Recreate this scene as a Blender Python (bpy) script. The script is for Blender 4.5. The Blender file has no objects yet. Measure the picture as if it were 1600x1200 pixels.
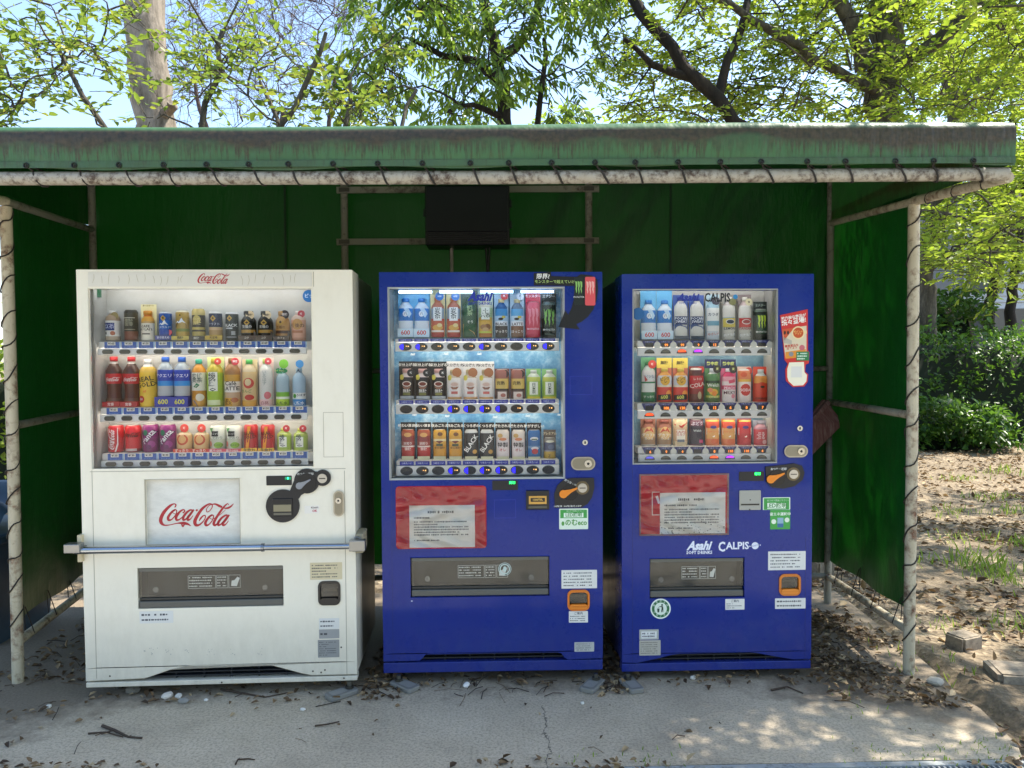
import bpy, bmesh, math, random
import numpy as np
from mathutils import Vector, Matrix

rng = np.random.default_rng(7); random.seed(7)
R = math.radians
sc = bpy.context.scene
col = sc.collection

# ------------------------------------------------------------------ camera, sky, sun, exposure
CAM = Vector((0, 0, 1.485))
cd = bpy.data.cameras.new('camera'); cam = bpy.data.objects.new('camera', cd); col.objects.link(cam)
cd.sensor_fit = 'HORIZONTAL'; cd.sensor_width = 36; cd.lens = 27.0; cd.clip_start = 0.05; cd.clip_end = 2000
cam.matrix_world = Matrix.Translation(CAM) @ Matrix.Rotation(R(90 - 1.84), 4, 'X') @ Matrix.Rotation(-0.0052, 4, 'Z')
sc.camera = cam

SUN_EL = R(58); SUN_DIR = Vector((0.94 * math.cos(SUN_EL), 0.34 * math.cos(SUN_EL), math.sin(SUN_EL))).normalized()
world = bpy.data.worlds.new('World'); sc.world = world; world.use_nodes = True
wn = world.node_tree; bg = wn.nodes['Background']
sky = wn.nodes.new('ShaderNodeTexSky'); sky.sky_type = 'NISHITA'; sky.sun_disc = False
sky.sun_elevation = SUN_EL; sky.sun_rotation = math.atan2(SUN_DIR.x, SUN_DIR.y)
sky.air_density = 1.0; sky.dust_density = 1.0; sky.ozone_density = 1.2
wn.links.new(sky.outputs[0], bg.inputs[0]); bg.inputs[1].default_value = 0.15
sl = bpy.data.lights.new('sun', 'SUN'); sl.energy = 4.2; sl.angle = R(0.53); sl.color = (1.0, 0.93, 0.82)
sun = bpy.data.objects.new('sun', sl); col.objects.link(sun)
sun.rotation_euler = SUN_DIR.to_track_quat('Z', 'Y').to_euler()
vs = sc.view_settings; vs.view_transform = 'Standard'; vs.look = 'None'; vs.gamma = 1.0; vs.exposure = 1.42
vs.use_curve_mapping = False
try:
    sc.cycles.use_denoising = True
    sc.cycles.max_bounces = 7; sc.cycles.transparent_max_bounces = 16
    sc.cycles.sample_clamp_indirect = 6.0
except Exception: pass

# ------------------------------------------------------------------ materials
def lin(h):
    h = h.lstrip('#'); h = h if len(h) == 6 else ''.join(x * 2 for x in h); c = [int(h[i:i + 2], 16) / 255 for i in (0, 2, 4)]
    return tuple((x / 12.92 if x <= .04045 else ((x + .055) / 1.055) ** 2.4) for x in c) + (1,)
MATS = {}
def newmat(key):
    m = bpy.data.materials.new(key); m.use_nodes = True; MATS[key] = m
    nt = m.node_tree; return m, nt, nt.nodes['Principled BSDF']
def N(nt, t, **kw):
    n = nt.nodes.new('ShaderNode' + t)
    for k, v in kw.items():
        if k in ('op',): n.operation = v
        elif hasattr(n, k): setattr(n, k, v)
        else: n.inputs[k.replace('_', ' ')].default_value = v
    return n
def ramp(nt, fac, stops, interp='LINEAR'):
    n = nt.nodes.new('ShaderNodeValToRGB'); cr = n.color_ramp; cr.interpolation = interp
    while len(cr.elements) < len(stops): cr.elements.new(0.5)
    for e, (p, c) in zip(cr.elements, stops):
        e.position = p; e.color = c if not isinstance(c, str) else lin(c)
    nt.links.new(fac, n.inputs[0]); return n
def coords(nt, scale=(1, 1, 1), kind='Object'):
    tc = nt.nodes.new('ShaderNodeTexCoord'); mp = nt.nodes.new('ShaderNodeMapping')
    mp.inputs['Scale'].default_value = scale; nt.links.new(tc.outputs[kind], mp.inputs[0]); return mp.outputs[0]
def noise(nt, vec, scale, detail=4, rough=.55):
    n = nt.nodes.new('ShaderNodeTexNoise'); n.inputs['Scale'].default_value = scale
    n.inputs['Detail'].default_value = detail; n.inputs['Roughness'].default_value = rough
    nt.links.new(vec, n.inputs['Vector']); return n.outputs[0]
def mix(nt, fac, a, b, blend='MIX'):
    n = nt.nodes.new('ShaderNodeMix'); n.data_type = 'RGBA'; n.blend_type = blend
    for s, v in ((0, fac), (6, a), (7, b)):
        if isinstance(v, (int, float)): n.inputs[s].default_value = v
        elif isinstance(v, tuple): n.inputs[s].default_value = v
        else: nt.links.new(v, n.inputs[s])
    return n.outputs[2]
def math_(nt, op, a, b=0.0, clamp=False):
    n = nt.nodes.new('ShaderNodeMath'); n.operation = op; n.use_clamp = clamp
    for s, v in ((0, a), (1, b)):
        if isinstance(v, (int, float)): n.inputs[s].default_value = v
        else: nt.links.new(v, n.inputs[s])
    return n.outputs[0]
def bump(nt, b, h, strength=.3, dist=.01):
    n = nt.nodes.new('ShaderNodeBump'); n.inputs['Strength'].default_value = strength; n.inputs['Distance'].default_value = dist
    nt.links.new(h, n.inputs['Height']); nt.links.new(n.outputs[0], b.inputs['Normal'])

def M(key):
    """'#rrggbb' with optional |r0.4 roughness |m1 metal |e2 emission, or the name of a special material"""
    if key in MATS: return MATS[key]
    if not key.startswith('#'): raise KeyError(key)
    m, nt, b = newmat(key); p = key.split('|'); c = lin(p[0])
    b.inputs['Base Color'].default_value = c; b.inputs['Roughness'].default_value = .3
    for o in p[1:]:
        v = float(o[1:])
        if o[0] == 'r': b.inputs['Roughness'].default_value = v
        if o[0] == 'm': b.inputs['Metallic'].default_value = v
        if o[0] == 'e': b.inputs['Emission Color'].default_value = c; b.inputs['Emission Strength'].default_value = v
    return m

def paint(key, base, dirt, rough=.2, dirt_amt=.5, coat=.3, wob=.02, spec=.5, low=0.0):
    m, nt, b = newmat(key); v = coords(nt)
    n1 = noise(nt, v, 3.0, 6, .65); n2 = noise(nt, coords(nt, (18, 18, 9)), 1.0, 5, .7)
    f = math_(nt, 'MULTIPLY', n1, n2); r = ramp(nt, f, [(.22, (0, 0, 0, 1)), (.55, (1, 1, 1, 1))])
    f2 = math_(nt, 'MULTIPLY', r.outputs[0], dirt_amt)
    c = mix(nt, f2, lin(base), lin(dirt))
    # fine scratches and dust settled on the lowest part of the door
    sc1 = ramp(nt, noise(nt, coords(nt, (3, 3, 90)), 2.0, 3, .5), [(.66, (0, 0, 0, 1)), (.70, (1, 1, 1, 1))]).outputs[0]
    sc2 = ramp(nt, noise(nt, v, 7, 4, .6), [(.55, (0, 0, 0, 1)), (.68, (1, 1, 1, 1))]).outputs[0]
    c = mix(nt, math_(nt, 'MULTIPLY', math_(nt, 'MULTIPLY', sc1, sc2), .16), c, lin('#a8a49a'))
    if low:
        sp = nt.nodes.new('ShaderNodeSeparateXYZ'); nt.links.new(v, sp.inputs[0])
        g = math_(nt, 'MULTIPLY', math_(nt, 'SUBTRACT', .34, sp.outputs[2], True), 2.6, True)
        g = math_(nt, 'MULTIPLY', math_(nt, 'MULTIPLY', g, noise(nt, coords(nt, (8, 8, 3)), 3, 6, .75)), low)
        c = mix(nt, g, c, lin('#7d7463'))
    nt.links.new(c, b.inputs['Base Color'])
    rr = math_(nt, 'ADD', math_(nt, 'MULTIPLY', noise(nt, v, 11, 6, .7), .30), rough - .12)
    nt.links.new(rr, b.inputs['Roughness']); b.inputs['Coat Weight'].default_value = coat; b.inputs['Coat Roughness'].default_value = .08
    b.inputs['Specular IOR Level'].default_value = spec
    bump(nt, b, noise(nt, v, 2.2, 2), wob, .05)
    return m
paint('white_paint', '#efe8d4', '#a89a78', .3, .2, .2, low=.6)
paint('shaded_cream_side', '#8f8872', '#5a5342', .4, .6, .05)  # cream cabinet side, base darkened to carry the shadow beside the machine
paint('blue_paint', '#022581', '#1a3e86', .26, .5, .36, .05, .22, low=.25)
paint('blue_paint_dark', '#081a60', '#0e2050', .3, .4, .05, .02, .3)

def glassmat(key, tint=(1, 1, 1, 1), gloss=.06, rough=.03, dirt=0.0):
    m, nt, b = newmat(key); nt.nodes.remove(b)
    t = N(nt, 'BsdfTransparent'); t.inputs[0].default_value = tint
    g = nt.nodes.new('ShaderNodeBsdfGlossy'); g.inputs['Roughness'].default_value = rough
    fr = nt.nodes.new('ShaderNodeFresnel'); fr.inputs[0].default_value = 1.45
    mx = nt.nodes.new('ShaderNodeMixShader'); f = math_(nt, 'ADD', fr.outputs[0], gloss - .04)
    nt.links.new(f, mx.inputs[0]); nt.links.new(t.outputs[0], mx.inputs[1]); nt.links.new(g.outputs[0], mx.inputs[2])
    out = mx
    if dirt:
        d = nt.nodes.new('ShaderNodeBsdfDiffuse'); d.inputs[0].default_value = (.55, .53, .48, 1)
        m2 = nt.nodes.new('ShaderNodeMixShader'); v = coords(nt, (3, 3, 1.2))
        rr = ramp(nt, noise(nt, v, 4, 6, .7), [(.35, (0, 0, 0, 1)), (.8, (1, 1, 1, 1))])
        nt.links.new(math_(nt, 'MULTIPLY', rr.outputs[0], dirt), m2.inputs[0])
        nt.links.new(mx.outputs[0], m2.inputs[1]); nt.links.new(d.outputs[0], m2.inputs[2]); out = m2
    nt.links.new(out.outputs[0], nt.nodes['Material Output'].inputs[0]); return m
glassmat('glass', (.99, .99, .99, 1), .022, .02)
glassmat('smoke', (.66, .66, .62, 1), .06, .06, .10)
glassmat('clear_plastic', (.86, .90, .92, 1), .08, .08)
glassmat('film', (.97, .97, .97, 1), .075, .14, .0)

def rusty(key, base, rust, amt=.5, scale=18):
    m, nt, b = newmat(key); v = coords(nt)
    n = math_(nt, 'ADD', math_(nt, 'MULTIPLY', noise(nt, v, scale, 7, .7), .62), math_(nt, 'MULTIPLY', noise(nt, v, scale * .12, 3, .6), .40)); f = ramp(nt, n, [(.60 - .22 * amt, (0, 0, 0, 1)), (.72 - .2 * amt, (1, 1, 1, 1))])
    g = noise(nt, coords(nt, (9, 9, 2.5)), 3, 5, .7); gr = ramp(nt, g, [(.4, (0, 0, 0, 1)), (.75, (1, 1, 1, 1))])
    c1 = mix(nt, math_(nt, 'MULTIPLY', gr.outputs[0], .55), lin(base), lin('#8f836a'))
    rc = ramp(nt, noise(nt, v, scale * 3, 4), [(.3, rust), (.7, '#3a2c22')])
    nt.links.new(mix(nt, f.outputs[0], c1, rc.outputs[0]), b.inputs['Base Color']); b.inputs['Roughness'].default_value = .6
    bump(nt, b, n, .25, .004); return m
rusty('post_paint', '#c4b99e', '#7a4a2c', .44, 20)
rusty('beam_paint', '#a8a294', '#5c4a3a', .55, 46)
rusty('dark_pipe', '#8d8a7c', '#5a4a3c', .35, 20)

# green tarpaulin: thin, slightly translucent, streaked with dirt on the valance
def tarp(key, base, trans=.12, streak=0.0):
    m, nt, b = newmat(key); v = coords(nt)
    c = ramp(nt, noise(nt, v, 1.6, 5), [(.3, base[0]), (.7, base[1])]).outputs[0]
    if streak:
        sx = noise(nt, coords(nt, (1, 1, .03)), 34, 6, .8)
        sx2 = noise(nt, coords(nt, (1, 1, .05)), 120, 3, .6)
        big = noise(nt, coords(nt, (1, 1, .3)), 1.7, 4, .6)
        at = nt.nodes.new('ShaderNodeSeparateXYZ'); tc = nt.nodes.new('ShaderNodeTexCoord'); nt.links.new(tc.outputs['Object'], at.inputs[0])
        # height on the valance 0 (hem) .. 1 (fold)
        h = math_(nt, 'DIVIDE', math_(nt, 'SUBTRACT', at.outputs[2], 2.215), .16)
        k1 = math_(nt, 'MULTIPLY', math_(nt, 'SUBTRACT', h, math_(nt, 'ADD', math_(nt, 'MULTIPLY', big, -1.1), .95)), 5.0, True)
        lim = math_(nt, 'ADD', math_(nt, 'MULTIPLY', math_(nt, 'SUBTRACT', .56, h), .32), .385)
        k2 = math_(nt, 'MULTIPLY', math_(nt, 'SUBTRACT', math_(nt, 'ADD', math_(nt, 'MULTIPLY', sx, .55), math_(nt, 'MULTIPLY', sx2, .45)), lim), 9.0, True)
        k2 = math_(nt, 'MULTIPLY', k2, math_(nt, 'ADD', math_(nt, 'MULTIPLY', big, 2.6), -.45, True))
        top = math_(nt, 'SUBTRACT', 1.0, math_(nt, 'MULTIPLY', math_(nt, 'SUBTRACT', h, .82, True), 11.0, True))
        patch = math_(nt, 'ADD', math_(nt, 'MULTIPLY', noise(nt, v, 26, 6, .75), 1.3), .45, True)
        k = math_(nt, 'MULTIPLY', math_(nt, 'MAXIMUM', math_(nt, 'MULTIPLY', k1, patch), math_(nt, 'MULTIPLY', k2, .95)), math_(nt, 'MULTIPLY', top, .94))
        dirt = ramp(nt, noise(nt, v, 60, 4), [(.3, '#2a2015'), (.7, '#4a3a28')]).outputs[0]
        c = mix(nt, k, c, dirt)
        hem = math_(nt, 'MULTIPLY', math_(nt, 'LESS_THAN', h, .16), math_(nt, 'MULTIPLY', noise(nt, v, 9, 5), .8))
        c = mix(nt, hem, c, lin('#3d4434'))
    nt.links.new(c, b.inputs['Base Color']); b.inputs['Roughness'].default_value = .42
    tr = nt.nodes.new('ShaderNodeBsdfTranslucent'); tr.inputs[0].default_value = lin('#248a22')
    mx = nt.nodes.new('ShaderNodeMixShader'); mx.inputs[0].default_value = trans
    nt.links.new(b.outputs[0], mx.inputs[1]); nt.links.new(tr.outputs[0], mx.inputs[2])
    nt.links.new(mx.outputs[0], nt.nodes['Material Output'].inputs[0])
    wr_ = math_(nt, 'ADD', math_(nt, 'MULTIPLY', noise(nt, coords(nt, (2.2, 2.2, .5)), 3, 4, .6), 1.0), math_(nt, 'MULTIPLY', noise(nt, v, 9, 4), .35)); bump(nt, b, wr_, .28, .05)
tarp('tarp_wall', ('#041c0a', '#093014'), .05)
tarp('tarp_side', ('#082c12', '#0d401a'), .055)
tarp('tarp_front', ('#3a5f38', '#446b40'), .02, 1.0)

# ------------------------------------------------------------------ mesh builder
TXT = {}
def textgeo(body, bold=0.0, align='CENTER'):
    k = (body, bold, align)
    if k not in TXT:
        c = bpy.data.curves.new('t', 'FONT'); c.body = body; c.resolution_u = 1 if len(body) > 6 else 2
        c.offset = bold; c.align_x = align; c.align_y = 'CENTER'; c.fill_mode = 'FRONT'; c.space_line = .85
        o = bpy.data.objects.new('t', c); col.objects.link(o)
        me = bpy.data.meshes.new_from_object(o)
        V = np.array([tuple(v.co)[:2] for v in me.vertices]).reshape(-1, 2); F = [tuple(p.vertices) for p in me.polygons]
        bpy.data.objects.remove(o); bpy.data.meshes.remove(me); bpy.data.curves.remove(c)
        TXT[k] = (V, F)
    return TXT[k]

class MB:
    def __init__(s): s.v = []; s.f = []; s.m = []; s.s = []; s.k = []
    def mi(s, m):
        if m not in s.k: s.k.append(m)
        return s.k.index(m)
    def add(s, V, F, m, smooth=False):
        o = len(s.v); s.v += [tuple(map(float, p)) for p in V]; i = s.mi(m)
        for f in F: s.f.append(tuple(o + j for j in f)); s.m.append(i); s.s.append(smooth)
        return s
    def box(s, x0, x1, y0, y1, z0, z1, m):
        V = [(x, y, z) for x in (x0, x1) for y in (y0, y1) for z in (z0, z1)]
        return s.add(V, [(0, 1, 3, 2), (4, 6, 7, 5), (0, 4, 5, 1), (2, 3, 7, 6), (0, 2, 6, 4), (1, 5, 7, 3)], m)
    def prism(s, P, y0, y1, m, mside=None, caps=(1, 1)):
        n = len(P); a = sum(P[i][0] * P[(i + 1) % n][1] - P[(i + 1) % n][0] * P[i][1] for i in range(n))
        if a < 0: P = P[::-1]
        V = [(x, y0, z) for x, z in P] + [(x, y1, z) for x, z in P]
        if caps[0]: s.add(V, [tuple(range(n))], m)
        F = [(i, i + n, (i + 1) % n + n, (i + 1) % n) for i in range(n)]
        if caps[1]: F.append(tuple(range(2 * n - 1, n - 1, -1)))
        return s.add(V, F, mside or m)
    def disc(s, x, z, rx, y0, y1, m, rz=None, n=24, a0=0, a1=2 * math.pi):
        rz = rz or rx; full = abs(a1 - a0 - 2 * math.pi) < 1e-6
        P = [(x + rx * math.cos(a0 + (a1 - a0) * i / n), z + rz * math.sin(a0 + (a1 - a0) * i / n)) for i in range(n if full else n + 1)]
        return s.prism(P, y0, y1, m)
    def tube(s, path, r, n, m, caps=True, smooth=True):
        P = [Vector(p) for p in path]; V = []; rs = r if isinstance(r, (list, tuple)) else [r] * len(P)
        up = None
        for i, p in enumerate(P):
            t = (P[min(i + 1, len(P) - 1)] - P[max(i - 1, 0)])
            t = t.normalized() if t.length > 1e-9 else Vector((0, 0, 1))
            if up is None: up = Vector((0, 0, 1)) if abs(t.z) < .9 else Vector((0, 1, 0))
            a = t.cross(up)
            if a.length < 1e-4: a = t.orthogonal()
            a.normalize(); b = a.cross(t).normalized(); up = b
            for j in range(n):
                w = 2 * math.pi * j / n; V.append(p + (a * math.cos(w) + b * math.sin(w)) * rs[i])
        F = []
        for i in range(len(P) - 1):
            for j in range(n):
                k = (j + 1) % n; F.append((i * n + j, i * n + k, (i + 1) * n + k, (i + 1) * n + j))
        s.add(V, F, m, smooth)
        if caps:
            o = (len(P) - 1) * n
            s.add(V[:n], [tuple(range(n - 1, -1, -1))], m); s.add(V[o:o + n], [tuple(range(n))], m)
        return s
    def lathe(s, prof, n=20, ys=1.0, c=(0, 0, 0)):
        """prof: list of (r, z, material of the band above)"""
        V = []
        for r, z, _ in prof:
            for j in range(n):
                w = 2 * math.pi * j / n; V.append((c[0] + r * math.cos(w), c[1] + ys * r * math.sin(w), c[2] + z))
        o = len(s.v); s.v += V
        for i in range(len(prof) - 1):
            k = s.mi(prof[i][2])
            for j in range(n):
                q = (j + 1) % n; s.f.append((o + i * n + j, o + i * n + q, o + (i + 1) * n + q, o + (i + 1) * n + j)); s.m.append(k); s.s.append(True)
        s.f.append(tuple(o + j for j in range(n - 1, -1, -1))); s.m.append(s.mi(prof[0][2])); s.s.append(False)
        e = o + (len(prof) - 1) * n; s.f.append(tuple(e + j for j in range(n))); s.m.append(s.mi(prof[-2][2])); s.s.append(False)
        return s
    def text(s, body, x, z, size, m, y=0, bold=0.0, rot=0, shear=0, sx=1.0, align='CENTER', wrap=None):
        V, F = textgeo(body, bold, align)
        if len(V) == 0: return s
        X = (V[:, 0] * sx + V[:, 1] * shear) * size; Z = V[:, 1] * size
        c, d = math.cos(rot), math.sin(rot); X, Z = X * c - Z * d + x, X * d + Z * c + z
        Y = np.full_like(X, y) if wrap is None else wrap(X, Z)
        return s.add(np.stack([X, Y, Z], 1), F, m)
    def stroke(s, pts, ws, m, y=0, n=6, f=lambda x, z: (x, z)):
        """smooth variable-width ribbon through pts"""
        P = np.array(pts, float); W = np.array(ws, float); Q = []; U = []
        for i in range(len(P) - 1):
            p0, p1, p2, p3 = P[max(i - 1, 0)], P[i], P[i + 1], P[min(i + 2, len(P) - 1)]
            for k in range(n + (i == len(P) - 2)):
                t = k / n
                Q.append(.5 * (2 * p1 + (p2 - p0) * t + (2 * p0 - 5 * p1 + 4 * p2 - p3) * t * t + (3 * p1 - p0 - 3 * p2 + p3) * t ** 3))
                U.append(W[i] * (1 - t) + W[i + 1] * t)
        Q = np.array(Q); T = np.gradient(Q, axis=0); T /= np.linalg.norm(T, axis=1)[:, None] + 1e-9
        Nn = np.stack([-T[:, 1], T[:, 0]], 1); U = np.array(U)[:, None] / 2
        A = Q + Nn * U; B = Q - Nn * U; V = []
        for a, b in zip(A, B):
            xa, za = f(*a); xb, zb = f(*b); V += [(xa, y, za), (xb, y, zb)]
        return s.add(V, [(2 * i, 2 * i + 2, 2 * i + 3, 2 * i + 1) for i in range(len(Q) - 1)], m)
    def mesh(s, name):
        me = bpy.data.meshes.new(name); me.from_pydata(s.v, [], s.f)
        for k in s.k: me.materials.append(M(k))
        me.polygons.foreach_set('material_index', s.m); me.polygons.foreach_set('use_smooth', s.s); me.update(); return me
    def build(s, name, parent=None, loc=(0, 0, 0), rot=(0, 0, 0), bevel=0, weld=False, **tags):
        me = s.mesh(name)
        if weld:
            bm = bmesh.new(); bm.from_mesh(me); bmesh.ops.remove_doubles(bm, verts=bm.verts, dist=1e-5); bm.to_mesh(me); bm.free()
        return place(name, me, parent, loc, rot, bevel, **tags)
def place(name, me, parent=None, loc=(0, 0, 0), rot=(0, 0, 0), bevel=0, **tags):
    o = bpy.data.objects.new(name, me); col.objects.link(o); o.location = loc; o.rotation_euler = rot; o.parent = parent
    if bevel:
        b = o.modifiers.new('bevel', 'BEVEL'); b.width = bevel; b.segments = 2; b.limit_method = 'ANGLE'; b.angle_limit = R(50)
    for k, v in tags.items(): o[k] = v
    return o
def empty(name, loc, rz=0, **tags):
    o = bpy.data.objects.new(name, None); col.objects.link(o); o.location = loc; o.rotation_euler = (0, 0, rz); o.empty_display_size = .1
    for k, v in tags.items(): o[k] = v
    return o
def rrect(x0, x1, z0, z1, r, n=5):
    P = []
    for cx, cz, a in ((x1 - r, z0 + r, -90), (x1 - r, z1 - r, 0), (x0 + r, z1 - r, 90), (x0 + r, z0 + r, 180)):
        for i in range(n + 1):
            w = R(a + 90 * i / n); P.append((cx + r * math.cos(w), cz + r * math.sin(w)))
    return P

# ------------------------------------------------------------------ measuring: a photo pixel (1600x1200) at a known distance Y -> point in the place
def at(px, py, Y):
    a = (px - 800) / 1200; b = (600 - py) / 1200; q = .0052; p = R(1.84)
    a, b = a + b * q, b - a * q
    d = Vector((a, math.cos(p) + b * math.sin(p), -math.sin(p) + b * math.cos(p)))
    return CAM + d * (Y / d.y)
def ground_at(px, py, z=0):
    v = at(px, py, 1) - CAM; return CAM + v * ((z - CAM.z) / v.z)

# ------------------------------------------------------------------ ground
def litter_mat(key, cols, scale, bumpd=.02):
    m, nt, b = newmat(key); v = coords(nt)
    vo = nt.nodes.new('ShaderNodeTexVoronoi'); vo.inputs['Scale'].default_value = scale; nt.links.new(v, vo.inputs['Vector'])
    n = noise(nt, v, 1.1, 6, .7); n2 = noise(nt, v, 40, 6, .7)
    c = ramp(nt, vo.outputs['Color'], [(.1, cols[0]), (.5, cols[1]), (.9, cols[2])]).outputs[0]
    c2 = ramp(nt, n2, [(.3, cols[3]), (.7, cols[1])]).outputs[0]
    f = ramp(nt, n, [(.42, (0, 0, 0, 1)), (.6, (1, 1, 1, 1))]).outputs[0]
    nt.links.new(mix(nt, f, c2, c), b.inputs['Base Color']); b.inputs['Roughness'].default_value = .9
    bump(nt, b, math_(nt, 'ADD', vo.outputs['Distance'], n2), .6, bumpd)
litter_mat('forest_soil', ('#584b3b', '#86765e', '#b3a184', '#685b49'), 38)
def hgt(x, y):
    h = .014 * np.sin(2.3 * x + 1.1 * y) + .010 * np.sin(4.1 * y - 3.3 * x + 1) + .006 * np.sin(9 * x + 7 * y) + .005 * np.sin(13 * y - 11 * x)
    far = np.clip((np.hypot(x - 2, y - 3) - 1.5) / 3, 0, 1)
    base = -.022 + h * (.35 + .65 * far) + .02 * far
    inslab = (x < 2.12) & (y < 4.95) & (x > -6)
    return np.where(inslab, -.06, np.where(y < 2.6, -.06, base))
def ground_z(x, y): return float(hgt(np.array(float(x)), np.array(float(y))))
gx = np.unique(np.concatenate([np.linspace(-300, -14, 12), np.linspace(-14, 1.9, 40), np.linspace(1.9, 9, 130), np.linspace(9, 30, 45), np.linspace(30, 320, 12)]))
gy = np.unique(np.concatenate([np.linspace(-200, 2.4, 14), np.linspace(2.4, 14, 190), np.linspace(14, 40, 40), np.linspace(40, 500, 12)]))
GX, GY = np.meshgrid(gx, gy); GZ = hgt(GX, GY)
V = np.stack([GX.ravel(), GY.ravel(), GZ.ravel()], 1); nx, ny = len(gx), len(gy)
I = (np.arange(ny - 1)[:, None] * nx + np.arange(nx - 1)[None]).ravel()
me = bpy.data.meshes.new('ground'); me.from_pydata(V.tolist(), [], np.stack([I, I + 1, I + nx + 1, I + nx], 1).tolist()); me.materials.append(M('forest_soil'))
me.polygons.foreach_set('use_smooth', [True] * len(me.polygons))
place('ground', me, kind='structure')

# concrete slab under the shelter, dusty and crusted with soil towards the machines
m, nt, b = newmat('concrete'); v = coords(nt)
sep = nt.nodes.new('ShaderNodeSeparateXYZ'); nt.links.new(v, sep.inputs[0])
n1 = noise(nt, v, 2.2, 7, .7); n2 = noise(nt, v, 90, 5, .7); n3 = noise(nt, v, 14, 6, .7)
c = ramp(nt, n1, [(.3, '#aa9c86'), (.5, '#c2b39a'), (.72, '#d2c3aa')]).outputs[0]
c = mix(nt, math_(nt, 'MULTIPLY', ramp(nt, n2, [(.45, (0, 0, 0, 1)), (.66, (1, 1, 1, 1))]).outputs[0], .6), c, lin('#6c655a'))
dm = math_(nt, 'ADD', math_(nt, 'MULTIPLY', math_(nt, 'SUBTRACT', sep.outputs[1], 3.30), 2.6), math_(nt, 'MULTIPLY', math_(nt, 'SUBTRACT', n1, .5), 3.0))
dm2 = math_(nt, 'MULTIPLY', math_(nt, 'SUBTRACT', math_(nt, 'ABSOLUTE', math_(nt, 'ADD', sep.outputs[0], .15)), 1.25), 1.7)
dm = math_(nt, 'ADD', dm, math_(nt, 'MAXIMUM', dm2, 0.0))
dm = math_(nt, 'ADD', dm, math_(nt, 'MULTIPLY', math_(nt, 'SUBTRACT', n3, .5), 1.4))
dfac = ramp(nt, dm, [(.1, (0, 0, 0, 1)), (.75, (1, 1, 1, 1))]).outputs[0]
soilc = ramp(nt, n2, [(.3, '#5d5142'), (.7, '#8c7d68')]).outputs[0]
c = mix(nt, math_(nt, 'MULTIPLY', dfac, .9), c, soilc)
cw = math_(nt, 'ADD', math_(nt, 'SUBTRACT', sep.outputs[0], .125), math_(nt, 'MULTIPLY', math_(nt, 'SUBTRACT', noise(nt, v, 6, 5, .7), .5), .12))
crack = math_(nt, 'LESS_THAN', math_(nt, 'ABSOLUTE', cw), .0028)
crack = math_(nt, 'MULTIPLY', crack, math_(nt, 'LESS_THAN', sep.outputs[1], 3.25))
c = mix(nt, math_(nt, 'MULTIPLY', crack, .75), c, lin('#4a453c'))
nt.links.new(c, b.inputs['Base Color']); b.inputs['Roughness'].default_value = .88
bump(nt, b, math_(nt, 'ADD', n2, math_(nt, 'MULTIPLY', n3, 1.5)), .35, .006)
edge = [(-6.0, 2.60)] + [(x, 2.745 + .026 * x + .004 * math.sin(9 * x)) for x in np.linspace(-5.9, 1.88, 22)]
edge += [(1.93, 2.9), (1.95, 3.05), (1.972, 3.2), (1.955, 3.33), (1.99, 3.5), (2.02, 3.9), (2.05, 4.85), (-6.0, 4.85)]
mb = MB(); n = len(edge)
mb.add([(x, y, 0) for x, y in edge] + [(x, y, -.12) for x, y in edge], [tuple(range(n))] + [(i, i + n, (i + 1) % n + n, (i + 1) % n) for i in range(n)], 'concrete')
mb.build('concrete_slab', kind='structure')

# road in front of the gutter (behind the photographer)
m, nt, b = newmat('asphalt'); v = coords(nt)
nt.links.new(ramp(nt, noise(nt, v, 70, 5, .7), [(.3, '#9a948a'), (.7, '#bcb6aa')]).outputs[0], b.inputs['Base Color']); b.inputs['Roughness'].default_value = .85
bump(nt, b, noise(nt, v, 120, 3), .4, .004)
mb = MB(); mb.add([(-300, -9, -.012), (300, -9, -.012), (300, 2.40, -.012), (-300, 2.40, -.012)], [(0, 1, 2, 3)], 'asphalt'); mb.build('road', kind='structure')

# drain channel with steel grating along the slab edge
rusty('galv', '#9aa0a2', '#5a564e', .25, 30)
g = empty('drain_channel', (0.56, 2.757, 0), R(1.5), label='steel grated drain channel along the front edge of the concrete', category='drain')
mb = MB()
for y0, y1 in ((-.034, -.004), (-.335, -.300)): mb.box(-5.5, 4.5, y0, y1, -.10, .001, 'galv')
mb.box(-5.5, 4.5, -.300, -.034, -.32, -.30, '#3a3630|r.9'); mb.build('frame', g)
mb = MB()
for i in range(300):
    x = -2.2 + i * .02
    mb.box(x, x + .007, -.300, -.034, -.03, -.003, 'galv')
for y in (-.1, -.17, -.24): mb.box(-2.2, 3.8, y, y + .006, -.032, -.012, 'galv')
mb.build('grating', g)

# ------------------------------------------------------------------ shelter
FR = Vector((1.86, 3.57, 0)); FL = Vector((-2.30, 3.52, 0)); BR = Vector((1.905, 4.61, 0)); BL = Vector((-2.50, 4.61, 0))
sh = empty('shelter', (-.2, 4.0, 0), 0, label='green tarpaulin shelter on rusty white pipes over three vending machines', category='shelter')
SO = Vector(sh.location)
def S(mb, name, **k): return mb.build(name, sh, loc=-SO, **k)
BZ = 2.182; BY = 2.95
S(MB().tube([(-4.2, BY - .02, BZ), (-2.2, BY - .01, BZ), (0, BY, BZ - .004), (1.893, BY + .005, BZ)], .0255, 14, 'beam_paint'), 'front_beam')
for nm, p, r, zt in (('post', FR, .0255, 2.19), ('post', FL, .0255, 2.19), ('post', BR, .0215, 2.72), ('post', BL, .0215, 2.72)):
    S(MB().tube([(p.x, p.y, -.06), (p.x + .004, p.y, 1.1), (p.x, p.y, zt)], r, 14, 'post_paint' if p.y < 4 else 'dark_pipe'), nm)
def rail(a, b, r=.02, m='dark_pipe', nm='side_rail'): S(MB().tube([a, b], r, 12, m), nm)
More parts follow.
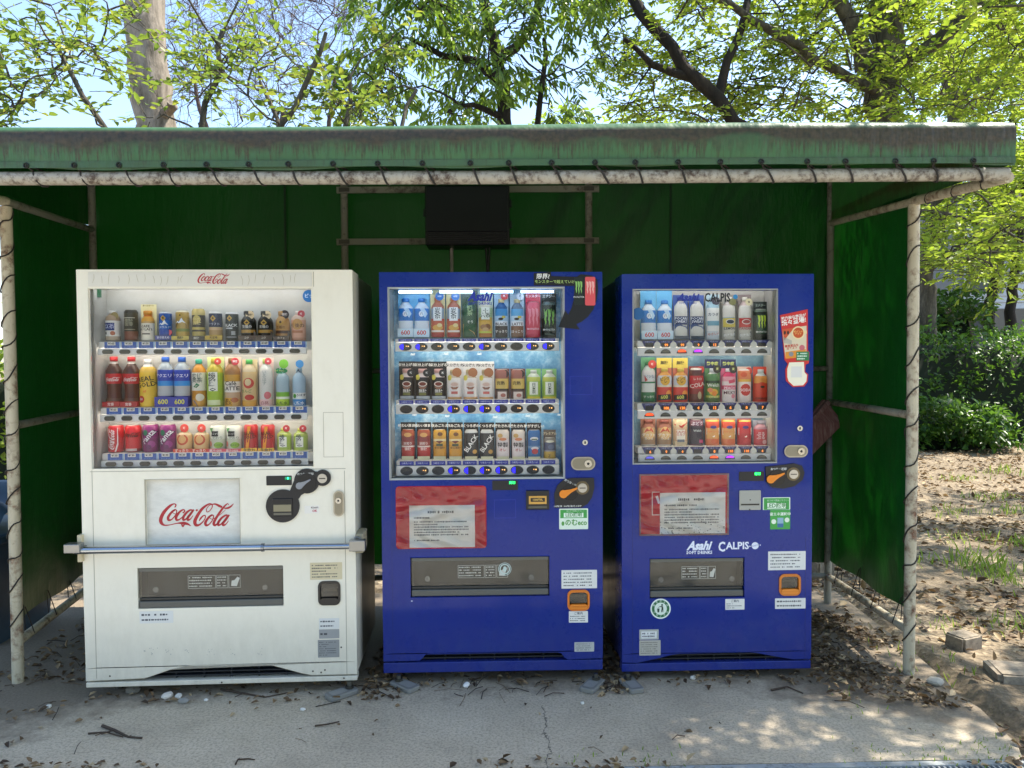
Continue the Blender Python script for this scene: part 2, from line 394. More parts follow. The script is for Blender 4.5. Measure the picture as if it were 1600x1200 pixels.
rail((1.9, BY + .004, BZ - .012), (FR.x + .0, FR.y, 2.205), .022, 'post_paint'); rail((FR.x, FR.y, 2.205), (BR.x, BR.y, 2.285), .019, 'post_paint')
rail((FR.x, FR.y, 1.215), (BR.x, BR.y, 1.22), .019, 'post_paint', 'mid_rail'); rail((FR.x, FR.y, .20), (BR.x, BR.y, .165), .02, 'post_paint', 'bottom_rail')
rail((FL.x - .02, BY, BZ - .012), (FL.x, FL.y, 2.215), .022, 'post_paint'); rail((FL.x, FL.y, 2.215), (BL.x, BL.y, 2.27), .019)
rail((FL.x, FL.y, 1.19), (BL.x, BL.y, 1.20), .019, 'dark_pipe', 'mid_rail'); rail((FL.x, FL.y, .185), (BL.x, BL.y, .17), .021, 'post_paint', 'bottom_rail')
rail((BL.x, BL.y, 2.70), (BR.x, BR.y, 2.70), .02, 'dark_pipe', 'back_rail'); rail((BL.x, BL.y, 1.42), (BR.x, BR.y, 1.42), .016, 'dark_pipe', 'back_rail')
rail((BL.x, BL.y, .17), (BR.x, BR.y, .165), .018, 'dark_pipe', 'back_rail')

def sheet(fn, nu, nv, m, mb=None):
    mb = mb or MB(); P = [fn(i / nu, j / nv) for j in range(nv + 1) for i in range(nu + 1)]
    return mb.add(P, [(j * (nu + 1) + i, j * (nu + 1) + i + 1, (j + 1) * (nu + 1) + i + 1, (j + 1) * (nu + 1) + i) for j in range(nv) for i in range(nu)], m, True)
wob = lambda u, v, k: .016 * math.sin(11 * u * (1 + .2 * math.sin(3 * v)) + k) * (1 - v * .5) * .6 + .012 * math.sin(7 * u + 3 * v + k) * math.sin(4 * v + 5 * u) + .006 * math.sin(23 * u + k) * math.sin(3 * v)
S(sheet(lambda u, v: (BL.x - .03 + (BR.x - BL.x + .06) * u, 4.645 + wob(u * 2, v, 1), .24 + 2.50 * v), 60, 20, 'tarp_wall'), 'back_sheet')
for i, x in enumerate((-1.36, .95)):      # welded seams
    S(MB().box(x, x + .012, 4.630, 4.632, .26, 2.70, 'tarp_wall'), 'seam')
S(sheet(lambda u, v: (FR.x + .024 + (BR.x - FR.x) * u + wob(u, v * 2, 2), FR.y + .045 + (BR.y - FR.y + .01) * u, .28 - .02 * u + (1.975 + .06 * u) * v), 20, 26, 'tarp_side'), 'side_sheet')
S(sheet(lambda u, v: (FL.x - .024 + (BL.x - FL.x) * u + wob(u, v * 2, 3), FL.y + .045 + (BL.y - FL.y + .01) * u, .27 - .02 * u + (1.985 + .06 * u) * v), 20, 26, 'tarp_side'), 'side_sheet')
# roof with a rounded front fold, the streaked valance below it and the two gable pieces
prof = [(4.68, 2.735), (4.1, 2.62), (3.5, 2.495), (3.1, 2.405), (3.0, 2.386), (2.955, 2.378), (2.93, 2.368), (2.917, 2.350), (2.913, 2.325), (2.915, 2.28), (2.918, 2.24), (2.920, 2.212)]
def roof(u, v):
    k = v * (len(prof) - 1); i = min(int(k), len(prof) - 2); t = k - i
    y = prof[i][0] * (1 - t) + prof[i + 1][0] * t; z = prof[i][1] * (1 - t) + prof[i + 1][1] * t
    x = -4.25 + (1.900 + 4.25) * u; sag = .006 * math.sin(x * 9.2) if v > .95 else 0
    return (x, y + (.004 * math.sin(x * 5) if v > .5 else .0), z + sag + .004 * math.sin(1.7 * x))
S(sheet(roof, 90, 22, 'tarp_front'), 'roof_sheet')
for sx, F_, B_, xs in ((1, FR, BR, 1.902), (-1, FL, BL, -2.42)):
    P = [(2.925, 2.36), (2.925, 2.215), (3.57, 2.23), (4.62, 2.30), (4.68, 2.73), (3.5, 2.49), (3.0, 2.38)]
    V = [(xs + (.0 if sx > 0 else -.10 * (y - 2.9) / 1.7), y, z) for y, z in P]
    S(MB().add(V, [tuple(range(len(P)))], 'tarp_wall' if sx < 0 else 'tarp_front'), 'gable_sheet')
S(MB().box(-4.2, 1.897, 2.9105, 2.9125, 2.213, 2.236, 'tarp_front'), 'hem')

# lacing: eyelet + rope loop round the beam, one object per tie
ROPE = '#2b2620|r.8'
for i, px in enumerate((40, 115, 185, 255, 322, 388, 450, 520, 590, 660, 735, 795, 862, 930, 993, 1060, 1126, 1190, 1262, 1322, 1400, 1460, 1522)):
    p = at(px, 266, 2.905); x = p.x; k = random.uniform(.03, .06); rr = .031
    path = [(x, 2.905, 2.222)] + [(x + k * t, BY - .0 - rr * math.cos(a), BZ + rr * math.sin(a)) for t, a in ((.25, 1.0), (.5, .3), (.75, -.5), (1.0, -1.3), (1.1, -2.2), (1.15, -3.2), (1.0, -4.2))] + [(x + .01, 2.93, 2.222)]
    t = S(MB().tube(path, .0042, 6, ROPE), 'lacing_rope')
    e = MB(); e.tube([(x + .009 * math.cos(a), 2.9085, 2.222 + .009 * math.sin(a)) for a in np.linspace(0, 2 * math.pi, 11)], .003, 5, '#3a3d38|m1|r.4', caps=False)
    e.build('eyelet', t)
def helix(p, z0, z1, r, turns, name='lacing_rope', ph=0):
    n = int(turns * 12); P = []
    for i in range(n + 1):
        w = 2 * math.pi * i / 12 + ph + .5 * math.sin(i * .21); P.append((p.x + r * math.cos(w), p.y + r * math.sin(w), z0 + (z1 - z0) * i / n + .012 * math.sin(i * .9)))
    S(MB().tube(P, .0035, 6, ROPE), name)
helix(FR, .10, 2.17, .0285, 13); helix(FL, .22, 2.17, .0285, 14, ph=1)
for i in range(4):
    t = .12 + i * .24
    x, y = FR.x + (BR.x - FR.x) * t, FR.y + (BR.y - FR.y) * t; z = .20 - .035 * t
    S(MB().tube([(x + .026, y, .33), (x + .02, y, z + .02), (x, y - .003, z - .022), (x - .023, y, z), (x + .02, y + .002, .32)], .0025, 5, ROPE), 'tie_cord')
    x, y = FL.x + (BL.x - FL.x) * t, FL.y + (BL.y - FL.y) * t
    S(MB().tube([(x - .026, y, .32), (x - .02, y, .2), (x, y - .003, .158), (x + .023, y, .185), (x - .02, y + .002, .31)], .0025, 5, ROPE), 'tie_cord')
# top rail lacing near the right front corner
for i in range(3):
    t = .15 + .3 * i; y = BY + (FR.y - BY) * t; z = 2.17 + .035 * t
    S(MB().tube([(1.9 - .04 * t + .024 * math.cos(a), y + .012 * a, z + .024 * math.sin(a)) for a in np.linspace(0, 6.3, 10)], .003, 5, ROPE), 'tie_cord')

# pipe frame on the back wall that carries the meter box
for x in (at(538, 350, 4.57).x, at(920, 350, 4.57).x):
    S(MB().tube([(x, 4.575, 0), (x, 4.575, 2.53)], .0215, 12, 'dark_pipe'), 'wall_post')
for py in (297, 378):
    a, b_ = at(526, py, 4.54), at(936, py, 4.54)
    S(MB().box(a.x, b_.x, 4.535, 4.553, a.z - .018, a.z + .018, 'dark_pipe'), 'wall_channel')
    for x in (at(538, py, 4.54).x, at(920, py, 4.54).x):
        S(MB().box(x - .03, x + .03, 4.528, 4.535, a.z - .012, a.z + .012, '#5c5850|m.7|r.5'), 'pipe_clamp')
a, b_ = at(664, 383, 4.34), at(796, 288, 4.34)
g = empty('electrical_box', ((a.x + b_.x) / 2, 4.34, a.z), 0, label='black electrical box hung on the pipe frame under the green roof', category='box')
w = (b_.x - a.x) / 2; h = b_.z - a.z; DK = '#101216|r.4'
MB().box(-w, w, .012, .20, 0, h, DK).build('case', g, bevel=.008)
MB().box(-w + .008, w - .008, 0, .0115, .075, h - .006, '#14171c|r.35').build('lid', g, bevel=.005)
for i in range(5): MB().box(-w + .02, w - .02, .002, .0115, .012 + i * .012, .018 + i * .012, '#181b20|r.35').build('rib', g)
for z in (.1, h - .12): MB().box(w, w + .012, .03, .06, z, z + .04, DK).build('latch', g)
MB().box(-w - .012, -w, .03, .06, h * .5, h * .5 + .04, DK).build('latch', g)
x = at(706, 400, 4.5).x - g.location.x
MB().tube([(x, .14, .01), (x, .14, -.08), (x + .006, .15, -1.7)], .011, 8, '#9a968a|r.5').build('conduit', g)
for dx, k in ((.10, .02), (.122, -.02)):
    MB().tube([(dx, .12, .01), (dx + k * .5, .12, -.15), (dx + k, .14, -.35), (dx - k, .16, -.7), (dx, .16, -1.5)], .007, 6, '#141414|r.5').build('cable', g)

# ------------------------------------------------------------------ foliage
def leafmat(key, stops, trans, tcol, rough=.45):
    m, nt, b = newmat(key); at_ = nt.nodes.new('ShaderNodeAttribute'); at_.attribute_name = 'rnd'
    c = ramp(nt, at_.outputs['Fac'], stops).outputs[0]; nt.links.new(c, b.inputs['Base Color']); b.inputs['Roughness'].default_value = rough
    tr = nt.nodes.new('ShaderNodeBsdfTranslucent'); nt.links.new(mix(nt, .6, c, lin(tcol)), tr.inputs[0])
    mx = nt.nodes.new('ShaderNodeMixShader'); mx.inputs[0].default_value = trans
    nt.links.new(b.outputs[0], mx.inputs[1]); nt.links.new(tr.outputs[0], mx.inputs[2]); nt.links.new(mx.outputs[0], nt.nodes['Material Output'].inputs[0])
leafmat('leaf_spring', [(.0, '#587426'), (.5, '#7e9834'), (1, '#b0b648')], .46, '#b4cc3c')
leafmat('leaf_young', [(.0, '#3f5a26'), (.7, '#6f8c3a'), (1, '#bcb044')], .4, '#a4bc44')
leafmat('leaf_evergreen', [(.0, '#3a5428'), (.6, '#587a34'), (1, '#8aa048')], .45, '#9cbc38', .28)
leafmat('leaf_hedge', [(.0, '#1f3818'), (.6, '#375a24'), (1, '#6c9038')], .34, '#80b034', .4)
leafmat('leaf_dry', [(.0, '#3c2e20'), (.4, '#665036'), (.8, '#8f7654'), (1, '#bca680')], .12, '#a07c48', .7)
leafmat('grass_blade', [(.0, '#5c7a2c'), (1, '#9cb44c')], .4, '#b4cc4c')
def barkmat(key, a, b_, c, sc_=6):
    m, nt, b = newmat(key); v = coords(nt, (sc_, sc_, sc_ * .28)); n = noise(nt, v, 3, 7, .7)
    nt.links.new(ramp(nt, n, [(.3, a), (.5, b_), (.7, c)]).outputs[0], b.inputs['Base Color']); b.inputs['Roughness'].default_value = .9; bump(nt, b, n, .6, .03)
barkmat('bark_pale', '#4c4538', '#82786a', '#a3988a', 4); barkmat('bark_grey', '#2a2620', '#504a40', '#726a5c'); barkmat('bark_dark', '#171310', '#2a231e', '#40362d')
m, nt, b = newmat('twig'); b.inputs['Base Color'].default_value = lin('#5a4a44'); b.inputs['Roughness'].default_value = .8

def leaf_obj(name, P, D, Nn, L, Wd, mat, parent=None, fold=.22, loc=(0, 0, 0), **tags):
    n = len(P); P = np.asarray(P); D = D / (np.linalg.norm(D, axis=1)[:, None] + 1e-9)
    S = np.cross(D, Nn); S /= np.linalg.norm(S, axis=1)[:, None] + 1e-9; U = np.cross(S, D); L = L[:, None]; W2 = (Wd / 2)[:, None]
    V = np.empty((n, 6, 3)); V[:, 0] = P
    V[:, 1] = P + D * L * .32 + S * W2 + U * W2 * fold * 2; V[:, 2] = P + D * L * .70 + S * W2 * .72 + U * W2 * fold * 1.2 - U * L * .02; V[:, 3] = P + D * L - U * L * .08
    V[:, 4] = P + D * L * .70 - S * W2 * .72 + U * W2 * fold * 1.2 - U * L * .02; V[:, 5] = P + D * L * .32 - S * W2 + U * W2 * fold * 2
    me = bpy.data.meshes.new(name); me.vertices.add(6 * n); me.vertices.foreach_set('co', (V.reshape(-1, 3) - np.array(loc)).ravel())
    b0 = np.arange(n)[:, None] * 6; F = np.concatenate([b0 + [0, 1, 2, 3], b0 + [0, 3, 4, 5]], 1).ravel()
    me.loops.add(8 * n); me.loops.foreach_set('vertex_index', F.astype(np.int32)); me.polygons.add(2 * n)
    me.polygons.foreach_set('loop_start', np.arange(2 * n, dtype=np.int32) * 4); me.polygons.foreach_set('loop_total', np.full(2 * n, 4, np.int32))
    a = me.attributes.new('rnd', 'FLOAT', 'FACE'); a.data.foreach_set('value', np.repeat(rng.random(n), 2).astype(np.float32))
    me.materials.append(M(mat)); me.update(calc_edges=True); me.validate()
    return place(name, me, parent, **tags)

def branch_mesh(name, segs, mat, parent, loc):
    """segs: (p0, p1, r0, r1) cones with 5 sides, joined in one mesh"""
    A = np.array([s_[0] for s_ in segs], float); B = np.array([s_[1] for s_ in segs], float); r0 = np.array([s_[2] for s_ in segs]); r1 = np.array([s_[3] for s_ in segs])
    T = B - A; T /= np.linalg.norm(T, axis=1)[:, None] + 1e-9; ref = np.where(np.abs(T[:, 2:3]) < .9, [[0, 0, 1.]], [[1., 0, 0]]); X = np.cross(T, ref); X /= np.linalg.norm(X, axis=1)[:, None] + 1e-9; Y = np.cross(T, X)
    k = 5 if r0.max() < .06 else 9; n = len(A); V = np.empty((n, 2 * k, 3))
    for j in range(k):
        w = 2 * math.pi * j / k; d = X * math.cos(w) + Y * math.sin(w); V[:, j] = A + d * r0[:, None]; V[:, k + j] = B + d * r1[:, None]
    F = np.array([[j, (j + 1) % k, k + (j + 1) % k, k + j] for j in range(k)]); F = (np.arange(n)[:, None, None] * 2 * k + F[None]).reshape(-1, 4)
    me = bpy.data.meshes.new(name); me.vertices.add(len(V) * 2 * k); me.vertices.foreach_set('co', (V.reshape(-1, 3) - np.array(loc)).ravel())
    me.loops.add(F.size); me.loops.foreach_set('vertex_index', F.ravel().astype(np.int32)); me.polygons.add(len(F)); me.polygons.foreach_set('loop_start', np.arange(len(F), dtype=np.int32) * 4); me.polygons.foreach_set('loop_total', np.full(len(F), 4, np.int32))
    me.polygons.foreach_set('use_smooth', [True] * len(F)); me.materials.append(M(mat)); me.update(calc_edges=True); return place(name, me, parent, kind='stuff')

def smooth_path(P, step=.18, jit=.02):
    P = np.array(P, float); out = []
    for i in range(len(P) - 1):
        p0, p1, p2, p3 = P[max(i - 1, 0)], P[i], P[i + 1], P[min(i + 2, len(P) - 1)]; k = max(2, int(np.linalg.norm(p2 - p1) / step))
        for j in range(k + (i == len(P) - 2)):
            t = j / k; out.append(.5 * (2 * p1 + (p2 - p0) * t + (2 * p0 - 5 * p1 + 4 * p2 - p3) * t * t + (3 * p1 - p0 - 3 * p2 + p3) * t ** 3))
    out = np.array(out); out[1:-1] += rng.normal(0, jit, out[1:-1].shape); return out

def tree(name, label, base, limbs, targets, leaf, bark, spray=(7, .38, 9), lsize=(.075, .036), droop=0.0, cat='tree', group=None, twig='twig', leafprob=1.0, crown='crown', flat=.55):
    """limbs: list of (points, r0, r1), the first is the trunk; targets: (n,3) twig-cluster centres linked to the nearest wood"""
    kw = {'group': group} if group else {}
    root = empty(name, base, 0, label=label, category=cat, **kw); base = np.array(base)
    nodes = []; segs_t = []; segs_b = []
    for li, (pts, r0, r1) in enumerate(limbs):
        p = smooth_path(pts); n = len(p); rr = np.linspace(r0, r1, n)
        if r0 > .03: segs_t.append((p - base, rr))
        else: segs_b += [(p[i], p[i + 1], rr[i], rr[i + 1]) for i in range(n - 1)]
        nodes += [tuple(q) for q in p]
    if segs_t:
        tm = MB()
        for p, rr in segs_t: tm.tube(p, [r_ * (1 + .05 * math.sin(i * 1.7)) for i, r_ in enumerate(rr)], 12 if rr[0] > .08 else 8, bark)
        tm.build('trunk', root)
    nd = np.array(nodes); LP, LD, LN = [], [], []; used = nd[nd[:, 2] > nd[:, 2].min() + .35 * (np.ptp(nd[:, 2]))] if len(nd) > 6 else nd
    if len(targets):
        dmin = np.min(np.linalg.norm(targets[:, None] - used[None], axis=2), axis=1)
        cur = used.copy(); pool = [cur]
        for ti in np.argsort(dmin):
            t = targets[ti]; d = np.linalg.norm(cur - t, axis=1) + .35 * np.maximum(0, cur[:, 2] - t[2] + .1); s0 = cur[np.argmin(d)]; dist = np.linalg.norm(t - s0)
            mid = (s0 + t) / 2 + np.array([0, 0, .12 * dist * (1 if droop < .3 else .6)]) + rng.normal(0, .06 * dist + .01, 3)
            k = max(3, int(dist / .16)); q = smooth_path([s0, mid, t], max(.08, dist / k), .012); rr = np.linspace(min(.006 + .009 * dist, .03), .004, len(q))
            segs_b += [(q[i], q[i + 1], rr[i], rr[i + 1]) for i in range(len(q) - 1)]
            cur = np.concatenate([cur, q[1:]]); od = (t - s0) / (dist + 1e-6)
            for _ in range(spray[0]):
                dv = od * .7 + rng.normal(0, .7, 3); dv[2] = dv[2] * flat - droop * .5; dv /= np.linalg.norm(dv) + 1e-9
                ln = spray[1] * rng.uniform(.6, 1.2); st = t + rng.normal(0, .05, 3) - od * rng.uniform(0, .25) * ln; m1 = st + dv * ln * .5 + [0, 0, .03 * ln]; e = st + dv * ln + [0, 0, -droop * .2 * ln]
                segs_b += [(st, m1, .0032, .0024), (m1, e, .0024, .0012)]
                if leaf is None: 
                    for _ in range(5):
                        f = rng.uniform(.2, 1); p0 = st + (e - st) * f; d2 = dv + rng.normal(0, .5, 3); d2[2] += .3; p1 = p0 + d2 * ln * .4; segs_b.append((p0, p1, .0018, .0008))
                    continue
                side = np.cross(dv, [0, 0, 1.]); side /= np.linalg.norm(side) + 1e-9
                for i in range(spray[2]):
                    if rng.random() > leafprob: continue
                    f = (i + rng.random()) / spray[2]; p = st + (e - st) * (.15 + .85 * f); s1 = 1 if i % 2 else -1
                    ld = dv * .6 + side * s1 * .8 + rng.normal(0, .25, 3); ld[2] -= droop * rng.uniform(.6, 1.4)
                    nn = np.array([0, 0, 1.]) + rng.normal(0, .35 + droop * .3, 3); LP.append(p); LD.append(ld); LN.append(nn)
    if segs_b: branch_mesh('branches', segs_b, twig if leaf is None or bark == 'bark_pale' else bark, root, base)
    if LP:
        n = len(LP); s_ = rng.uniform(.65, 1.2, n); leaf_obj(crown, np.array(LP), np.array(LD), np.array(LN), lsize[0] * s_, lsize[1] * s_ * rng.uniform(.85, 1.15, n), leaf, root, loc=base, kind='stuff')
    return root
def blob(c, r, n):
    v = rng.normal(0, 1, (n, 3)); v /= np.linalg.norm(v, axis=1)[:, None]; return np.array(c) + v * (rng.random((n, 1)) ** .42) * np.array(r)
def win_targets(px0, px1, py0, py1, Y0, Y1, n):
    return np.array([tuple(at(rng.uniform(px0, px1), rng.uniform(py0, py1), rng.uniform(Y0, Y1))) for _ in range(n)])
A_ = lambda px, py, Y: tuple(at(px, py, Y))
def base_of(p): return (p[0], p[1], ground_z(p[0], p[1]) - .02)

# tall pale trunk at the left, its crown far above the picture
p0 = A_(240, 195, 7.9); b0 = base_of(p0); top = A_(222, -40, 7.9)
tree('tree', 'tall tree with a bare pale grey trunk rising behind the roof', b0, [([b0, (p0[0] + .03, 7.9, 2), p0, top, (top[0] - .1, 7.95, 7.4), (top[0] + .1, 8, 9)], .235, .15), ([A_(258, 178, 7.85), A_(266, 168, 7.72), A_(268, 160, 7.68)], .055, .04),
      ([(top[0], 7.9, 6.4), (top[0] - 1.2, 7.6, 7.3), (top[0] - 2.2, 7.4, 7.9)], .08, .03), ([(top[0], 7.9, 7.2), (top[0] + 1.2, 8, 8.1), (top[0] + 2.0, 8.2, 8.8)], .08, .03)],
     blob((top[0], 7.9, 8.6), (2.6, 2.2, 1.5), 60), 'leaf_young', 'bark_pale', (6, .4, 8), (.09, .045))
# broad-leaved saplings close behind the back wall, large soft leaves
b0 = (-2.35, 5.55, ground_z(-2.35, 5.55)); tg = np.concatenate([win_targets(-60, 420, -60, 190, 5.1, 6.3, 36), win_targets(-60, 180, 20, 200, 5.1, 6.0, 16)])
tree('sapling', 'young broadleaf tree with large pale leaves against the sky at left', b0, [([b0, (-2.4, 5.6, 1.6), (-2.3, 5.7, 2.9), (-2.1, 5.7, 3.9)], .05, .018), ([(-2.38, 5.6, 1.8), (-2.8, 5.5, 2.9), (-3.2, 5.5, 3.7)], .035, .014), ([(-2.3, 5.65, 2.2), (-1.7, 5.6, 3.1), (-1.3, 5.5, 3.8)], .035, .014)], tg, 'leaf_young', 'bark_grey', (4, .40, 8), (.076, .039), group='saplings behind the shelter')
b0 = (-1.15, 5.7, ground_z(-1.15, 5.7)); tg = win_targets(300, 620, 40, 195, 5.2, 6.4, 30)
tree('sapling', 'young broadleaf tree with large leaves between pale trunk and evergreen', b0, [([b0, (-1.2, 5.7, 1.6), (-1.25, 5.8, 2.9), (-1.2, 5.8, 3.6)], .045, .016), ([(-1.2, 5.7, 1.9), (-.9, 5.7, 2.9), (-.7, 5.8, 3.5)], .03, .013), ([(-1.2, 5.75, 2.3), (-1.7, 5.8, 3.1), (-1.9, 5.9, 3.6)], .03, .013)], tg, 'leaf_young', 'bark_grey', (4, .40, 8), (.074, .038), group='saplings behind the shelter')
# leafless tree of fine purplish twigs
b0 = (-3.0, 9.6, ground_z(-3., 9.6)); tg = win_targets(250, 560, -140, 190, 8.8, 10.2, 120)
tree('bare_tree', 'leafless tree of fine purplish twigs behind the pale trunk', b0, [([b0, (-3.0, 9.6, 2), (-2.9, 9.6, 3.4), (-2.8, 9.6, 4.6)], .09, .03), ([(-3, 9.6, 2.4), (-3.5, 9.5, 3.6), (-3.9, 9.5, 5.0)], .05, .02), ([(-2.95, 9.6, 2.6), (-2.4, 9.6, 3.8), (-2.1, 9.6, 5.2)], .05, .02)], tg, None, 'twig', (6, .55, 0), flat=1.0)
# evergreen with long drooping leaves in the middle
p0 = A_(788, 195, 7.2); b0 = base_of(p0)
tg = np.concatenate([win_targets(540, 960, -60, 185, 6.3, 8.0, 95), blob((p0[0], 7.2, 5.6), (1.9, 1.2, 1.0), 25)])
tree('evergreen_tree', 'dark evergreen tree with long drooping leaves behind the middle machine', b0, [([b0, (p0[0] + .02, 7.2, 2.2), p0, A_(782, 110, 7.2), A_(770, 40, 7.2), A_(745, -60, 7.2)], .115, .045), ([A_(784, 130, 7.2), A_(740, 95, 7.1), A_(690, 85, 7.0), A_(640, 60, 6.9)], .048, .018), ([A_(780, 90, 7.2), A_(830, 50, 7.2), A_(850, -20, 7.2)], .055, .02), ([A_(788, 185, 7.2), A_(735, 165, 7.0), A_(700, 175, 6.9)], .035, .015), ([A_(840, 195, 7.1), A_(846, 120, 7.1), A_(850, 60, 7.2)], .03, .02)], tg, 'leaf_evergreen', 'bark_dark', (6, .34, 10), (.092, .032), droop=.7)
# big spring-green tree at the right: grey trunk, wide layered crown that also shades the clearing
p0 = A_(1382, 190, 8.0); b0 = base_of(p0); t4 = A_(1388, -40, 8.0)
tg = np.concatenate([win_targets(960, 1640, -90, 185, 7.4, 9.4, 150), win_targets(1000, 1640, -60, 190, 6.2, 7.2, 42), blob((4.6, 5.6, 5.6), (3.0, 2.6, 1.5), 130), blob((3.9, 4.1, 4.9), (1.8, 1.4, .7), 18), blob((3.5, 3.85, 3.65), (1.5, .85, .4), 52), win_targets(1440, 1660, 285, 440, 5.2, 7.5, 34), blob((5.5, 8, 6.4), (3.6, 3.0, 1.8), 105)])
tree('tree', 'large spring-green tree with a thick grey trunk at upper right', b0, [([b0, (p0[0], 8, 1.8), p0, t4, (t4[0] + .1, 8.05, 7.5)], .215, .13), ([A_(1352, 110, 8), A_(1330, 40, 7.9), A_(1300, -20, 7.8)], .10, .06), ([(p0[0], 8, 4.4), (p0[0] + .9, 7.2, 5.0), (p0[0] + 1.0, 6.2, 5.5), (p0[0] + .5, 5.2, 5.8)], .08, .03), ([(p0[0] - .05, 8, 4.2), (p0[0] - 1.4, 7.4, 4.6), (p0[0] - 2.3, 7.0, 4.9)], .06, .025), ([(p0[0], 8, 5), (p0[0] + 1.6, 7.6, 5.8), (p0[0] + 2.8, 7.4, 6.6)], .08, .03), ([A_(1420, 330, 7.4), A_(1520, 340, 7.0), A_(1600, 380, 6.8)], .022, .012), ([(p0[0], 8, 3.1), A_(1420, 330, 7.4)], .03, .022)], tg, 'leaf_spring', 'bark_grey', (6, .42, 12), (.068, .034))
# leaning dark tree behind it
p0 = A_(1190, 260, 7.3); b0 = base_of((p0[0] + .3, 7.4, 0))
tg = np.concatenate([win_targets(930, 1420, -120, 190, 7.4, 9.5, 125), blob((2.0, 7.6, 6.0), (2.4, 1.6, 1.0), 30)])
tree('tree', 'dark leaning tree crossing the leaves right of the evergreen', b0, [([b0, A_(1215, 300, 7.3), A_(1150, 192, 7.3), A_(1098, 130, 7.3), A_(1048, 78, 7.3), A_(1000, 15, 7.3), A_(960, -70, 7.3)], .10, .05), ([A_(1075, 120, 7.3), A_(1020, 100, 7.16), A_(975, 60, 7.09)], .045, .02), ([A_(1120, 160, 7.3), A_(1150, 60, 7.44), A_(1180, -40, 7.58)], .05, .03)], tg, 'leaf_spring', 'bark_dark', (6, .42, 10), (.07, .035))
# two dark forked trunks by the corner of the roof
p0 = A_(1445, 505, 14.4); b0 = base_of(p0)
tg = np.concatenate([win_targets(1420, 1660, -60, 300, 12, 16, 120), win_targets(1440, 1640, 270, 420, 12.5, 15.5, 40)])
tree('tree', 'grey trunked tree leaning dark against the leaves beside the right post', b0, [([b0, p0, A_(1448, 410, 14.4), A_(1468, 330, 14.2), A_(1492, 200, 14), A_(1478, 90, 14), A_(1510, 10, 14), A_(1540, -90, 14)], .21, .08), ([A_(1486, 180, 14), A_(1530, 120, 13.8), A_(1590, 60, 13.6)], .09, .04), ([A_(1480, 100, 14), A_(1440, 40, 14), A_(1430, -60, 14)], .08, .04), ([A_(1455, 420, 14.3), A_(1490, 395, 14), A_(1510, 370, 13.9)], .05, .02)], tg, 'leaf_spring', 'bark_grey', (6, .55, 9), (.12, .06))
b0 = base_of((11.2, 19, 0))
for i, (px, lb) in enumerate(((1546, 'slender dark trunk nearer the post, between hedge and pale house'), (1577, 'slender dark leaning trunk in front of the pale house'))):
    p0 = A_(px, 505, 17.5); b0 = base_of(p0); tg = np.concatenate([win_targets(px - 60, px + 90, 230, 430, 16, 19, 50), blob((p0[0], 17.5, 7.5), (2.4, 2.2, 2.0), 50)])
    tree('slender_tree', lb, b0, [([b0, p0, A_(px + 6, 440, 17.5), A_(px + 20, 330, 17.5), (p0[0] + .5, 17.5, 7)], .14, .06)], tg, 'leaf_spring', 'bark_dark', (6, .65, 8), (.15, .075), group='slender trees behind the hedge')
# trees further off that close the view
FARS = [((2.5, 19), 'mid green'), ((7.5, 21), 'yellow green'), ((-6.5, 16), 'bright green'), ((-11, 13), 'pale green'), ((21, 22), 'tall green'), ((9.5, 7.5), 'wide green')]
for i, ((x, y), nm) in enumerate(FARS):
    b0 = (x, y, ground_z(x, y)); near = i == 5
    lo = 5.2 if near else 4.2
    tg = blob((x, y, lo + 1.6), (2.6, 2.4, 2.0), 120 if not near else 150)
    if i in (0, 1): tg = np.concatenate([tg, blob((x, y, 3.2), (2.4, 1.6, 1.3), 50)])
    if i in (2, 3): tg = blob((x, y, 2.3), (1.8, 1.6, 1.5), 70)
    where = ('far behind the leaning tree', 'far behind the grey trunk', 'far left behind the bare twigs', 'at the far left edge beyond the shelter', 'beyond the pale house', 'shading the clearing right of the picture')[i]
    tree('tree', f'{nm} tree {where}', b0, [([b0, (x + .05, y, 2.2), (x - .1, y, lo), (x + .1, y, lo + 2.2)], .16, .05), ([(x, y, lo - .6), (x + 1.2, y - .3, lo + .8)], .07, .03), ([(x, y, lo - .4), (x - 1.2, y + .3, lo + .9)], .07, .03)], tg, 'leaf_spring' if i != 4 else 'leaf_hedge', 'bark_dark', (6, .7 if not near else .5, 8), (.16, .08) if not near else (.10, .05), group='trees around the clearing')
# trees across the road, behind the photographer
for i, (x, y) in enumerate(((-9, -13), (-3.5, -14.5), (2.5, -13.5), (8.5, -14.5))):
    b0 = (x, y, 0); tg = blob((x, y, 4.4), (3.0, 2.2, 3.0), 90)
    tree('tree', f'{("leftmost", "second", "third", "rightmost")[i]} leafy tree in the row across the road', b0, [([b0, (x, y, 2), (x + .1, y, 4.5), (x, y, 6)], .17, .05)], tg, 'leaf_hedge', 'bark_dark', (6, .8, 8), (.30, .16), group='trees across the road')

x, y = 4.0, -1.9; b0 = (x, y, 0)
tree('tree', 'broad shade tree beside the road behind the photographer', b0, [([b0, (x, y, 2), (x - .1, y + .1, 4.2), (x, y, 6)], .2, .06), ([(x, y, 3.6), (x - 1.4, y + .8, 4.9), (x - 2.2, y + 1.2, 5.3)], .09, .03), ([(x, y, 3.8), (x + .6, y - 1.6, 5.2)], .08, .03)], blob((x - .6, y + .3, 5.7), (3.3, 2.7, 1.1), 230), 'leaf_spring', 'bark_grey', (6, .5, 8), (.11, .055))
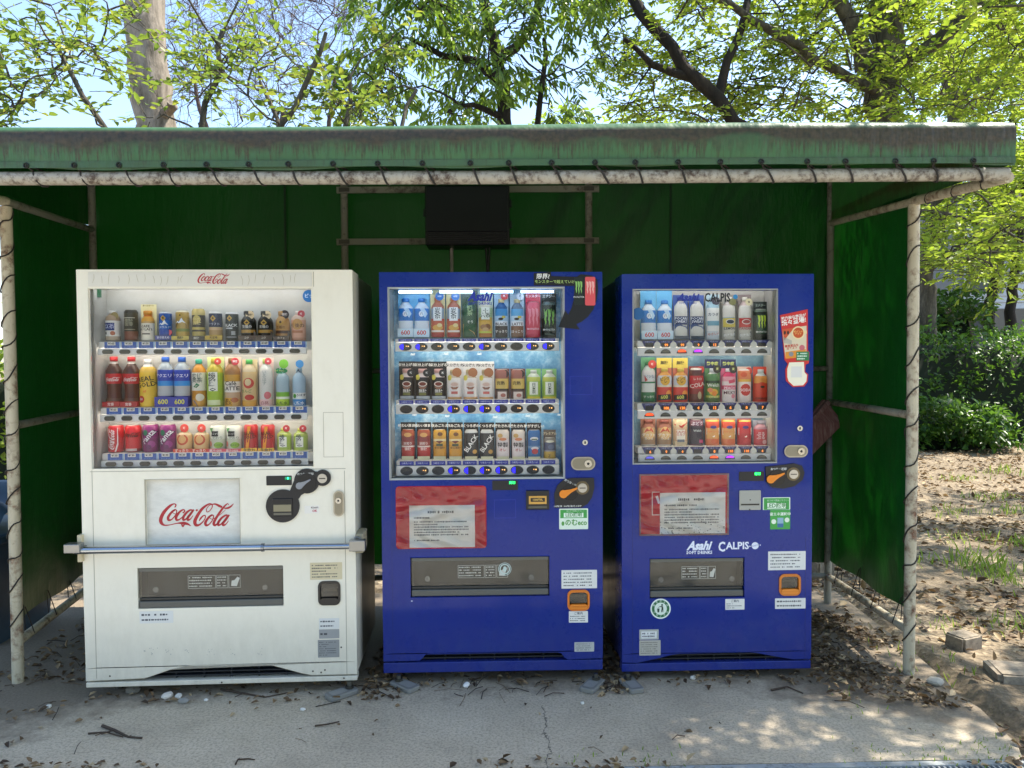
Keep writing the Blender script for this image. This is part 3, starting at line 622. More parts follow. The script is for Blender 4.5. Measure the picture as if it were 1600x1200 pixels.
# clipped hedge beyond the clearing
def hedge(name, label, x0, x1, y0, y1, h, n, mat='leaf_hedge', ls=.085):
    root = empty(name, ((x0 + x1) / 2, (y0 + y1) / 2, 0), 0, label=label, category='hedge'); c = np.array(root.location)
    fn = lambda u, v: (x0 + .25 + (x1 - x0 - .5) * u - c[0], (y0 + y1) / 2 - (y1 - y0 - .7) / 2 * math.cos(math.pi * v) - c[1] + .12 * math.sin(9 * u), -.03 + (h - .35) * math.sin(math.pi * v) ** .35 + .1 * math.sin(13 * u) * math.sin(math.pi * v))
    sheet(fn, 24, 8, '#14200e|r.9').build('dark_core', root)  # solid dark core added to block the view through the leaves
    P = np.stack([rng.uniform(x0, x1, n), rng.uniform(y0, y1, n), rng.uniform(.05, 1, n) ** .8 * h], 1)
    keep = (np.abs(P[:, 1] - (y0 + y1) / 2) > (y1 - y0) * .28) | (P[:, 2] > h - .5); P = P[keep]; P[:, 2] += (.14 * np.sin(P[:, 0] * 2.1) + .12 * np.sin(P[:, 0] * 5.3 + P[:, 1] * 3)) * (P[:, 2] > h * .6); P[:, 1] += .22 * np.sin(P[:, 0] * 3.1 + P[:, 2] * 2.3) + .14 * np.sin(P[:, 0] * 7.7 - P[:, 2] * 4); n = len(P)
    D = rng.normal(0, 1, (n, 3)); D[:, 1] -= .8; leaf_obj('foliage', P - c, D, rng.normal(0, .6, (n, 3)) + [0, -.2, .9], (sz := rng.uniform(.45, 1.5, n) * ls), sz * rng.uniform(.4, .65, n), mat, root, kind='stuff')
hedge('hedge', 'thick dark green hedge closing the clearing at right', 6.3, 19, 12.8, 14.6, 2.0, 30000)
hedge('hedge', 'low bright bush at the foot of the dark hedge', 6.2, 8.0, 11.9, 12.6, .62, 2600, 'leaf_hedge', .10)
hedge('hedge', 'bright green hedge far left behind the waste bin', -14, -5.2, 8.6, 9.8, 1.7, 14000, 'leaf_spring', .10)

hedge('hedge', 'dark tall shrubs between the hedge and the pale house', 8.4, 10.3, 16.4, 17.6, 2.75, 6000, 'leaf_hedge', .12)
# pale house behind the hedge
m, nt, b = newmat('siding'); v = coords(nt); sp2 = nt.nodes.new('ShaderNodeSeparateXYZ'); nt.links.new(v, sp2.inputs[0]); b.inputs['Base Color'].default_value = lin('#c8ccd0'); b.inputs['Roughness'].default_value = .6
m, nt, b = newmat('stone_wall'); v = coords(nt); br = nt.nodes.new('ShaderNodeTexBrick'); br.inputs['Scale'].default_value = 1.2; nt.links.new(coords(nt, (1, 0, 1)), br.inputs['Vector']); br.inputs['Color1'].default_value = lin('#8a857a'); br.inputs['Color2'].default_value = lin('#9a958a'); br.inputs['Mortar'].default_value = lin('#6a665e'); nt.links.new(br.outputs[0], b.inputs['Base Color'])
hb = A_(1500, 500, 24); g = empty('house', (hb[0], 24, 0), 0, label='pale grey house with stone base beyond the hedge', category='house')
za, zb = A_(1560, 512, 24)[2], A_(1560, 483, 24)[2]
MB().box(0, 9, 0, 7, -.1, zb, 'stone_wall').build('base_wall', g)
MB().box(0, 9, .06, 7, zb, zb + 3.6, 'siding').build('wall', g)
z = zb
while z < zb + 3.5:
    MB().add([(0, .05, z), (9, .05, z), (9, .02, z + .02), (0, .02, z + .02), (0, .055, z + .20), (9, .055, z + .20)], [(0, 1, 2, 3), (3, 2, 5, 4)], 'siding').build('siding_board', g); z += .2
MB().prism([(-.5, zb + 3.6), (9.5, zb + 3.6), (4.5, zb + 5.6)], -.5, 7.5, '#4a4c50|r.7').build('roof', g)
for x in (.25, 3.2, 6):
    w_ = MB().box(x, x + 1.1, .0, .04, zb + .5, zb + 1.9, '#5a5e62|r.4').build('window', g); MB().box(x + .08, x + 1.02, -.012, -.001, zb + .58, zb + 1.82, '#20262c|r.08').build('pane', w_)
MB().box(.35, 1.0, -.03, .0, 0, zb + .2, '#3a3d40|r.5').build('door', g)
MB().box(-.10, -.01, -.2, 7, 0, zb + 3.5, '#5c6064|r.5').build('corner_post', g)
# wooden fence to the left of the house
for i in range(14):
    pass
fx = A_(1462, 500, 20)[0]; fe = A_(1520, 500, 20)[0]; g = empty('fence', (fx, 20, 0), 0, label='dark board fence between the grey trunk and the house', category='fence')
x = 0.0
while x < fe - fx: MB().box(x, x + .13, 0, .02, .0, 2.85 + .03 * math.sin(x * 9), '#4a4438|r.9').build('board', g); x += .145
for z in (.6, 1.6, 2.5): MB().box(0, fe - fx, .022, .06, z, z + .08, '#3c382e|r.9').build('rail', g)

# ------------------------------------------------------------------ vending machines
DARK = '#15161a|r.35'; STEEL = '#b9b7b0|m1|r.28'; TXTK = '#4c4c50|r.6'; PAPER = '#e6e4dc|r.7'
class Machine:
    def __init__(s, name, label, BLc, BRc, z0, H, quad, paintm, side):
        d = Vector((BRc[0] - BLc[0], BRc[1] - BLc[1])); s.W = d.length; s.H = H; s.yaw = math.atan2(d.y, d.x); s.quad = quad
        s.root = empty(name, (BLc[0], BLc[1], z0), s.yaw, label=label, category='vending machine', group='vending machines under the green shelter')
        s.p = paintm; s.side = side
        s.mw = Matrix.Translation((BLc[0], BLc[1], z0)) @ Matrix.Rotation(s.yaw, 4, 'Z'); s.c = s.mw.inverted() @ CAM
    def q(s, px, py, dy=0.0):
        (ax, ay), (bx, by), (cx, cy), (dx, dy_) = s.quad; u = v = .5
        for _ in range(8):
            yt = ay + (by - ay) * u; yb = cy + (dy_ - cy) * u; v = (py - yt) / (yb - yt)
            xl = ax + (cx - ax) * v; xr = bx + (dx - bx) * v; u = (px - xl) / (xr - xl)
        x, z = u * s.W, (1 - v) * s.H; k = (dy - s.c.y) / (-s.c.y)
        return s.c.x + (x - s.c.x) * k, s.c.z + (z - s.c.z) * k
    def r(s, x0, y0, x1, y1, dy=0.0):
        """photo rectangle -> x0, x1, z0, z1 on the door plane"""
        a = s.q(x0, (y0 + y1) / 2, dy); b = s.q(x1, (y0 + y1) / 2, dy); c = s.q((x0 + x1) / 2, y0, dy); d = s.q((x0 + x1) / 2, y1, dy)
        return a[0], b[0], d[1], c[1]
    def B(s, mb, name, parent=None, **k): return mb.build(name, parent or s.root, **k)

    def shell(s, win, holes, skirt, kick, depth=.70):
        """cabinet, door with real openings, kick strip, grille"""
        W, H = s.W, s.H; zk = kick
        s.B(MB().box(.004, W - .004, .182, depth, zk * .3, H - .004, s.side), 'cabinet', bevel=.012)
        P = [(0, zk + .006)] + skirt + [(W, zk + .006)]
        ztop = max(z for _, z in skirt) + .004
        hs = [win] + holes
        xs = sorted({0, W} | {h[0] for h in hs} | {h[1] for h in hs}); zs = sorted({ztop, H} | {h[2] for h in hs} | {h[3] for h in hs})
        mb = MB(); y1 = .18
        inh = lambda x, z: any(h[0] < x < h[1] and h[2] < z < h[3] for h in hs)
        for i in range(len(xs) - 1):
            for j in range(len(zs) - 1):
                x0, x1, z0, z1 = xs[i], xs[i + 1], zs[j], zs[j + 1]
                if inh((x0 + x1) / 2, (z0 + z1) / 2): continue
                mb.add([(x0, 0, z0), (x1, 0, z0), (x1, 0, z1), (x0, 0, z1)], [(0, 1, 2, 3)], s.p)
        for x0, x1, z0, z1, d in hs:
            for a, b in (((x0, z0), (x0, z1)), ((x0, z1), (x1, z1)), ((x1, z1), (x1, z0)), ((x1, z0), (x0, z0))):
                mb.add([(a[0], 0, a[1]), (b[0], 0, b[1]), (b[0], d, b[1]), (a[0], d, a[1])], [(0, 1, 2, 3)], s.p)
        for a, b in (((0, ztop), (0, H)), ((0, H), (W, H)), ((W, H), (W, ztop))):
            mb.add([(a[0], 0, a[1]), (a[0], y1, a[1]), (b[0], y1, b[1]), (b[0], 0, b[1])], [(0, 1, 2, 3)], s.p)
        # skirt strip with the cut-out (single front polygon + rims)
        S_ = [(0, ztop)] + P + [(W, ztop)]
        mb.add([(x, 0, z) for x, z in S_], [tuple(range(len(S_)))], s.p)
        for (xa, za), (xb, zb) in zip(S_[:-1], S_[1:]):
            mb.add([(xa, 0, za), (xb, 0, zb), (xb, y1, zb), (xa, y1, za)], [(3, 2, 1, 0)], s.p)
        s.door = s.B(mb, 'door', bevel=.0035, weld=True)
        s.B(MB().box(.0, W, .002, .06, 0, zk, s.p), 'kick_strip', bevel=.003)
        # dark plenum behind the cut-out, with louvre slats
        xa = skirt[0][0]; xb = skirt[-1][0]
        s.B(MB().box(xa - .02, xb + .02, .046, .060, zk, ztop + .004, '#0b0c0e|r.7'), 'grille_back')
        k = 0; z = zk + .012
        while z < ztop - .006:
            s.B(MB().box(xa - .01, xb + .01, .018, .042, z, z + .005, '#22252b|r.45'), 'grille_slat'); z += .017
        for i in range(1, 6):
            x = xa + (xb - xa) * i / 6; s.B(MB().box(x, x + .006, .030, .044, zk, ztop, '#22252b|r.45'), 'grille_bar')
        for x in (.09, W - .09):
            for y in (.12, depth - .1): s.B(MB().tube([(x, y, zk * .35), (x, y, -s.root.location.z)], .018, 8, '#6f6f6a|m1|r.5'), 'foot')

    def cavity(s, win, backm, framem, depth=.17, lamp=0):
        x0, x1, z0, z1, d = win; mb = MB(); zw = z1; z1 += .05
        y0 = .018
        for P, m_ in (([(x0, depth, z0), (x1, depth, z0), (x1, depth, z1), (x0, depth, z1)], backm),
                     ([(x0, y0, z0), (x0, depth, z0), (x0, depth, z1), (x0, y0, z1)], framem), ([(x1, y0, z0), (x1, y0, z1), (x1, depth, z1), (x1, depth, z0)], framem),
                     ([(x0, y0, z1), (x0, depth, z1), (x1, depth, z1), (x1, y0, z1)], framem), ([(x0, y0, z0), (x1, y0, z0), (x1, depth, z0), (x0, depth, z0)], framem)):
            mb.add(P, [(0, 1, 2, 3)], m_)
        s.B(mb, 'display_case')
        if lamp: s.B(MB().tube([(x0 + .03, .034, z1 - .014), (x1 - .03, .034, z1 - .014)], .010, 10, '#f6f9ff|e%g' % lamp), 'display_lamp')
        s.B(MB().box(x0 + .0005, x1 - .0005, .014, .017, z0 + .0005, zw - .0005, 'glass'), 'window_pane')

    def frame(s, rect, t, m, y0=-.002, y1=.02, name='window_frame'):
        x0, x1, z0, z1 = rect[:4]; mb = MB()
        mb.box(x0, x0 + t, y0, y1, z0, z1, m).box(x1 - t, x1, y0, y1, z0, z1, m).box(x0 + t, x1 - t, y0, y1, z1 - t, z1, m).box(x0 + t, x1 - t, y0, y1, z0, z0 + t, m)
        return s.B(mb, name)

    def lines(s, mb, x0, x1, z0, z1, n, m=TXTK, y=-.0012, h=.35, seed=1, fill=.9, gap=.12):
        """rows of print too small to read"""
        r = random.Random(seed); dz = (z1 - z0) / n
        for i in range(n):
            zc = z1 - dz * (i + .5); x = x0; end = x0 + (x1 - x0) * (fill if r.random() < .7 else r.uniform(.35, fill)); cw = dz * .55
            while x < end:
                w = cw * r.uniform(.5, 1.0)
                if r.random() > gap:
                    hh = dz * h * r.uniform(.6, 1.0); mb.add([(x, y, zc - hh), (min(x + w, end), y, zc - hh), (min(x + w, end), y, zc + hh), (x, y, zc + hh)], [(0, 1, 2, 3)], m)
                x += w + cw * .25
    def sticker(s, rect, base=PAPER, name='sticker', t=.0009, rad=.002, rows=4, title=None, seed=1, tm=TXTK, label=None):
        x0, x1, z0, z1 = s.r(*rect); mb = MB().prism(rrect(x0, x1, z0, z1, rad, 3), -t, -.0001, base); w, h = x1 - x0, z1 - z0; zt = z1 - h * .08
        if title: mb.text(title, (x0 + x1) / 2, z1 - h * .2, h * .26, tm, -t - .0003, .01); zt = z1 - h * .36
        if rows: s.lines(mb, x0 + w * .06, x1 - w * .06, z0 + h * .08, zt, rows, tm, -t - .0003, .2, seed)
        o = s.B(mb, name)
        if label: o['label'] = label
        return o

    def flap(s, rect, seed=0):
        """delivery bin: recess lining, smoked flap with its printed notice, lower lip"""
        x0, x1, z0, z1 = rect[:4]; d = .11; mb = MB(); L = '#77756a|r.6'
        for P in ([(x0, d, z0), (x1, d, z0), (x1, d, z1), (x0, d, z1)], [(x0, .043, z0), (x0, d, z0), (x0, d, z1), (x0, .043, z1)], [(x1, .043, z0), (x1, .043, z1), (x1, d, z1), (x1, d, z0)],
                  [(x0, .043, z1), (x0, d, z1), (x1, d, z1), (x1, .043, z1)], [(x0, .043, z0), (x1, .043, z0), (x1, d, z0), (x0, d, z0)]): mb.add(P, [(0, 1, 2, 3)], L)
        h = z1 - z0; w = x1 - x0
        s.B(mb, 'delivery_bin')
        s.B(MB().box(x0 + .003, x1 - .003, .004, .043, z0 + .001, z0 + h * .17, '#5f5e57|r.4'), 'bin_lip', bevel=.004)
        s.B(MB().box(x0 + .003, x1 - .003, .016, .05, z0 + h * .175, z0 + h * .24, '#3e3d39|r.35'), 'bin_step', bevel=.003)
        f = MB().box(x0 + .004, x1 - .004, .008, .012, z0 + h * .27, z1 - .004, 'smoke'); fo = s.B(f, 'flap')
        s.B(MB().box(x0 + .004, x1 - .004, .006, .0078, z1 - h * .1, z1 - .004, '#6a685f|r.4'), 'flap_rail', fo)
        p = MB(); k = '#c9c6b8|r.6'; xc = x0 + w * .5; y = .0072
        bx = [(xc - w * .16, xc + w * .03), (xc + w * .035, xc + w * .115), (xc + w * .12, xc + w * .2)]
        za, zb = z0 + h * .46, z0 + h * .78
        for i, (a, b) in enumerate(bx):
            for A in ((a, b, zb - .0014, zb), (a, b, za, za + .0014), (a, a + .0014, za, zb), (b - .0014, b, za, zb)): p.add([(A[0], y, A[2]), (A[1], y, A[2]), (A[1], y, A[3]), (A[0], y, A[3])], [(0, 1, 2, 3)], k)
            if i < 2: s.lines(p, a + .004, b - .004, za + .004, zb - .003, 4, k, y, .22, seed + i)
        a, b = bx[2]; ww = b - a; hh = zb - za
        p.add([(a + ww * u, y, za + hh * t_) for u, t_ in ((.2, .15), (.7, .12), (.8, .4), (.95, .75), (.75, .85), (.5, .6), (.25, .55))], [tuple(range(7))], k)
        s.B(p, 'flap_print', fo)
        for u in (.12, .87):
            s.B(MB().disc(x0 + w * u, z0 + h * .45, .013, .0055, .0078, 'clear_plastic', n=14), 'hinge_button', fo)

    def coin_lock(s, rect, vertical=False):
        x0, x1, z0, z1 = s.r(*rect); r_ = min(x1 - x0, z1 - z0) / 2 * .98
        o = s.B(MB().prism(rrect(x0, x1, z0, z1, r_, 7), -.009, -.0001, '#a9a496|m1|r.32'), 'door_lock', bevel=.003)
        i = .006; s.B(MB().prism(rrect(x0 + i, x1 - i, z0 + i, z1 - i, r_ - i, 6), -.0105, -.0092, '#8b8678|m1|r.4'), 'lock_inset', o)
        cx, cz = ((x0 + x1) / 2, z1 - (z1 - z0) * .38) if vertical else (x1 - (x1 - x0) * .3, (z0 + z1) / 2)
        s.B(MB().disc(cx, cz, r_ * .58, -.016, -.0106, '#cfcabd|m1|r.2'), 'lock_barrel', o)
        s.B(MB().disc(cx, cz, r_ * .2, -.0166, -.0161, '#1a1a1a'), 'key_slot', o)
        return o

def coca(mb, f, m, y, wk=1.0):
    """script lettering traced as pen strokes; units: 1600 x 600 sheet, y down"""
    g = lambda x, z: f(x, 600 - z)
    K = lambda pts, ws: mb.stroke([(x, 600 - z) for x, z in pts], [w * wk for w in ws], m, y, 5, lambda x, z: f(x, z))
    K([(392, 158), (418, 110), (375, 88), (290, 135), (180, 250), (120, 370), (125, 455), (190, 505), (300, 498), (440, 470), (560, 470), (640, 490), (705, 530)], [22, 26, 22, 50, 66, 70, 66, 30, 18, 20, 62, 44, 6])
    K([(505, 462), (545, 530), (590, 470)], [4, 40, 4])
    K([(395, 205), (330, 250), (262, 345), (270, 402), (330, 392), (410, 300), (428, 225), (390, 200), (352, 250), (400, 285), (470, 255)], [34, 42, 52, 50, 24, 20, 22, 22, 14, 12, 12])
    K([(548, 270), (585, 235), (560, 205), (490, 245), (418, 345), (425, 402), (480, 395), (560, 330)], [30, 28, 26, 42, 52, 50, 26, 14])
    K([(735, 215), (690, 215), (620, 265), (560, 345), (558, 405), (610, 385), (680, 300), (740, 215)], [24, 34, 44, 50, 46, 26, 20, 20])
    K([(765, 205), (700, 290), (640, 370), (650, 408), (700, 385), (748, 320)], [34, 46, 50, 46, 22, 12])
    K([(806, 232), (838, 206)], [34, 34])
    K([(1010, 200), (1020, 255), (1075, 235), (1125, 160), (1115, 105), (1050, 105), (930, 190), (830, 330), (780, 440), (800, 510), (870, 505), (960, 420), (990, 340), (955, 325), (900, 375), (865, 430)], [16, 18, 16, 20, 22, 30, 52, 62, 70, 60, 34, 20, 22, 24, 34, 20])
    K([(1010, 200), (1060, 135), (1120, 110), (1190, 105), (1260, 140), (1320, 165)], [14, 16, 18, 34, 50, 40])
    K([(1120, 320), (1060, 355), (988, 460), (1000, 518), (1060, 500), (1130, 410), (1145, 335), (1105, 315), (1070, 365), (1120, 400), (1190, 365)], [32, 40, 52, 50, 24, 20, 22, 20, 14, 12, 12])
    K([(1450, 125), (1425, 100), (1370, 145), (1280, 255), (1180, 410), (1148, 490), (1175, 520), (1230, 480), (1300, 400)], [12, 18, 34, 44, 50, 54, 48, 22, 12])
    K([(1360, 190), (1430, 185), (1490, 155), (1545, 100)], [20, 40, 34, 8])
    K([(1260, 330), (1330, 270), (1390, 215)], [10, 10, 10])
    K([(1425, 325), (1380, 330), (1300, 385), (1238, 470), (1240, 520), (1290, 500), (1370, 410), (1425, 325)], [24, 34, 44, 50, 44, 26, 20, 20])
    K([(1455, 320), (1390, 410), (1325, 490), (1340, 522), (1390, 500), (1440, 435)], [32, 46, 50, 46, 22, 12])

def fit_text(mb, body, x0, x1, z0, z1, m, y, bold=.02, shear=0):
    """lettering stretched to fill a measured box"""
    V, F = textgeo(body, bold); X = V[:, 0] + V[:, 1] * shear; Z = V[:, 1]
    X = x0 + (X - X.min()) / np.ptp(X) * (x1 - x0); Z = z0 + (Z - Z.min()) / np.ptp(Z) * (z1 - z0); mb.add(np.stack([X, np.full_like(X, y), Z], 1), F, m)
def asahi(mb, x0, x1, z0, z1, m, y): fit_text(mb, 'Asahi', x0, x1, z0, z1, m, y, .045, .38)
def claw(mb, x, z, w, h, m, y):
    for k, (dx, l) in enumerate(((-.34, .8), (.0, 1.0), (.34, .85))):
        P = [(-.15, .5), (.13, .44), (.15, .1), (.06, .0), (.10, -.25), (.0, -.5 * l), (-.04, -.2), (-.1, -.1), (-.06, .1)]
        mb.add([(x + w * (dx + a), y, z + h * b) for a, b in P], [tuple(range(len(P)))], m)
def lever(mb, x, z, L, ang, m, y0):
    c, s_ = math.cos(ang), math.sin(ang); T = lambda a, b: (x + a * c - b * s_, z + a * s_ + b * c)
    P = [T(.28 * L * math.cos(t), .28 * L * math.sin(t)) for t in np.linspace(R(50), R(310), 10)] + [T(L * .55, -.10 * L), T(L, -.03 * L), T(L * 1.02, .06 * L), T(L * .5, .12 * L)]
    mb.prism(P, y0 - .006, y0, m)

def rails(mc, rows, x0s, pitch, ncol, style):
    """price rails with a separate button, price card and tag for each column; rows: (rail top, card/rail split, rail bottom, x0, x1)"""
    for ri, (yt, ys, yb, xa, xb, bx0, bp) in enumerate(rows):
        DY = .055
        a0, a1, zb, zt = mc.r(xa, yt, xb, yb, DY); zs = mc.q((xa + xb) / 2, ys, DY)[1]
        rail_ = mc.B(MB().box(a0, a1, DY + .012, .165, zs + .001, zt - .001, '#eceae2|r.4').box(a0, a1, DY, DY + .012, zb, zs, '#f6f4ee|r.35'), 'price_rail', bevel=.003)
        if ri < 2: mc.B(MB().tube([(a0 + .01, DY + .019, (zb + zs) / 2 + .006), (a1 - .01, DY + .019, (zb + zs) / 2 + .006)], .006, 8, '#fff8ee|e%g' % {'W': 3.2, 'M': 3.6, 'R': 2.6}[style]), 'added_fill_tube', rail_)  # glowing tube added behind the rail lip to brighten the row below
        for c in range(ncol):
            bx = mc.q(bx0 + bp * c, (ys + yb) / 2, DY); ww = mc.q(bx0 + bp * c + bp / 2, (ys + yb) / 2, DY)[0] - bx[0]
            zc = (zb + zs) / 2; hh = (zs - zb)
            if style == 'W':
                cx, cz = bx[0] + .012, (zs + zt) / 2
                mc.B(MB().box(cx - ww * .86, cx + ww * .86, DY + .008, DY + .0119, zs + .001, zt - .002, '#2c5cae|r.35').text('あったか～い', cx, zs + .005, .007, '#9cc4ee', DY + .0076).box(cx + ww * .87, cx + ww * .99, DY + .0085, DY + .0119, zs + .001, zt - .002, '#a8cbe8|r.35'), 'price_card', rail_)
                price = [160, 150, 150, 130, 130, 130, 130, 130, 160, 160, 160, 160, 160, 160, 160, 160, 160, 160, 160, 160, 160, 150, 110, 120, 130, 130, 130, 130, 130, 130, 130, 130, 120, 120, 150, 150][ri * 12 + c]
                mc.B(MB().box(cx - ww * .45, cx + ww * .45, DY + .004, DY + .0078, zt - .017, zt - .0025, '#f2efe6').text('¥' + str(price), cx, zt - .0098, .0125, '#1a1a1a', DY + .0035, .03), 'price_tag', rail_)
                bt = mc.B(MB().disc(bx[0], zc, ww * .72, DY - .003, DY - .0002, '#f4f2ec|r.3', rz=hh * .47, n=20), 'button', rail_)
                mb = MB(); mb.prism(rrect(bx[0] - ww * .62, bx[0] + ww * .62, zc - hh * .33, zc + hh * .33, hh * .32, 5), -.009 + DY, DY - .0031, '#4b483f|r.25'); mc.B(mb, 'button_cap', rail_, bevel=.002)
            elif style == 'M':
                mc.B(MB().box(bx[0] - ww * .88, bx[0] + ww * .88, DY + .004, DY + .0119, zs + .002, zt - .002, '#1c2f9e|r.35').text('つめた～い', bx[0], (zs + zt) / 2, .010, '#cfd8ff', DY + .0036, .02), 'price_card', rail_)
                lit = LIT_M[ri][c]
                mc.B(MB().disc(bx[0], zc, ww * .80, DY - .003, DY - .0002, '#3a3a38|r.3', rz=hh * .43, n=22), 'button', rail_)
                cp = MB().disc(bx[0], zc, ww * .72, DY - .008, DY - .0031, '#24272c|r.18', rz=hh * .37, n=22)
                if lit & 1: cp.disc(bx[0] - ww * .02, zc, ww * .66, DY - .0088, DY - .0081, '#1a12ff|e0.9', rz=hh * .33, n=12, a0=R(110), a1=R(250))
                if lit & 2: cp.text('▸▪', bx[0] + ww * .3, zc + hh * .06, hh * .42, '#f0b060|e0.8', DY - .0088)
                mc.B(cp, 'button_cap', rail_)
            else:
                P = [(bx[0] - ww * .9, zt - .001), (bx[0] - ww * .55, zs + hh * .12), (bx[0] + ww * .55, zs + hh * .12), (bx[0] + ww * .9, zt - .001)]
                mc.B(MB().prism(P, DY + .004, DY + .0119, '#232a6c|r.35').text('つめた～い', bx[0], zt - .007, .0085, '#cfd8ff', DY + .0036), 'price_card', rail_)
                pm = MB().box(bx[0] - ww * .48, bx[0] + ww * .48, DY + .001, DY + .0035, zs + .001, zs + (zt - zs) * .62, '#1d1f24|r.3')
                if R_AMT[ri][c]: pm.text(R_AMT[ri][c], bx[0] + ww * .1, zs + (zt - zs) * .31, (zt - zs) * .5, '#ff8a30|e0.7', DY + .0006, .02)
                mc.B(pm, 'price_display', rail_)
                mc.B(MB().disc(bx[0] + ww, zs + (zt - zs) * .3, ww * .4, DY + .002, DY + .0119, '#e4e3d6|r.35', rz=(zt - zs) * .5, n=14), 'divider', rail_)
                lit = LIT_R[ri][c]; zc2 = zb + hh * .28
                cp = MB().disc(bx[0], zc2, ww * .62, DY - .006, DY - .0001, '#2c2c28|r.3', rz=hh * .5, n=14, a0=0, a1=math.pi)
                cp.disc(bx[0], zc2 + hh * .16, ww * .5, DY - .0068, DY - .0061, {0: '#6b6b60|r.25', 1: '#ff4a1c|e0.8', 2: '#9a20ff|e0.9', 3: '#4a4ab0|e0.6'}[lit], rz=hh * .3, n=12, a0=0, a1=math.pi)
                mc.B(cp, 'button_cap', rail_)
LIT_M = [[3, 3, 2, 2, 2, 3, 2, 0, 3, 3], [0, 2, 0, 3, 1, 3, 1, 2, 0, 2], [0, 2, 0, 3, 1, 3, 3, 1, 2, 0]]
LIT_R = [[0, 0, 1, 2, 0, 0, 0, 0], [1, 0, 0, 0, 0, 0, 0, 0], [3, 0, 0, 0, 1, 2, 0, 0]]
R_AMT = [['', '99', '99', '9', '12', '', '', ''], ['', '100', '120', '4', '12', '6', '8', '7'], ['6', '9', '4', '', '8', '110', '110', '4']]

# ---------- white machine
MW = Machine('vending_machine', 'white vending machine with red script lettering and a steel security bar', (-1.8784, 3.3279), (-.6995, 3.3910), .052, 1.83, ((121, 421), (552, 421), (134, 1075), (557, 1063)), 'white_paint', 'shaded_cream_side')
Q = MW.q
win = MW.r(142, 450, 488, 727.5) + (.046,); flp = MW.r(214, 883, 441, 947) + (.043,); pos = MW.r(226, 745, 374, 848) + (.02,); crt = MW.r(498, 907, 529, 941) + (.04,)
m, nt, b = newmat('case_grey'); nt.links.new(ramp(nt, noise(nt, coords(nt), 5, 4), [(.3, '#c0c0bc'), (.7, '#d2d2ce')]).outputs[0], b.inputs['Base Color']); b.inputs['Roughness'].default_value = .45
z1 = Q(300, 1061)[1]
MW.shell(win, [flp, pos, crt], [Q(225, 1060), Q(262, 1047), Q(290, 1041), Q(300, 1040), Q(412, 1038), Q(425, 1040), Q(470, 1052), Q(485, 1055)], z1 - .004)
MW.cavity(win, 'case_grey', 'case_grey', lamp=2.6)
MW.flap(flp, 3)
# translucent header strip with the small red script
x0, x1, z0, z1 = MW.r(140, 425, 488, 447); hd = MW.B(MB().box(x0, x1, -.003, -.0002, z0, z1, '#ddd8ca|r.45'), 'header_panel')
mb = MB(); x0, x1, z0, z1 = MW.r(306, 424, 361, 445); coca(mb, lambda a, b_: (x0 + (x1 - x0) * a / 1600, z0 + (z1 - z0) * b_ / 600), '#b3242c|r.5', -.0036); MW.B(mb, 'script_lettering', hd)
mb = MB()
for i in range(26):
    px = 150 + i * 12.6 + random.uniform(-3, 3)
    if 300 < px < 368: continue
    p = Q(px, 427 + random.uniform(0, 6)); p2 = Q(px + random.uniform(-3, 3), 440 + random.uniform(0, 6)); mb.stroke([p, ((p[0] + p2[0]) / 2 + random.uniform(-.006, .006), (p[1] + p2[1]) / 2), p2], [.0012, .0016, .001], '#b3a988|r.6', -.0034, 4)
MW.B(mb, 'hairline_cracks', hd, kind='stuff')
# thin joint lines on the door
mb = MB(); ln = '#a79f8c|r.6'
for a in ((147, 732, 148, 1060), (539, 732, 540, 1055), (141, 731, 540, 732), (490, 424, 491, 447)):
    x0, x1, z0, z1 = MW.r(*a); MW.B(MB().box(x0, max(x1, x0 + .002), -.0004, .002, z0, max(z1, z0 + .002), ln), 'joint_line')
x0, x1, z0, z1 = MW.r(505, 641, 537, 711); MW.frame((x0, x1, z0, z1), .0022, '#b5ab96|r.6', -.0006, .002, 'cover_plate')
# round blue sticker at the corner of the window
x, z = Q(482, 461); mb = MB().disc(x, z, .027, .0123, .0138, '#2a72b8'); mb.text('ピッ', x, z, .02, '#dbe9f8', .012, .02); MW.B(mb, 'sticker')
# script panel
x0, x1, z0, z1 = pos[:4]
m, nt, b = newmat('milky_sheet'); nt.links.new(ramp(nt, noise(nt, coords(nt, (2, 2, 5)), 4, 6, .7), [(.35, '#d4d2c8'), (.6, '#e4e2d8'), (.8, '#f4f2ea')]).outputs[0], b.inputs['Base Color']); b.inputs['Roughness'].default_value = .2
bump(nt, b, noise(nt, coords(nt), 7, 4), .35, .02)
sp = MW.B(MB().box(x0, x1, .0195, .03, z0, z1, 'milky_sheet'), 'poster_panel')
mb = MB(); a0, a1, c0, c1 = MW.r(238, 778, 366, 826); coca(mb, lambda a, b_: (a0 + (a1 - a0) * a / 1600, c0 + (c1 - c0) * b_ / 600), '#b01f2a|r.45', .0188); MW.B(mb, 'script_lettering', sp)
MW.frame((x0, x1, z0, z1), .003, '#b4ac98|r.5', -.001, .004, 'panel_frame')
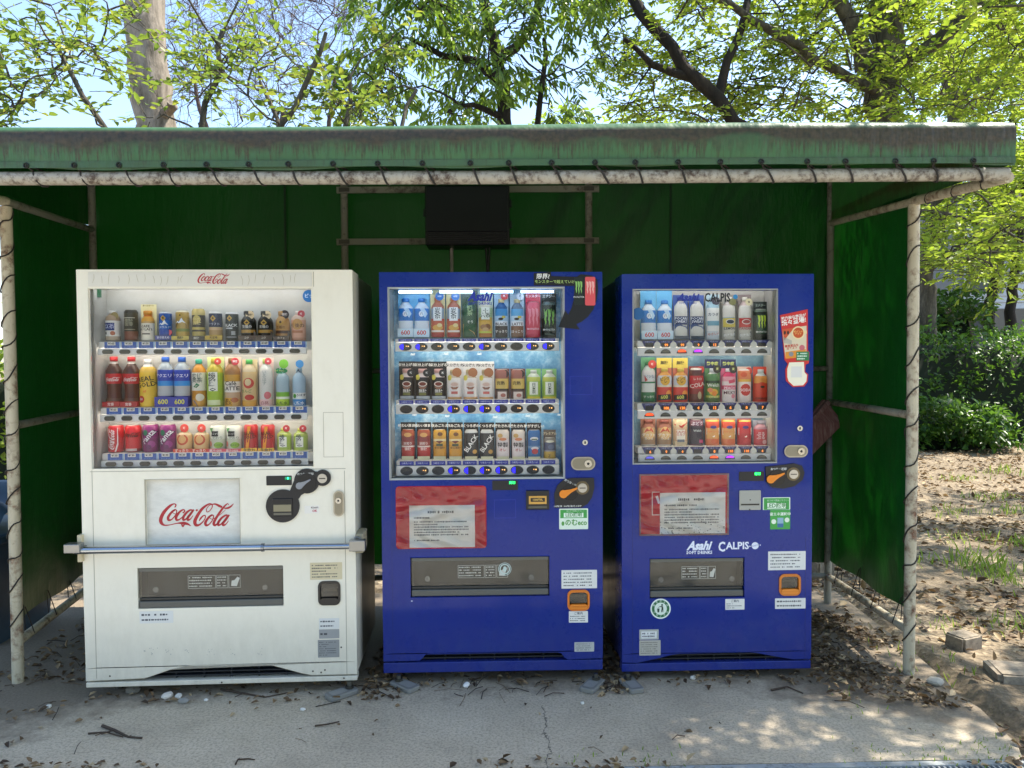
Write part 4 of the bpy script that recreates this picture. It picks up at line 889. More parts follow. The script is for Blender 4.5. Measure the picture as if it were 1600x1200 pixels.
# money panel
x0, x1, z0, z1 = MW.r(415, 740, 455, 755); d_ = MW.B(MB().prism(rrect(x0, x1, z0, z1, .003, 2), -.002, -.0001, DARK), 'amount_display')
p = Q(449, 744); MW.B(MB().box(p[0] - .013, p[0] + .013, -.0025, -.0021, p[1] - .006, p[1] + .006, '#0c7a4a|e0.4').text('0', p[0], p[1], .014, '#30ffb0|e1.5', -.0029, .02), 'indicator', d_)
def circ(px, py, r): x, z = Q(px, py); k = MW.W / 428; return x, z, r * k
cp = MB()
for k, (px, py, r_) in enumerate(((441, 787, 26.5), (479, 748, 20), (504, 743, 13))): x, z, r_ = circ(px, py, r_); cp.disc(x, z, r_, -.008 - .0008 * k, -.0001, DARK, n=36)
a, b_, c, d = Q(452, 764), Q(466, 776), Q(489, 748), Q(478, 735); cp.prism([a, b_, Q(470, 770), Q(497, 755), Q(494, 733), Q(460, 745)], -.0078, -.0001, DARK)
cpo = MW.B(cp, 'coin_plate')
x, z, r_ = circ(479, 750, 15); mb = MB().disc(x, z, r_, -.012, -.0095, '#0c0d10|r.3'); MW.B(mb, 'lever_hub', cpo)
mb = MB(); x, z, r_ = circ(468, 755, 5); lever(mb, x, z, .055, R(28), '#8f9094|r.4', -.0122); MW.B(mb, 'return_lever', cpo)
x, z, r_ = circ(504, 743.5, 7.5); o = MW.B(MB().disc(x, z, r_, -.016, -.0095, STEEL), 'coin_slot', cpo); MW.B(MB().box(x - .014, x + .014, -.0172, -.0161, z - .0022, z + .0022, '#2a2622'), 'slot', o)
p = Q(477, 737); MW.B(MB().text('おつり・返却', p[0], p[1], .012, '#c9c9c4', -.0099, .02), 'lettering', cpo)
x0, x1, z0, z1 = MW.r(425, 775, 457, 803); o = MW.B(MB().box(x0, x1, -.0125, -.0082, z0, z1, '#0e0f12|r.3'), 'note_slot', cpo, bevel=.003)
h = z1 - z0; MW.B(MB().box(x0 + .006, x1 - .006, -.0145, -.0126, z0 + h * .28, z0 + h * .66, '#8d8468|r.4'), 'note_plate', o); MW.B(MB().box(x0 + .006, x1 - .006, -.0138, -.0126, z0 + h * .08, z0 + h * .2, '#6a6658|r.4'), 'note_lip', o)
MW.sticker((475, 787, 498, 799), '#ece6da|r.6', rows=0); p = Q(491, 795); MW.B(MB().text('OK', p[0], p[1], .014, '#c03048', -.0015, .03).text('新500円', p[0], p[1] + .014, .009, '#503038', -.0015, .02), 'lettering')
MW.coin_lock((521, 763, 537.5, 803), True)
# coin return cup
def cup(mc, hole, body, lip, arch=True):
    x0, x1, z0, z1 = hole[:4]; d = .04; L = '#2c2824|r.5'; mb = MB()
    mb.add([(x0, d, z0), (x1, d, z0), (x1, d, z1), (x0, d, z1)], [(0, 1, 2, 3)], L); mb.box(x0 + .012, x1 - .012, .02, .039, z0 + .05, z0 + .062, '#7a7060|r.4'); mc.B(mb, 'return_cup')
    t = .006; O = rrect(x0 - t, x1 + t, z0 - t, z1 + t, (x1 - x0) * .28, 5); I_ = rrect(x0 + t * .6, x1 - t * .6, z0 + t, z1 - t, (x1 - x0) * .2, 5); n = len(O); mb = MB()
    mb.add([(x, -.006, z) for x, z in O] + [(x, -.006, z) for x, z in I_] + [(x, -.0002, z) for x, z in O] + [(x, .038, z) for x, z in I_], [(i, (i + 1) % n, (i + 1) % n + n, i + n) for i in range(n)] + [(i, i + 2 * n, (i + 1) % n + 2 * n, (i + 1) % n) for i in range(n)] + [(i + n, (i + 1) % n + n, (i + 1) % n + 3 * n, i + 3 * n) for i in range(n)], body); fr = mc.B(mb, 'return_frame')
    mc.B(MB().prism(rrect(x0 + .004, x1 - .004, z0 + .003, z0 + (z1 - z0) * .28, .012, 4), -.008, .01, lip), 'return_lip', fr)
    mc.B(MB().box(x0 + .006, x1 - .006, .004, .006, z0 + (z1 - z0) * .32, z1 - .008, 'smoke'), 'return_flap', fr)
cup(MW, crt, '#23211f|r.3', '#23211f|r.3')
MW.sticker((483, 876, 534, 903), '#d8c9a4|r.7', rows=5, seed=3, label='yellowed permit sticker'); MW.sticker((217, 953, 269, 972), '#e2e0d8|r.7', rows=2, seed=5)
MW.sticker((497, 964, 529, 981), '#d9d8d2|r.6', rows=2, seed=6); MW.sticker((497, 981.5, 529, 996), '#9a9a98|r.5', rows=1, seed=7); MW.sticker((495, 998, 529, 1026), '#8f908e|r.45', rows=7, seed=8, tm='#55565a')
mb = MB(); rr = random.Random(4)
for i in range(46):
    px = rr.choice((228, 236, 262, 290, 325, 357, 398)) + rr.uniform(-5, 9); py = 1017 + rr.uniform(-6, 5); p = Q(px, py); s_ = rr.uniform(.001, .0028)
    mb.add([(p[0] - s_, -.0004, p[1]), (p[0] + s_ * .4, -.0004, p[1] - s_ * 1.6), (p[0] + s_, -.0004, p[1] + s_ * .6)], [(0, 1, 2)], '#aaa69c|r.7')
for px, py in ((171, 1056), (344, 1066), (536, 1059), (487, 1048), (500, 1050), (506, 1046), (532, 1010)):
    p = Q(px, py); mb.disc(p[0], p[1], .004, -.0008, -.0001, '#4c443a', n=8)
MW.B(mb, 'scuff_marks', kind='stuff')
# telescopic security bar
sb = MB().tube([Q(128, 853)[:1] + (-.05, Q(128, 853)[1]), Q(414, 848)[:1] + (-.05, Q(414, 848)[1])], .0165, 16, '#b5b9be|m1|r.16'); bar = MW.B(sb, 'security_bar')
a, b_ = Q(412, 848), Q(549, 846); MW.B(MB().tube([(a[0], -.05, a[1]), (b_[0], -.05, b_[1])], .0135, 16, '#a9adb2|m1|r.16'), 'inner_tube', bar)
a = Q(414, 848); MW.B(MB().tube([(a[0] - .006, -.05, a[1]), (a[0] + .006, -.05, a[1])], .0185, 16, '#8f9296|m1|r.25'), 'collar', bar)
x0, x1, z0, z1 = MW.r(105, 846, 129, 860, -.05); MW.B(MB().box(x0, x1, -.075, -.028, z0, z1, '#9b9a95|m.8|r.35'), 'end_block', bar, bevel=.003)
x0, x1, z0, z1 = MW.r(546, 840, 571, 857, -.05); MW.B(MB().box(x0, x1, -.072, -.03, z0, z1, '#9b9a95|m.8|r.35'), 'end_block', bar, bevel=.003)
x0, x1, z0, z1 = MW.r(125, 832, 132, 874, 0); MW.B(MB().box(x0, x1, -.02, .16, z0, z1, '#d2c3a0|r.6'), 'bar_bracket', bar, bevel=.002); MW.B(MB().box(x0 + .002, x1 + .02, -.06, -.018, (z0 + z1) / 2 - .012, (z0 + z1) / 2 + .014, '#6a675e|m1|r.4'), 'bar_hook', bar)
x = MW.W; z = Q(560, 850)[1]; MW.B(MB().box(x, x + .035, -.01, .12, z - .03, z + .055, '#a79c80|r.6'), 'bar_bracket', bar, bevel=.004)
MW.B(MB().tube([(x + .012 + .016 * math.cos(t), -.03, z + .025 + .022 * math.sin(t)) for t in np.linspace(0, math.pi, 9)], .0045, 8, '#8a8a88|m1|r.3').box(x - .008, x + .032, -.042, -.02, z - .015, z + .026, '#3c3a36|r.4'), 'padlock', bar)
# rails: (top, split, bottom, x0, x1, first button x, pitch)
rails(MW, [(531, 542, 552, 153, 479, 170, 26.45), (633, 644, 655, 156, 480, 173, 26.35), (704, 715, 725, 158, 481, 174.5, 26.2)], None, None, 12, 'W')
for ri, py in enumerate((531, 633, 704)):
    x0, x1, z0, z1 = MW.r(479.5, py, 488.5, py + 13, .055); MW.B(MB().box(x0, x1, .06, .16, z0, z1, '#d6d3c8|r.4'), 'shelf_bracket')
    p = Q(143, py + 20, .05); p2 = Q(160, py + 21, .055); MW.B(MB().tube([(p[0] + .004, .07, p[1]), (p2[0], .09, p2[1])], .004, 6, '#a09d94|m.5|r.4'), 'shelf_arm')
x0, x1, z0, z1 = MW.r(153, 452, 160, 464, .1); MW.B(MB().box(x0, x1, .08, .10, z0, z1, '#3f7a5a|r.5'), 'lamp_end')

# ---------- middle blue machine
MM = Machine('vending_machine', 'wider glossy blue vending machine with lit window and black arrow sticker', (-.5960, 3.4725), (.4125, 3.5010), .050, 1.83, ((591, 426), (939, 424), (599, 1053), (943, 1046)), 'blue_paint', 'blue_paint_dark')
Q = MM.q
win = MM.r(608, 450, 880, 744.5) + (.046,); flp = MM.r(641, 868, 858, 930) + (.043,); crt = MM.r(888.5, 921, 919.5, 950) + (.04,)
MM.shell(win, [flp, crt], [Q(655, 1033), Q(660, 1029), Q(664, 1024), Q(670, 1021.5), Q(872, 1019), Q(878, 1021), Q(882, 1027), Q(888, 1030.5)], Q(770, 1032)[1] - .004)
def icy(key, e=0.0):
    m, nt, b = newmat(key); v = coords(nt)
    nt.links.new(ramp(nt, noise(nt, v, 9, 7, .75), [(.3, '#2f6fa8'), (.5, '#6aa5cc'), (.62, '#a9cde2'), (.75, '#dcecf4')]).outputs[0], b.inputs['Base Color']); b.inputs['Roughness'].default_value = .4
icy('ice_print'); M('#b9bcb8|r.4')
MM.cavity(win, 'ice_print', '#b9bcb8|r.4'); MM.flap(flp, 11)
x0, x1, z0, z1 = MM.r(606, 448, 881, 746.5); MM.frame((x0, x1, z0, z1), .008, '#a9aca8|r.4')
# fluorescent tube behind the top edge (this machine is switched on)
x0, x1, z0, z1 = win[:4]
for k in range(4):
    a = x0 + (x1 - x0) * (.05 + .235 * k); MM.B(MB().tube([(a, .045, z1 - .012), (a + (x1 - x0) * .19, .045, z1 - .012)], .006, 10, '#bcd8ff|e4'), 'display_lamp')
MM.B(MB().box(x0 + .01, x1 - .01, .028, .034, z1 - .026, z1 - .004, 'clear_plastic'), 'lamp_cover')
rails(MM, [(527, 533, 547, 616, 872, 632, 24.75), (622, 629, 644, 617, 872, 633.5, 24.65), (717, 724.5, 740, 618, 873, 634.5, 24.6)], None, None, 10, 'M')
for i, (px, py) in enumerate(((695, 551), (747, 551), (646, 646), (772, 649), (823, 647), (873, 645), (643, 552), (697, 648))):
    p = Q(px, py, .16); mb = MB(); asahi(mb, p[0] - .012, p[0] + .012, p[1] - .006, p[1] + .006, '#e6f0f6', .1685); MM.B(mb, 'wordmark')
x0, x1, z0, z1 = MM.r(728, 455, 768, 470, .012); mb = MB(); asahi(mb, x0, x1, z0, z1, '#1a2c9c|r.4', .0128); mb.text('SOFT DRINKS', (x0 + x1) / 2, z0 - .011, .017, '#1a2c9c|r.4', .0128, .02, sx=1.05); MM.B(mb, 'wordmark')
# arrow sticker: black tab, curved arrow, two cans, slogan
ST = -.0032; mb = MB(); K = '#0b0c0b|r.5'
mb.prism([Q(*p) for p in ((831.5, 427), (858, 424.5), (859, 431), (899, 432), (905, 428), (922, 430), (931, 436), (932.5, 452), (930, 468), (925, 482), (917, 493), (907, 501), (898.5, 505), (904, 513), (870.5, 509.5), (881, 483.5), (886, 490.5), (891, 480), (894.5, 466), (895.5, 446), (856, 445.5), (832, 445.5))], ST, -.0001, K)
st = MM.B(mb, 'arrow_sticker')
p = Q(846, 432); mb = MB().text('限界?', p[0], p[1], .026, '#f2f2ee', ST - .0004, .02, shear=.1)
p = Q(864.5, 440); mb.text('モンスターで超えていけ', p[0], p[1], .0168, '#b4d07a', ST - .0004, .015, rot=R(-.6)); MM.B(mb, 'slogan', st)
x0, x1, z0, z1 = MM.r(895, 433, 909, 475); mb = MB().prism(rrect(x0, x1, z0, z1, .006, 3), ST - .0012, ST - .0002, '#15201a|r.3'); claw(mb, (x0 + x1) / 2, z0 + (z1 - z0) * .62, (x1 - x0) * .8, (z1 - z0) * .5, '#8fc46a', ST - .0016); mb.text('MONSTER', (x0 + x1) / 2, z0 + (z1 - z0) * .28, .011, '#e8e8e4', ST - .0016); MM.B(mb, 'can_picture', st)
x0, x1, z0, z1 = MM.r(912, 432, 928, 476); mb = MB().prism(rrect(x0, x1, z0, z1, .006, 3), ST - .0012, ST - .0002, '#e0555a|r.3'); claw(mb, (x0 + x1) / 2, z0 + (z1 - z0) * .6, (x1 - x0) * .8, (z1 - z0) * .5, '#f4b8b0', ST - .0016); MM.B(mb, 'can_picture', st)
x0, x1, z0, z1 = MM.r(889, 585, 924, 614); MM.frame((x0, x1, z0, z1), .0018, '#2a3aa8|r.3', -.0008, .002, 'cover_plate')
x0, x1, z0, z1 = MM.r(771, 778, 805, 807); MM.frame((x0, x1, z0, z1), .0018, '#2a3aa8|r.3', -.0008, .002, 'cover_plate')
def keyhole(mc, px, py):
    x, z = mc.q(px, py); o = mc.B(MB().disc(x, z, .0125, -.006, -.0001, '#cfcfca|m1|r.25', n=20), 'key_lock', bevel=.0015); mc.B(MB().disc(x, z, .004, -.0066, -.0061, '#222'[:1] + '222222', rz=.007, n=10), 'key_slot', o)
keyhole(MM, 913, 688); MM.coin_lock((891, 710.5, 929, 731))
def disp(mc, rect, gp):
    x0, x1, z0, z1 = mc.r(*rect); o = mc.B(MB().prism(rrect(x0, x1, z0, z1, .003, 2), -.002, -.0001, DARK), 'amount_display'); p = mc.q(*gp)
    mc.B(MB().text('売切', p[0], p[1], .014, '#20ff60|e1.6', -.0026, .03), 'indicator', o)
disp(MM, (768, 748, 808, 763), (799, 751.5))
def money(mc, P, slot, hub, letter, foot=None):
    """teardrop coin plate with an orange return lever"""
    o = mc.B(MB().prism([mc.q(*p) for p in P], -.008, -.0001, DARK), 'coin_plate', bevel=.002)
    x, z = mc.q(*hub); mc.B(MB().disc(x + .012, z + .004, .038, -.0105, -.0082, '#0b0c0e|r.25'), 'lever_hub', o)
    mb = MB(); lever(mb, x - .02, z - .003, .068, R(22), '#f08a1c|r.4', -.0108); mc.B(mb, 'return_lever', o)
    x, z = mc.q(*slot); mc.B(MB().disc(x, z, .031, -.011, -.0082, '#6b6250|m1|r.35', n=26), 'coin_ring', o); c = mc.B(MB().disc(x, z, .021, -.016, -.0112, STEEL, n=24), 'coin_slot', o); mc.B(MB().box(x - .014, x + .014, -.0172, -.0161, z - .002, z + .002, '#2a2622'), 'slot', c)
    x, z = mc.q(*letter); mb = MB().text('おつり・返却', x, z, .0125, '#e4e4de', -.0086, .02, rot=R(0 if not foot else -30))
    if foot: x, z = mc.q(*foot); mb.text('100円硬貨・500円硬貨が使えます', x, z, .0085, '#e4e4de', -.0086, .02)
    mc.B(mb, 'lettering', o)
money(MM, [(866, 790), (865, 768), (870, 755), (880, 746), (892, 743.5), (927, 743), (928, 758), (924, 774), (917, 784), (908, 789.5)], (909, 758.5), (886, 767), (892, 752), (886, 787.5))
x0, x1, z0, z1 = MM.r(821, 763, 857, 793); o = MM.B(MB().box(x0, x1, -.01, -.0001, z0, z1, '#17181b|r.35'), 'note_unit', bevel=.003); h = z1 - z0
MM.B(MB().box(x0 + .012, x1 - .012, -.0125, -.0101, z0 + h * .3, z0 + h * .72, '#d8a24a|r.4').box(x0 + .02, x1 - .02, -.0128, -.0124, z0 + h * .42, z0 + h * .62, '#1c1b18').text('1000円札', (x0 + x1) / 2, z0 + h * .52, .012, '#f0c060', -.0131, .02), 'note_plate', o); MM.B(MB().box(x0 + .01, x1 - .01, -.0118, -.0101, z0 + h * .08, z0 + h * .2, '#5a564a|r.4'), 'note_lip', o)
def eco(mc, rect, top):
    x0, x1, z0, z1 = mc.r(*rect); h, w = z1 - z0, x1 - x0; mb = MB().prism(rrect(x0, x1, z0, z1, .003, 2), -.0009, -.0001, '#e2f0dc|r.45')
    t = z0 + h * top; mb.box(x0 + w * .04, x1 - w * .04, -.0012, -.0009, t, z1 - h * .06, '#3fa046|r.45').box(x0 + w * .16, x1 - w * .16, -.0015, -.0012, t + (z1 - t) * .08, t + (z1 - t) * .55, '#e6f4e0')
    mb.text('LED照明', (x0 + x1) / 2, t + (z1 - t) * .32, (z1 - t) * .46, '#3a8a44', -.0019, .02); mb.text('省エネで環境にやさしい', (x0 + x1) / 2 + w * .06, t + (z1 - t) * .74, (z1 - t) * .17, '#dff2d8', -.0019)
    if top > .2: mb.text('のむeco', (x0 + x1) / 2 + w * .08, z0 + h * .31, h * .34, '#4f9a3e', -.0012, .03, sx=.9); mb.disc(x0 + w * .13, z0 + h * .28, w * .05, -.0013, -.0009, '#4f9a3e', rz=w * .08, n=10)
    return mc.B(mb, 'sticker', label='green and white LED lighting sticker')
eco(MM, (873, 791.5, 918.5, 824), .54)
def poster(mc, rect, paper, rad, seed, frame=None, dirty=False):
    x0, x1, z0, z1 = mc.r(*rect); key = 'red_poster%d' % seed
    m, nt, b = newmat(key); nt.links.new(ramp(nt, noise(nt, coords(nt), 3, 3), [(.3, '#b01422'), (.7, '#c81c2a')]).outputs[0], b.inputs['Base Color']); b.inputs['Roughness'].default_value = .5; b.inputs['Specular IOR Level'].default_value = .2
    o = mc.B(MB().prism(rrect(x0, x1, z0, z1, rad, 4), -.002, -.0001, key), 'poster_panel')
    if frame: mc.frame((x0, x1, z0, z1), .007, frame, -.005, -.0021, 'panel_frame')
    a, b_, c, d = mc.r(*paper); mb = MB().box(a, b_, -.0026, -.0021, c, d, PAPER); w, h = b_ - a, d - c
    mc.lines(mb, a + w * .28, b_ - w * .28, d - h * .2, d - h * .12, 1, '#3a3a3e', -.003, .4, seed); mc.lines(mb, a + w * .07, a + w * .62, d - h * .33, d - h * .26, 1, '#55565a', -.003, .3, seed + 1)
    mc.lines(mb, a + w * .07, b_ - w * .07, c + h * .27, d - h * .36, 6, '#55565a', -.003, .3, seed + 2, .97, .06); mc.lines(mb, a + w * .07, a + w * .55, c + h * .14, c + h * .2, 1, '#55565a', -.003, .3, seed + 3)
    if dirty:
        r_ = random.Random(9)
        for i in range(150):
            u = r_.random(); v_ = r_.random() ** 2.5 * .35; s_ = r_.uniform(.0012, .004); x, z = a + w * u, c + h * v_
            mb.add([(x - s_, -.0032, z), (x + s_ * r_.random(), -.0032, z - s_), (x + s_, -.0032, z + s_ * r_.random())], [(0, 1, 2)], '#4d4a40|r.8')
    mc.B(mb, 'notice_sheet', o)
    # crumpled clear film taped over it
    mb = sheet(lambda u, v: (x0 + .003 + (x1 - x0 - .006) * u, -.0105 - .0060 * math.sin(9 * u + 4 * math.sin(5 * v)) * math.sin(7 * v + 3 * u) - .0014 * math.sin(31 * u + 17 * v), z0 + .003 + (z1 - z0 - .006) * v), 40, 30, 'film'); mc.B(mb, 'cover_sheet', o)
    return o
poster(MM, (618, 757, 759, 855), (639, 787, 741, 853), .016, 21)
MM.sticker((877, 888, 933, 917), rows=5, seed=31, title=None); cup(MM, crt, '#e07a1e|r.35', '#f08a28|r.35'); MM.sticker((889, 953, 919, 971), rows=3, title='ご案内', seed=32, label='small white notice below the orange coin return'); MM.sticker((898, 1002, 929, 1017), '#b9bab6|r.4', rows=4, seed=33)
p = Q(643, 938); MM.B(MB().disc(p[0], p[1], .004, -.0006, -.0001, '#c4c8dc', n=7), 'paint_chip')
x, z = Q(788, 887, .008); mb = MB()
for r0, r1 in ((.030, .0275), (.024, .019)):
    n = 24; mb.add([(x + r * math.cos(2 * math.pi * i / n), .0068, z + r * math.sin(2 * math.pi * i / n)) for r in (r0, r1) for i in range(n)], [(i, (i + 1) % n, (i + 1) % n + n, i + n) for i in range(n)], '#c4d4cc|r.5')
mb.disc(x, z, .008, .0066, .0068, '#c4d4cc|r.5', n=12, rz=.013); MM.B(mb, 'round_mark')

# ---------- right blue machine
MR = Machine('vending_machine', 'narrow blue vending machine nearest the side wall, with a red hand-shaped poster', (.5005, 3.5001), (1.3845, 3.5292), .039, 1.83, ((971, 429), (1271, 427), (972, 1051), (1268, 1044)), 'blue_paint', 'blue_paint_dark')
Q = MR.q
win = MR.r(990, 453, 1213, 720.5) + (.046,); flp = MR.r(1015, 870, 1163, 932) + (.043,); crt = MR.r(1219, 896, 1249, 926) + (.04,)
MR.shell(win, [flp, crt], [Q(995, 1037), Q(1030, 1029), Q(1050, 1023.5), Q(1062, 1022), Q(1170, 1018.5), Q(1182, 1020), Q(1215, 1026), Q(1240, 1030)], Q(1120, 1033)[1] - .005)
m, nt, b = newmat('case_mixed'); v = coords(nt); sp_ = nt.nodes.new('ShaderNodeSeparateXYZ'); nt.links.new(v, sp_.inputs[0])
zf = ramp(nt, math_(nt, 'MULTIPLY', sp_.outputs[2], .5), [(.735, (1, 1, 1, 1)), (.755, (0, 0, 0, 1))]).outputs[0]
nt.links.new(mix(nt, math_(nt, 'MULTIPLY', zf, .9), lin('#c4c1b6'), ramp(nt, noise(nt, v, 9, 7, .75), [(.3, '#2a5f86'), (.55, '#5d93ad'), (.75, '#b9ccd0')]).outputs[0]), b.inputs['Base Color'])
MR.cavity(win, 'case_mixed', '#c2c0b6|r.4', lamp=3); MR.flap(flp, 17)
x0, x1, z0, z1 = MR.r(988, 451, 1214, 722); MR.frame((x0, x1, z0, z1), .005, '#a9a9a2|r.4')
x0, x1, z0, z1 = MR.r(1208, 453, 1213, 717, .03); MR.B(MB().box(x0, x1, .02, .05, z0, z1, '#b7b6ae|m.4|r.35'), 'window_stile')
rails(MR, [(530, 541, 554, 996, 1204, 1014, 25.1), (627, 639, 651.5, 996, 1204, 1014, 25.1), (695.5, 706.5, 718, 997, 1204, 1014.5, 25.0)], None, None, 8, 'R')
x0, x1, z0, z1 = MR.r(1056, 458, 1092, 470, .012); mb = MB(); asahi(mb, x0, x1, z0, z1, '#1a2c8c|r.4', .0128); mb.text('SOFT DRINKS', (x0 + x1) / 2, z0 - .009, .013, '#1a2c8c|r.4', .0128, .02)
MR.B(mb, 'wordmark'); mb = MB(); x0, x1, z0, z1 = MR.r(1100, 457, 1140, 471, .012); fit_text(mb, 'CALPIS', x0, x1, z0, z1, '#15181c', .0128, .03); p = Q(1148, 463, .012); mb.disc(p[0], p[1], .011, .0126, .013, '#2f86bc', n=16); MR.B(mb, 'wordmark')
p = Q(995, 490, .014); MR.B(MB().disc(p[0] + .004, p[1], .028, .0122, .0138, '#1f5f96', n=20), 'sticker')
# hand-shaped red poster (scan code left out: plain white square)
mb = MB().prism([Q(*p) for p in ((1217.5, 491), (1261, 481.5), (1261.5, 545), (1264, 548), (1263, 565), (1258, 567), (1257, 578), (1262, 582), (1261, 594), (1256, 601), (1238, 602), (1231, 596), (1227, 592), (1226, 575), (1230, 566), (1225, 560), (1221, 520))], ST, -.0001, '#cc2a24|r.4'); hp = MR.B(mb, 'hand_poster')
mb = MB(); y = ST - .0004
mb.add([(*Q(*p)[:1], y, Q(*p)[1]) for p in ((1221, 513), (1259, 507), (1259, 545), (1258, 552), (1240, 556), (1226, 558))], [tuple(range(5, -1, -1))], '#dccdae|r.5')
for q_, c_ in ((((1221, 513), (1240, 510), (1224, 530)), '#d0562c'), (((1226, 548), (1258, 543), (1258, 553), (1240, 557), (1226, 558)), '#e0902c'), (((1222, 524), (1236, 530), (1236, 536), (1223, 534)), '#b8b0a0')):
    mb.prism([Q(*p) for p in q_], y - .0003, y - .0001, c_)
mb.prism([Q(*p) for p in ((1232, 564), (1255, 563), (1256, 579), (1260, 583), (1259, 593), (1254, 599), (1239, 600), (1231, 593), (1229, 586), (1229, 574))], y - .0003, y, '#f2ecd2|r.5')
x0, x1, z0, z1 = MR.r(1235, 570, 1252, 587); mb.box(x0, x1, y - .0006, y - .0004, z0, z1, '#dedcd4')
p = Q(1236, 493.5); mb.text('魅力的な商品が', p[0] + .008, p[1] - .001, .0165, '#fbf6ea', y - .0004, .02, rot=R(9)); p = Q(1239, 501); mb.text('続々登場!', p[0], p[1], .027, '#fbf6ea', y - .0004, .025, rot=R(9))
x, z = Q(1246, 518); mb.disc(x, z, .030, y - .0006, y, '#f0d8a0').disc(x, z, .024, y - .0009, y - .0006, '#c8501e').box(x + .026, x + .04, y - .0005, y, z - .004, z + .01, '#e8d49a').text('ポイント\nゲット', x, z, .011, '#f4c46a', y - .0013, .02)
for px in (1225, 1230): p = Q(px, 518); mb.disc(p[0], p[1], .005, y - .0005, y, '#241c18', rz=.009, n=10)
p = Q(1236, 540); mb.text('豪華賞品を\n当てよう', p[0], p[1], .013, '#c03428', y - .0004, .02, rot=R(6)); p = Q(1252, 541); mb.disc(p[0], p[1], .013, y - .0005, y, '#c86a70', n=14); p = Q(1235, 551); mb.disc(p[0], p[1], .011, y - .0005, y, '#8a8c90', n=14)
x0, x1, z0, z1 = MR.r(1243, 547, 1263, 561); mb.box(x0, x1, y - .0006, y - .0001, z0, z1, '#1e7a44'); MR.lines(mb, x0 + .004, x1 - .004, z0 + .003, z1 - .003, 3, '#d8ecd8', y - .0009, .3, 3)
MR.B(mb, 'poster_print', hp)
keyhole(MR, 1249, 666); MR.coin_lock((1224, 692, 1261, 711))
disp(MR, (1154, 734, 1193, 748.5), (1183, 737.5))
money(MR, [(1194.5, 726), (1225, 722.5), (1240, 720.5), (1252, 724), (1256, 735), (1253, 746), (1240, 756), (1222, 760), (1205, 758), (1196, 750)], (1238, 737), (1209, 744), (1215, 729.5))
x0, x1, z0, z1 = MR.r(1154, 763, 1187.5, 793.5); o = MR.B(MB().prism(rrect(x0, x1, z0, z1, .004, 3), -.008, -.0001, '#a9a79c|r.45'), 'card_reader', bevel=.002); h = z1 - z0; MR.B(MB().box(x0 + .007, x1 - .007, -.0088, -.0081, z0 + h * .24, z0 + h * .32, '#24231f'), 'slot', o); MR.B(MB().disc((x0 + x1) / 2, z0 + h * .52, .003, -.0088, -.0081, '#2e2d28', n=8), 'screw', o); MR.B(MB().disc((x0 + x1) / 2 - .002, z0 + .001, .004, -.0088, -.0081, '#2e2d28', n=8), 'latch', o)
eco(MR, (1191.5, 774, 1234.5, 793.5), .02)
x0, x1, z0, z1 = MR.r(1203, 793.8, 1234.5, 824); mb = MB().prism(rrect(x0, x1, z0, z1, .003, 2), -.0009, -.0001, '#46a648|r.45'); w, h = x1 - x0, z1 - z0
mb.text('省エネ運転中', (x0 + x1) / 2, z1 - h * .22, .0165, '#f0f8ea', -.0013, .02).box(x0 + w * .36, x0 + w * .66, -.0014, -.0009, z0 + h * .1, z0 + h * .6, '#8fb4c8').box(x0 + w * .36, x0 + w * .66, -.0017, -.0014, z0 + h * .1, z0 + h * .3, '#2f6aa0')
for u in (.18, .84): mb.disc(x0 + w * u, z0 + h * (.4 if u < .5 else .48), w * .12, -.0014, -.0009, '#e8f2de', n=14)
MR.B(mb, 'sticker', label='green energy saving sticker with a tiny fridge')
po = poster(MR, (998.5, 737.5, 1138, 834), (1030.5, 767, 1132.5, 834), .004, 41, '#7a5a5c|r.5', True)
x0, x1, z0, z1 = MR.r(1018, 766, 1030, 803); mb = MB(); wt = '#ecdcd8|r.5'; mb.box(x0, x0 + .004, -.003, -.0021, z0, z1, wt).box(x0, x1, -.003, -.0021, z1 - .004, z1, wt).box(x0, x1, -.003, -.0021, z0, z0 + .004, wt); mb.stroke([(x0 + .022, z1 - .02), (x1 - .002, (z0 + z1) / 2)], [.012, .010], wt, -.0031, 2); MR.B(mb, 'frame_print', po)
x0, x1, z0, z1 = MR.r(1072, 843, 1112.5, 857.5); mb = MB(); wt = '#e8ecf8|r.4'; asahi(mb, x0, x1, z0, z1, wt, -.0006); MR.B(mb, 'wordmark'); mb = MB(); a = Q(1092, 861)[1]; fit_text(mb, 'SOFT DRINKS', x0, x1, a - .008, a + .008, wt, -.0006, .03); MR.B(mb, 'wordmark')
x0, x1, z0, z1 = MR.r(1122, 843.5, 1170, 858); mb = MB(); fit_text(mb, 'C', x0, x0 + .032, z0 - .004, z1, wt, -.0006, .03); fit_text(mb, 'ALPIS', x0 + .034, x1, z0 + .006, z1 - .002, wt, -.0006, .03)
x, z = Q(1179.5, 850); mb.disc(x, z, .0165, -.0008, -.0002, wt, n=22); mb.text('カルピス', x, z, .0075, '#2a3a9a', -.0012, .02, rot=R(12))
for dx in (-.024, .024): mb.disc(x + dx, z + dx * .1, .003, -.0008, -.0002, wt, n=8)
MR.B(mb, 'wordmark')
MR.sticker((1200, 858.5, 1259, 888), rows=5, seed=51); cup(MR, crt, '#d87a24|r.35', '#ee9030|r.35'); MR.sticker((1133, 934, 1163, 951), rows=3, title='ご案内', seed=52, label='small white notice under the delivery flap'); MR.sticker((1211, 932.5, 1259, 949), rows=2, seed=53, label='white sticker with handwritten phone number')
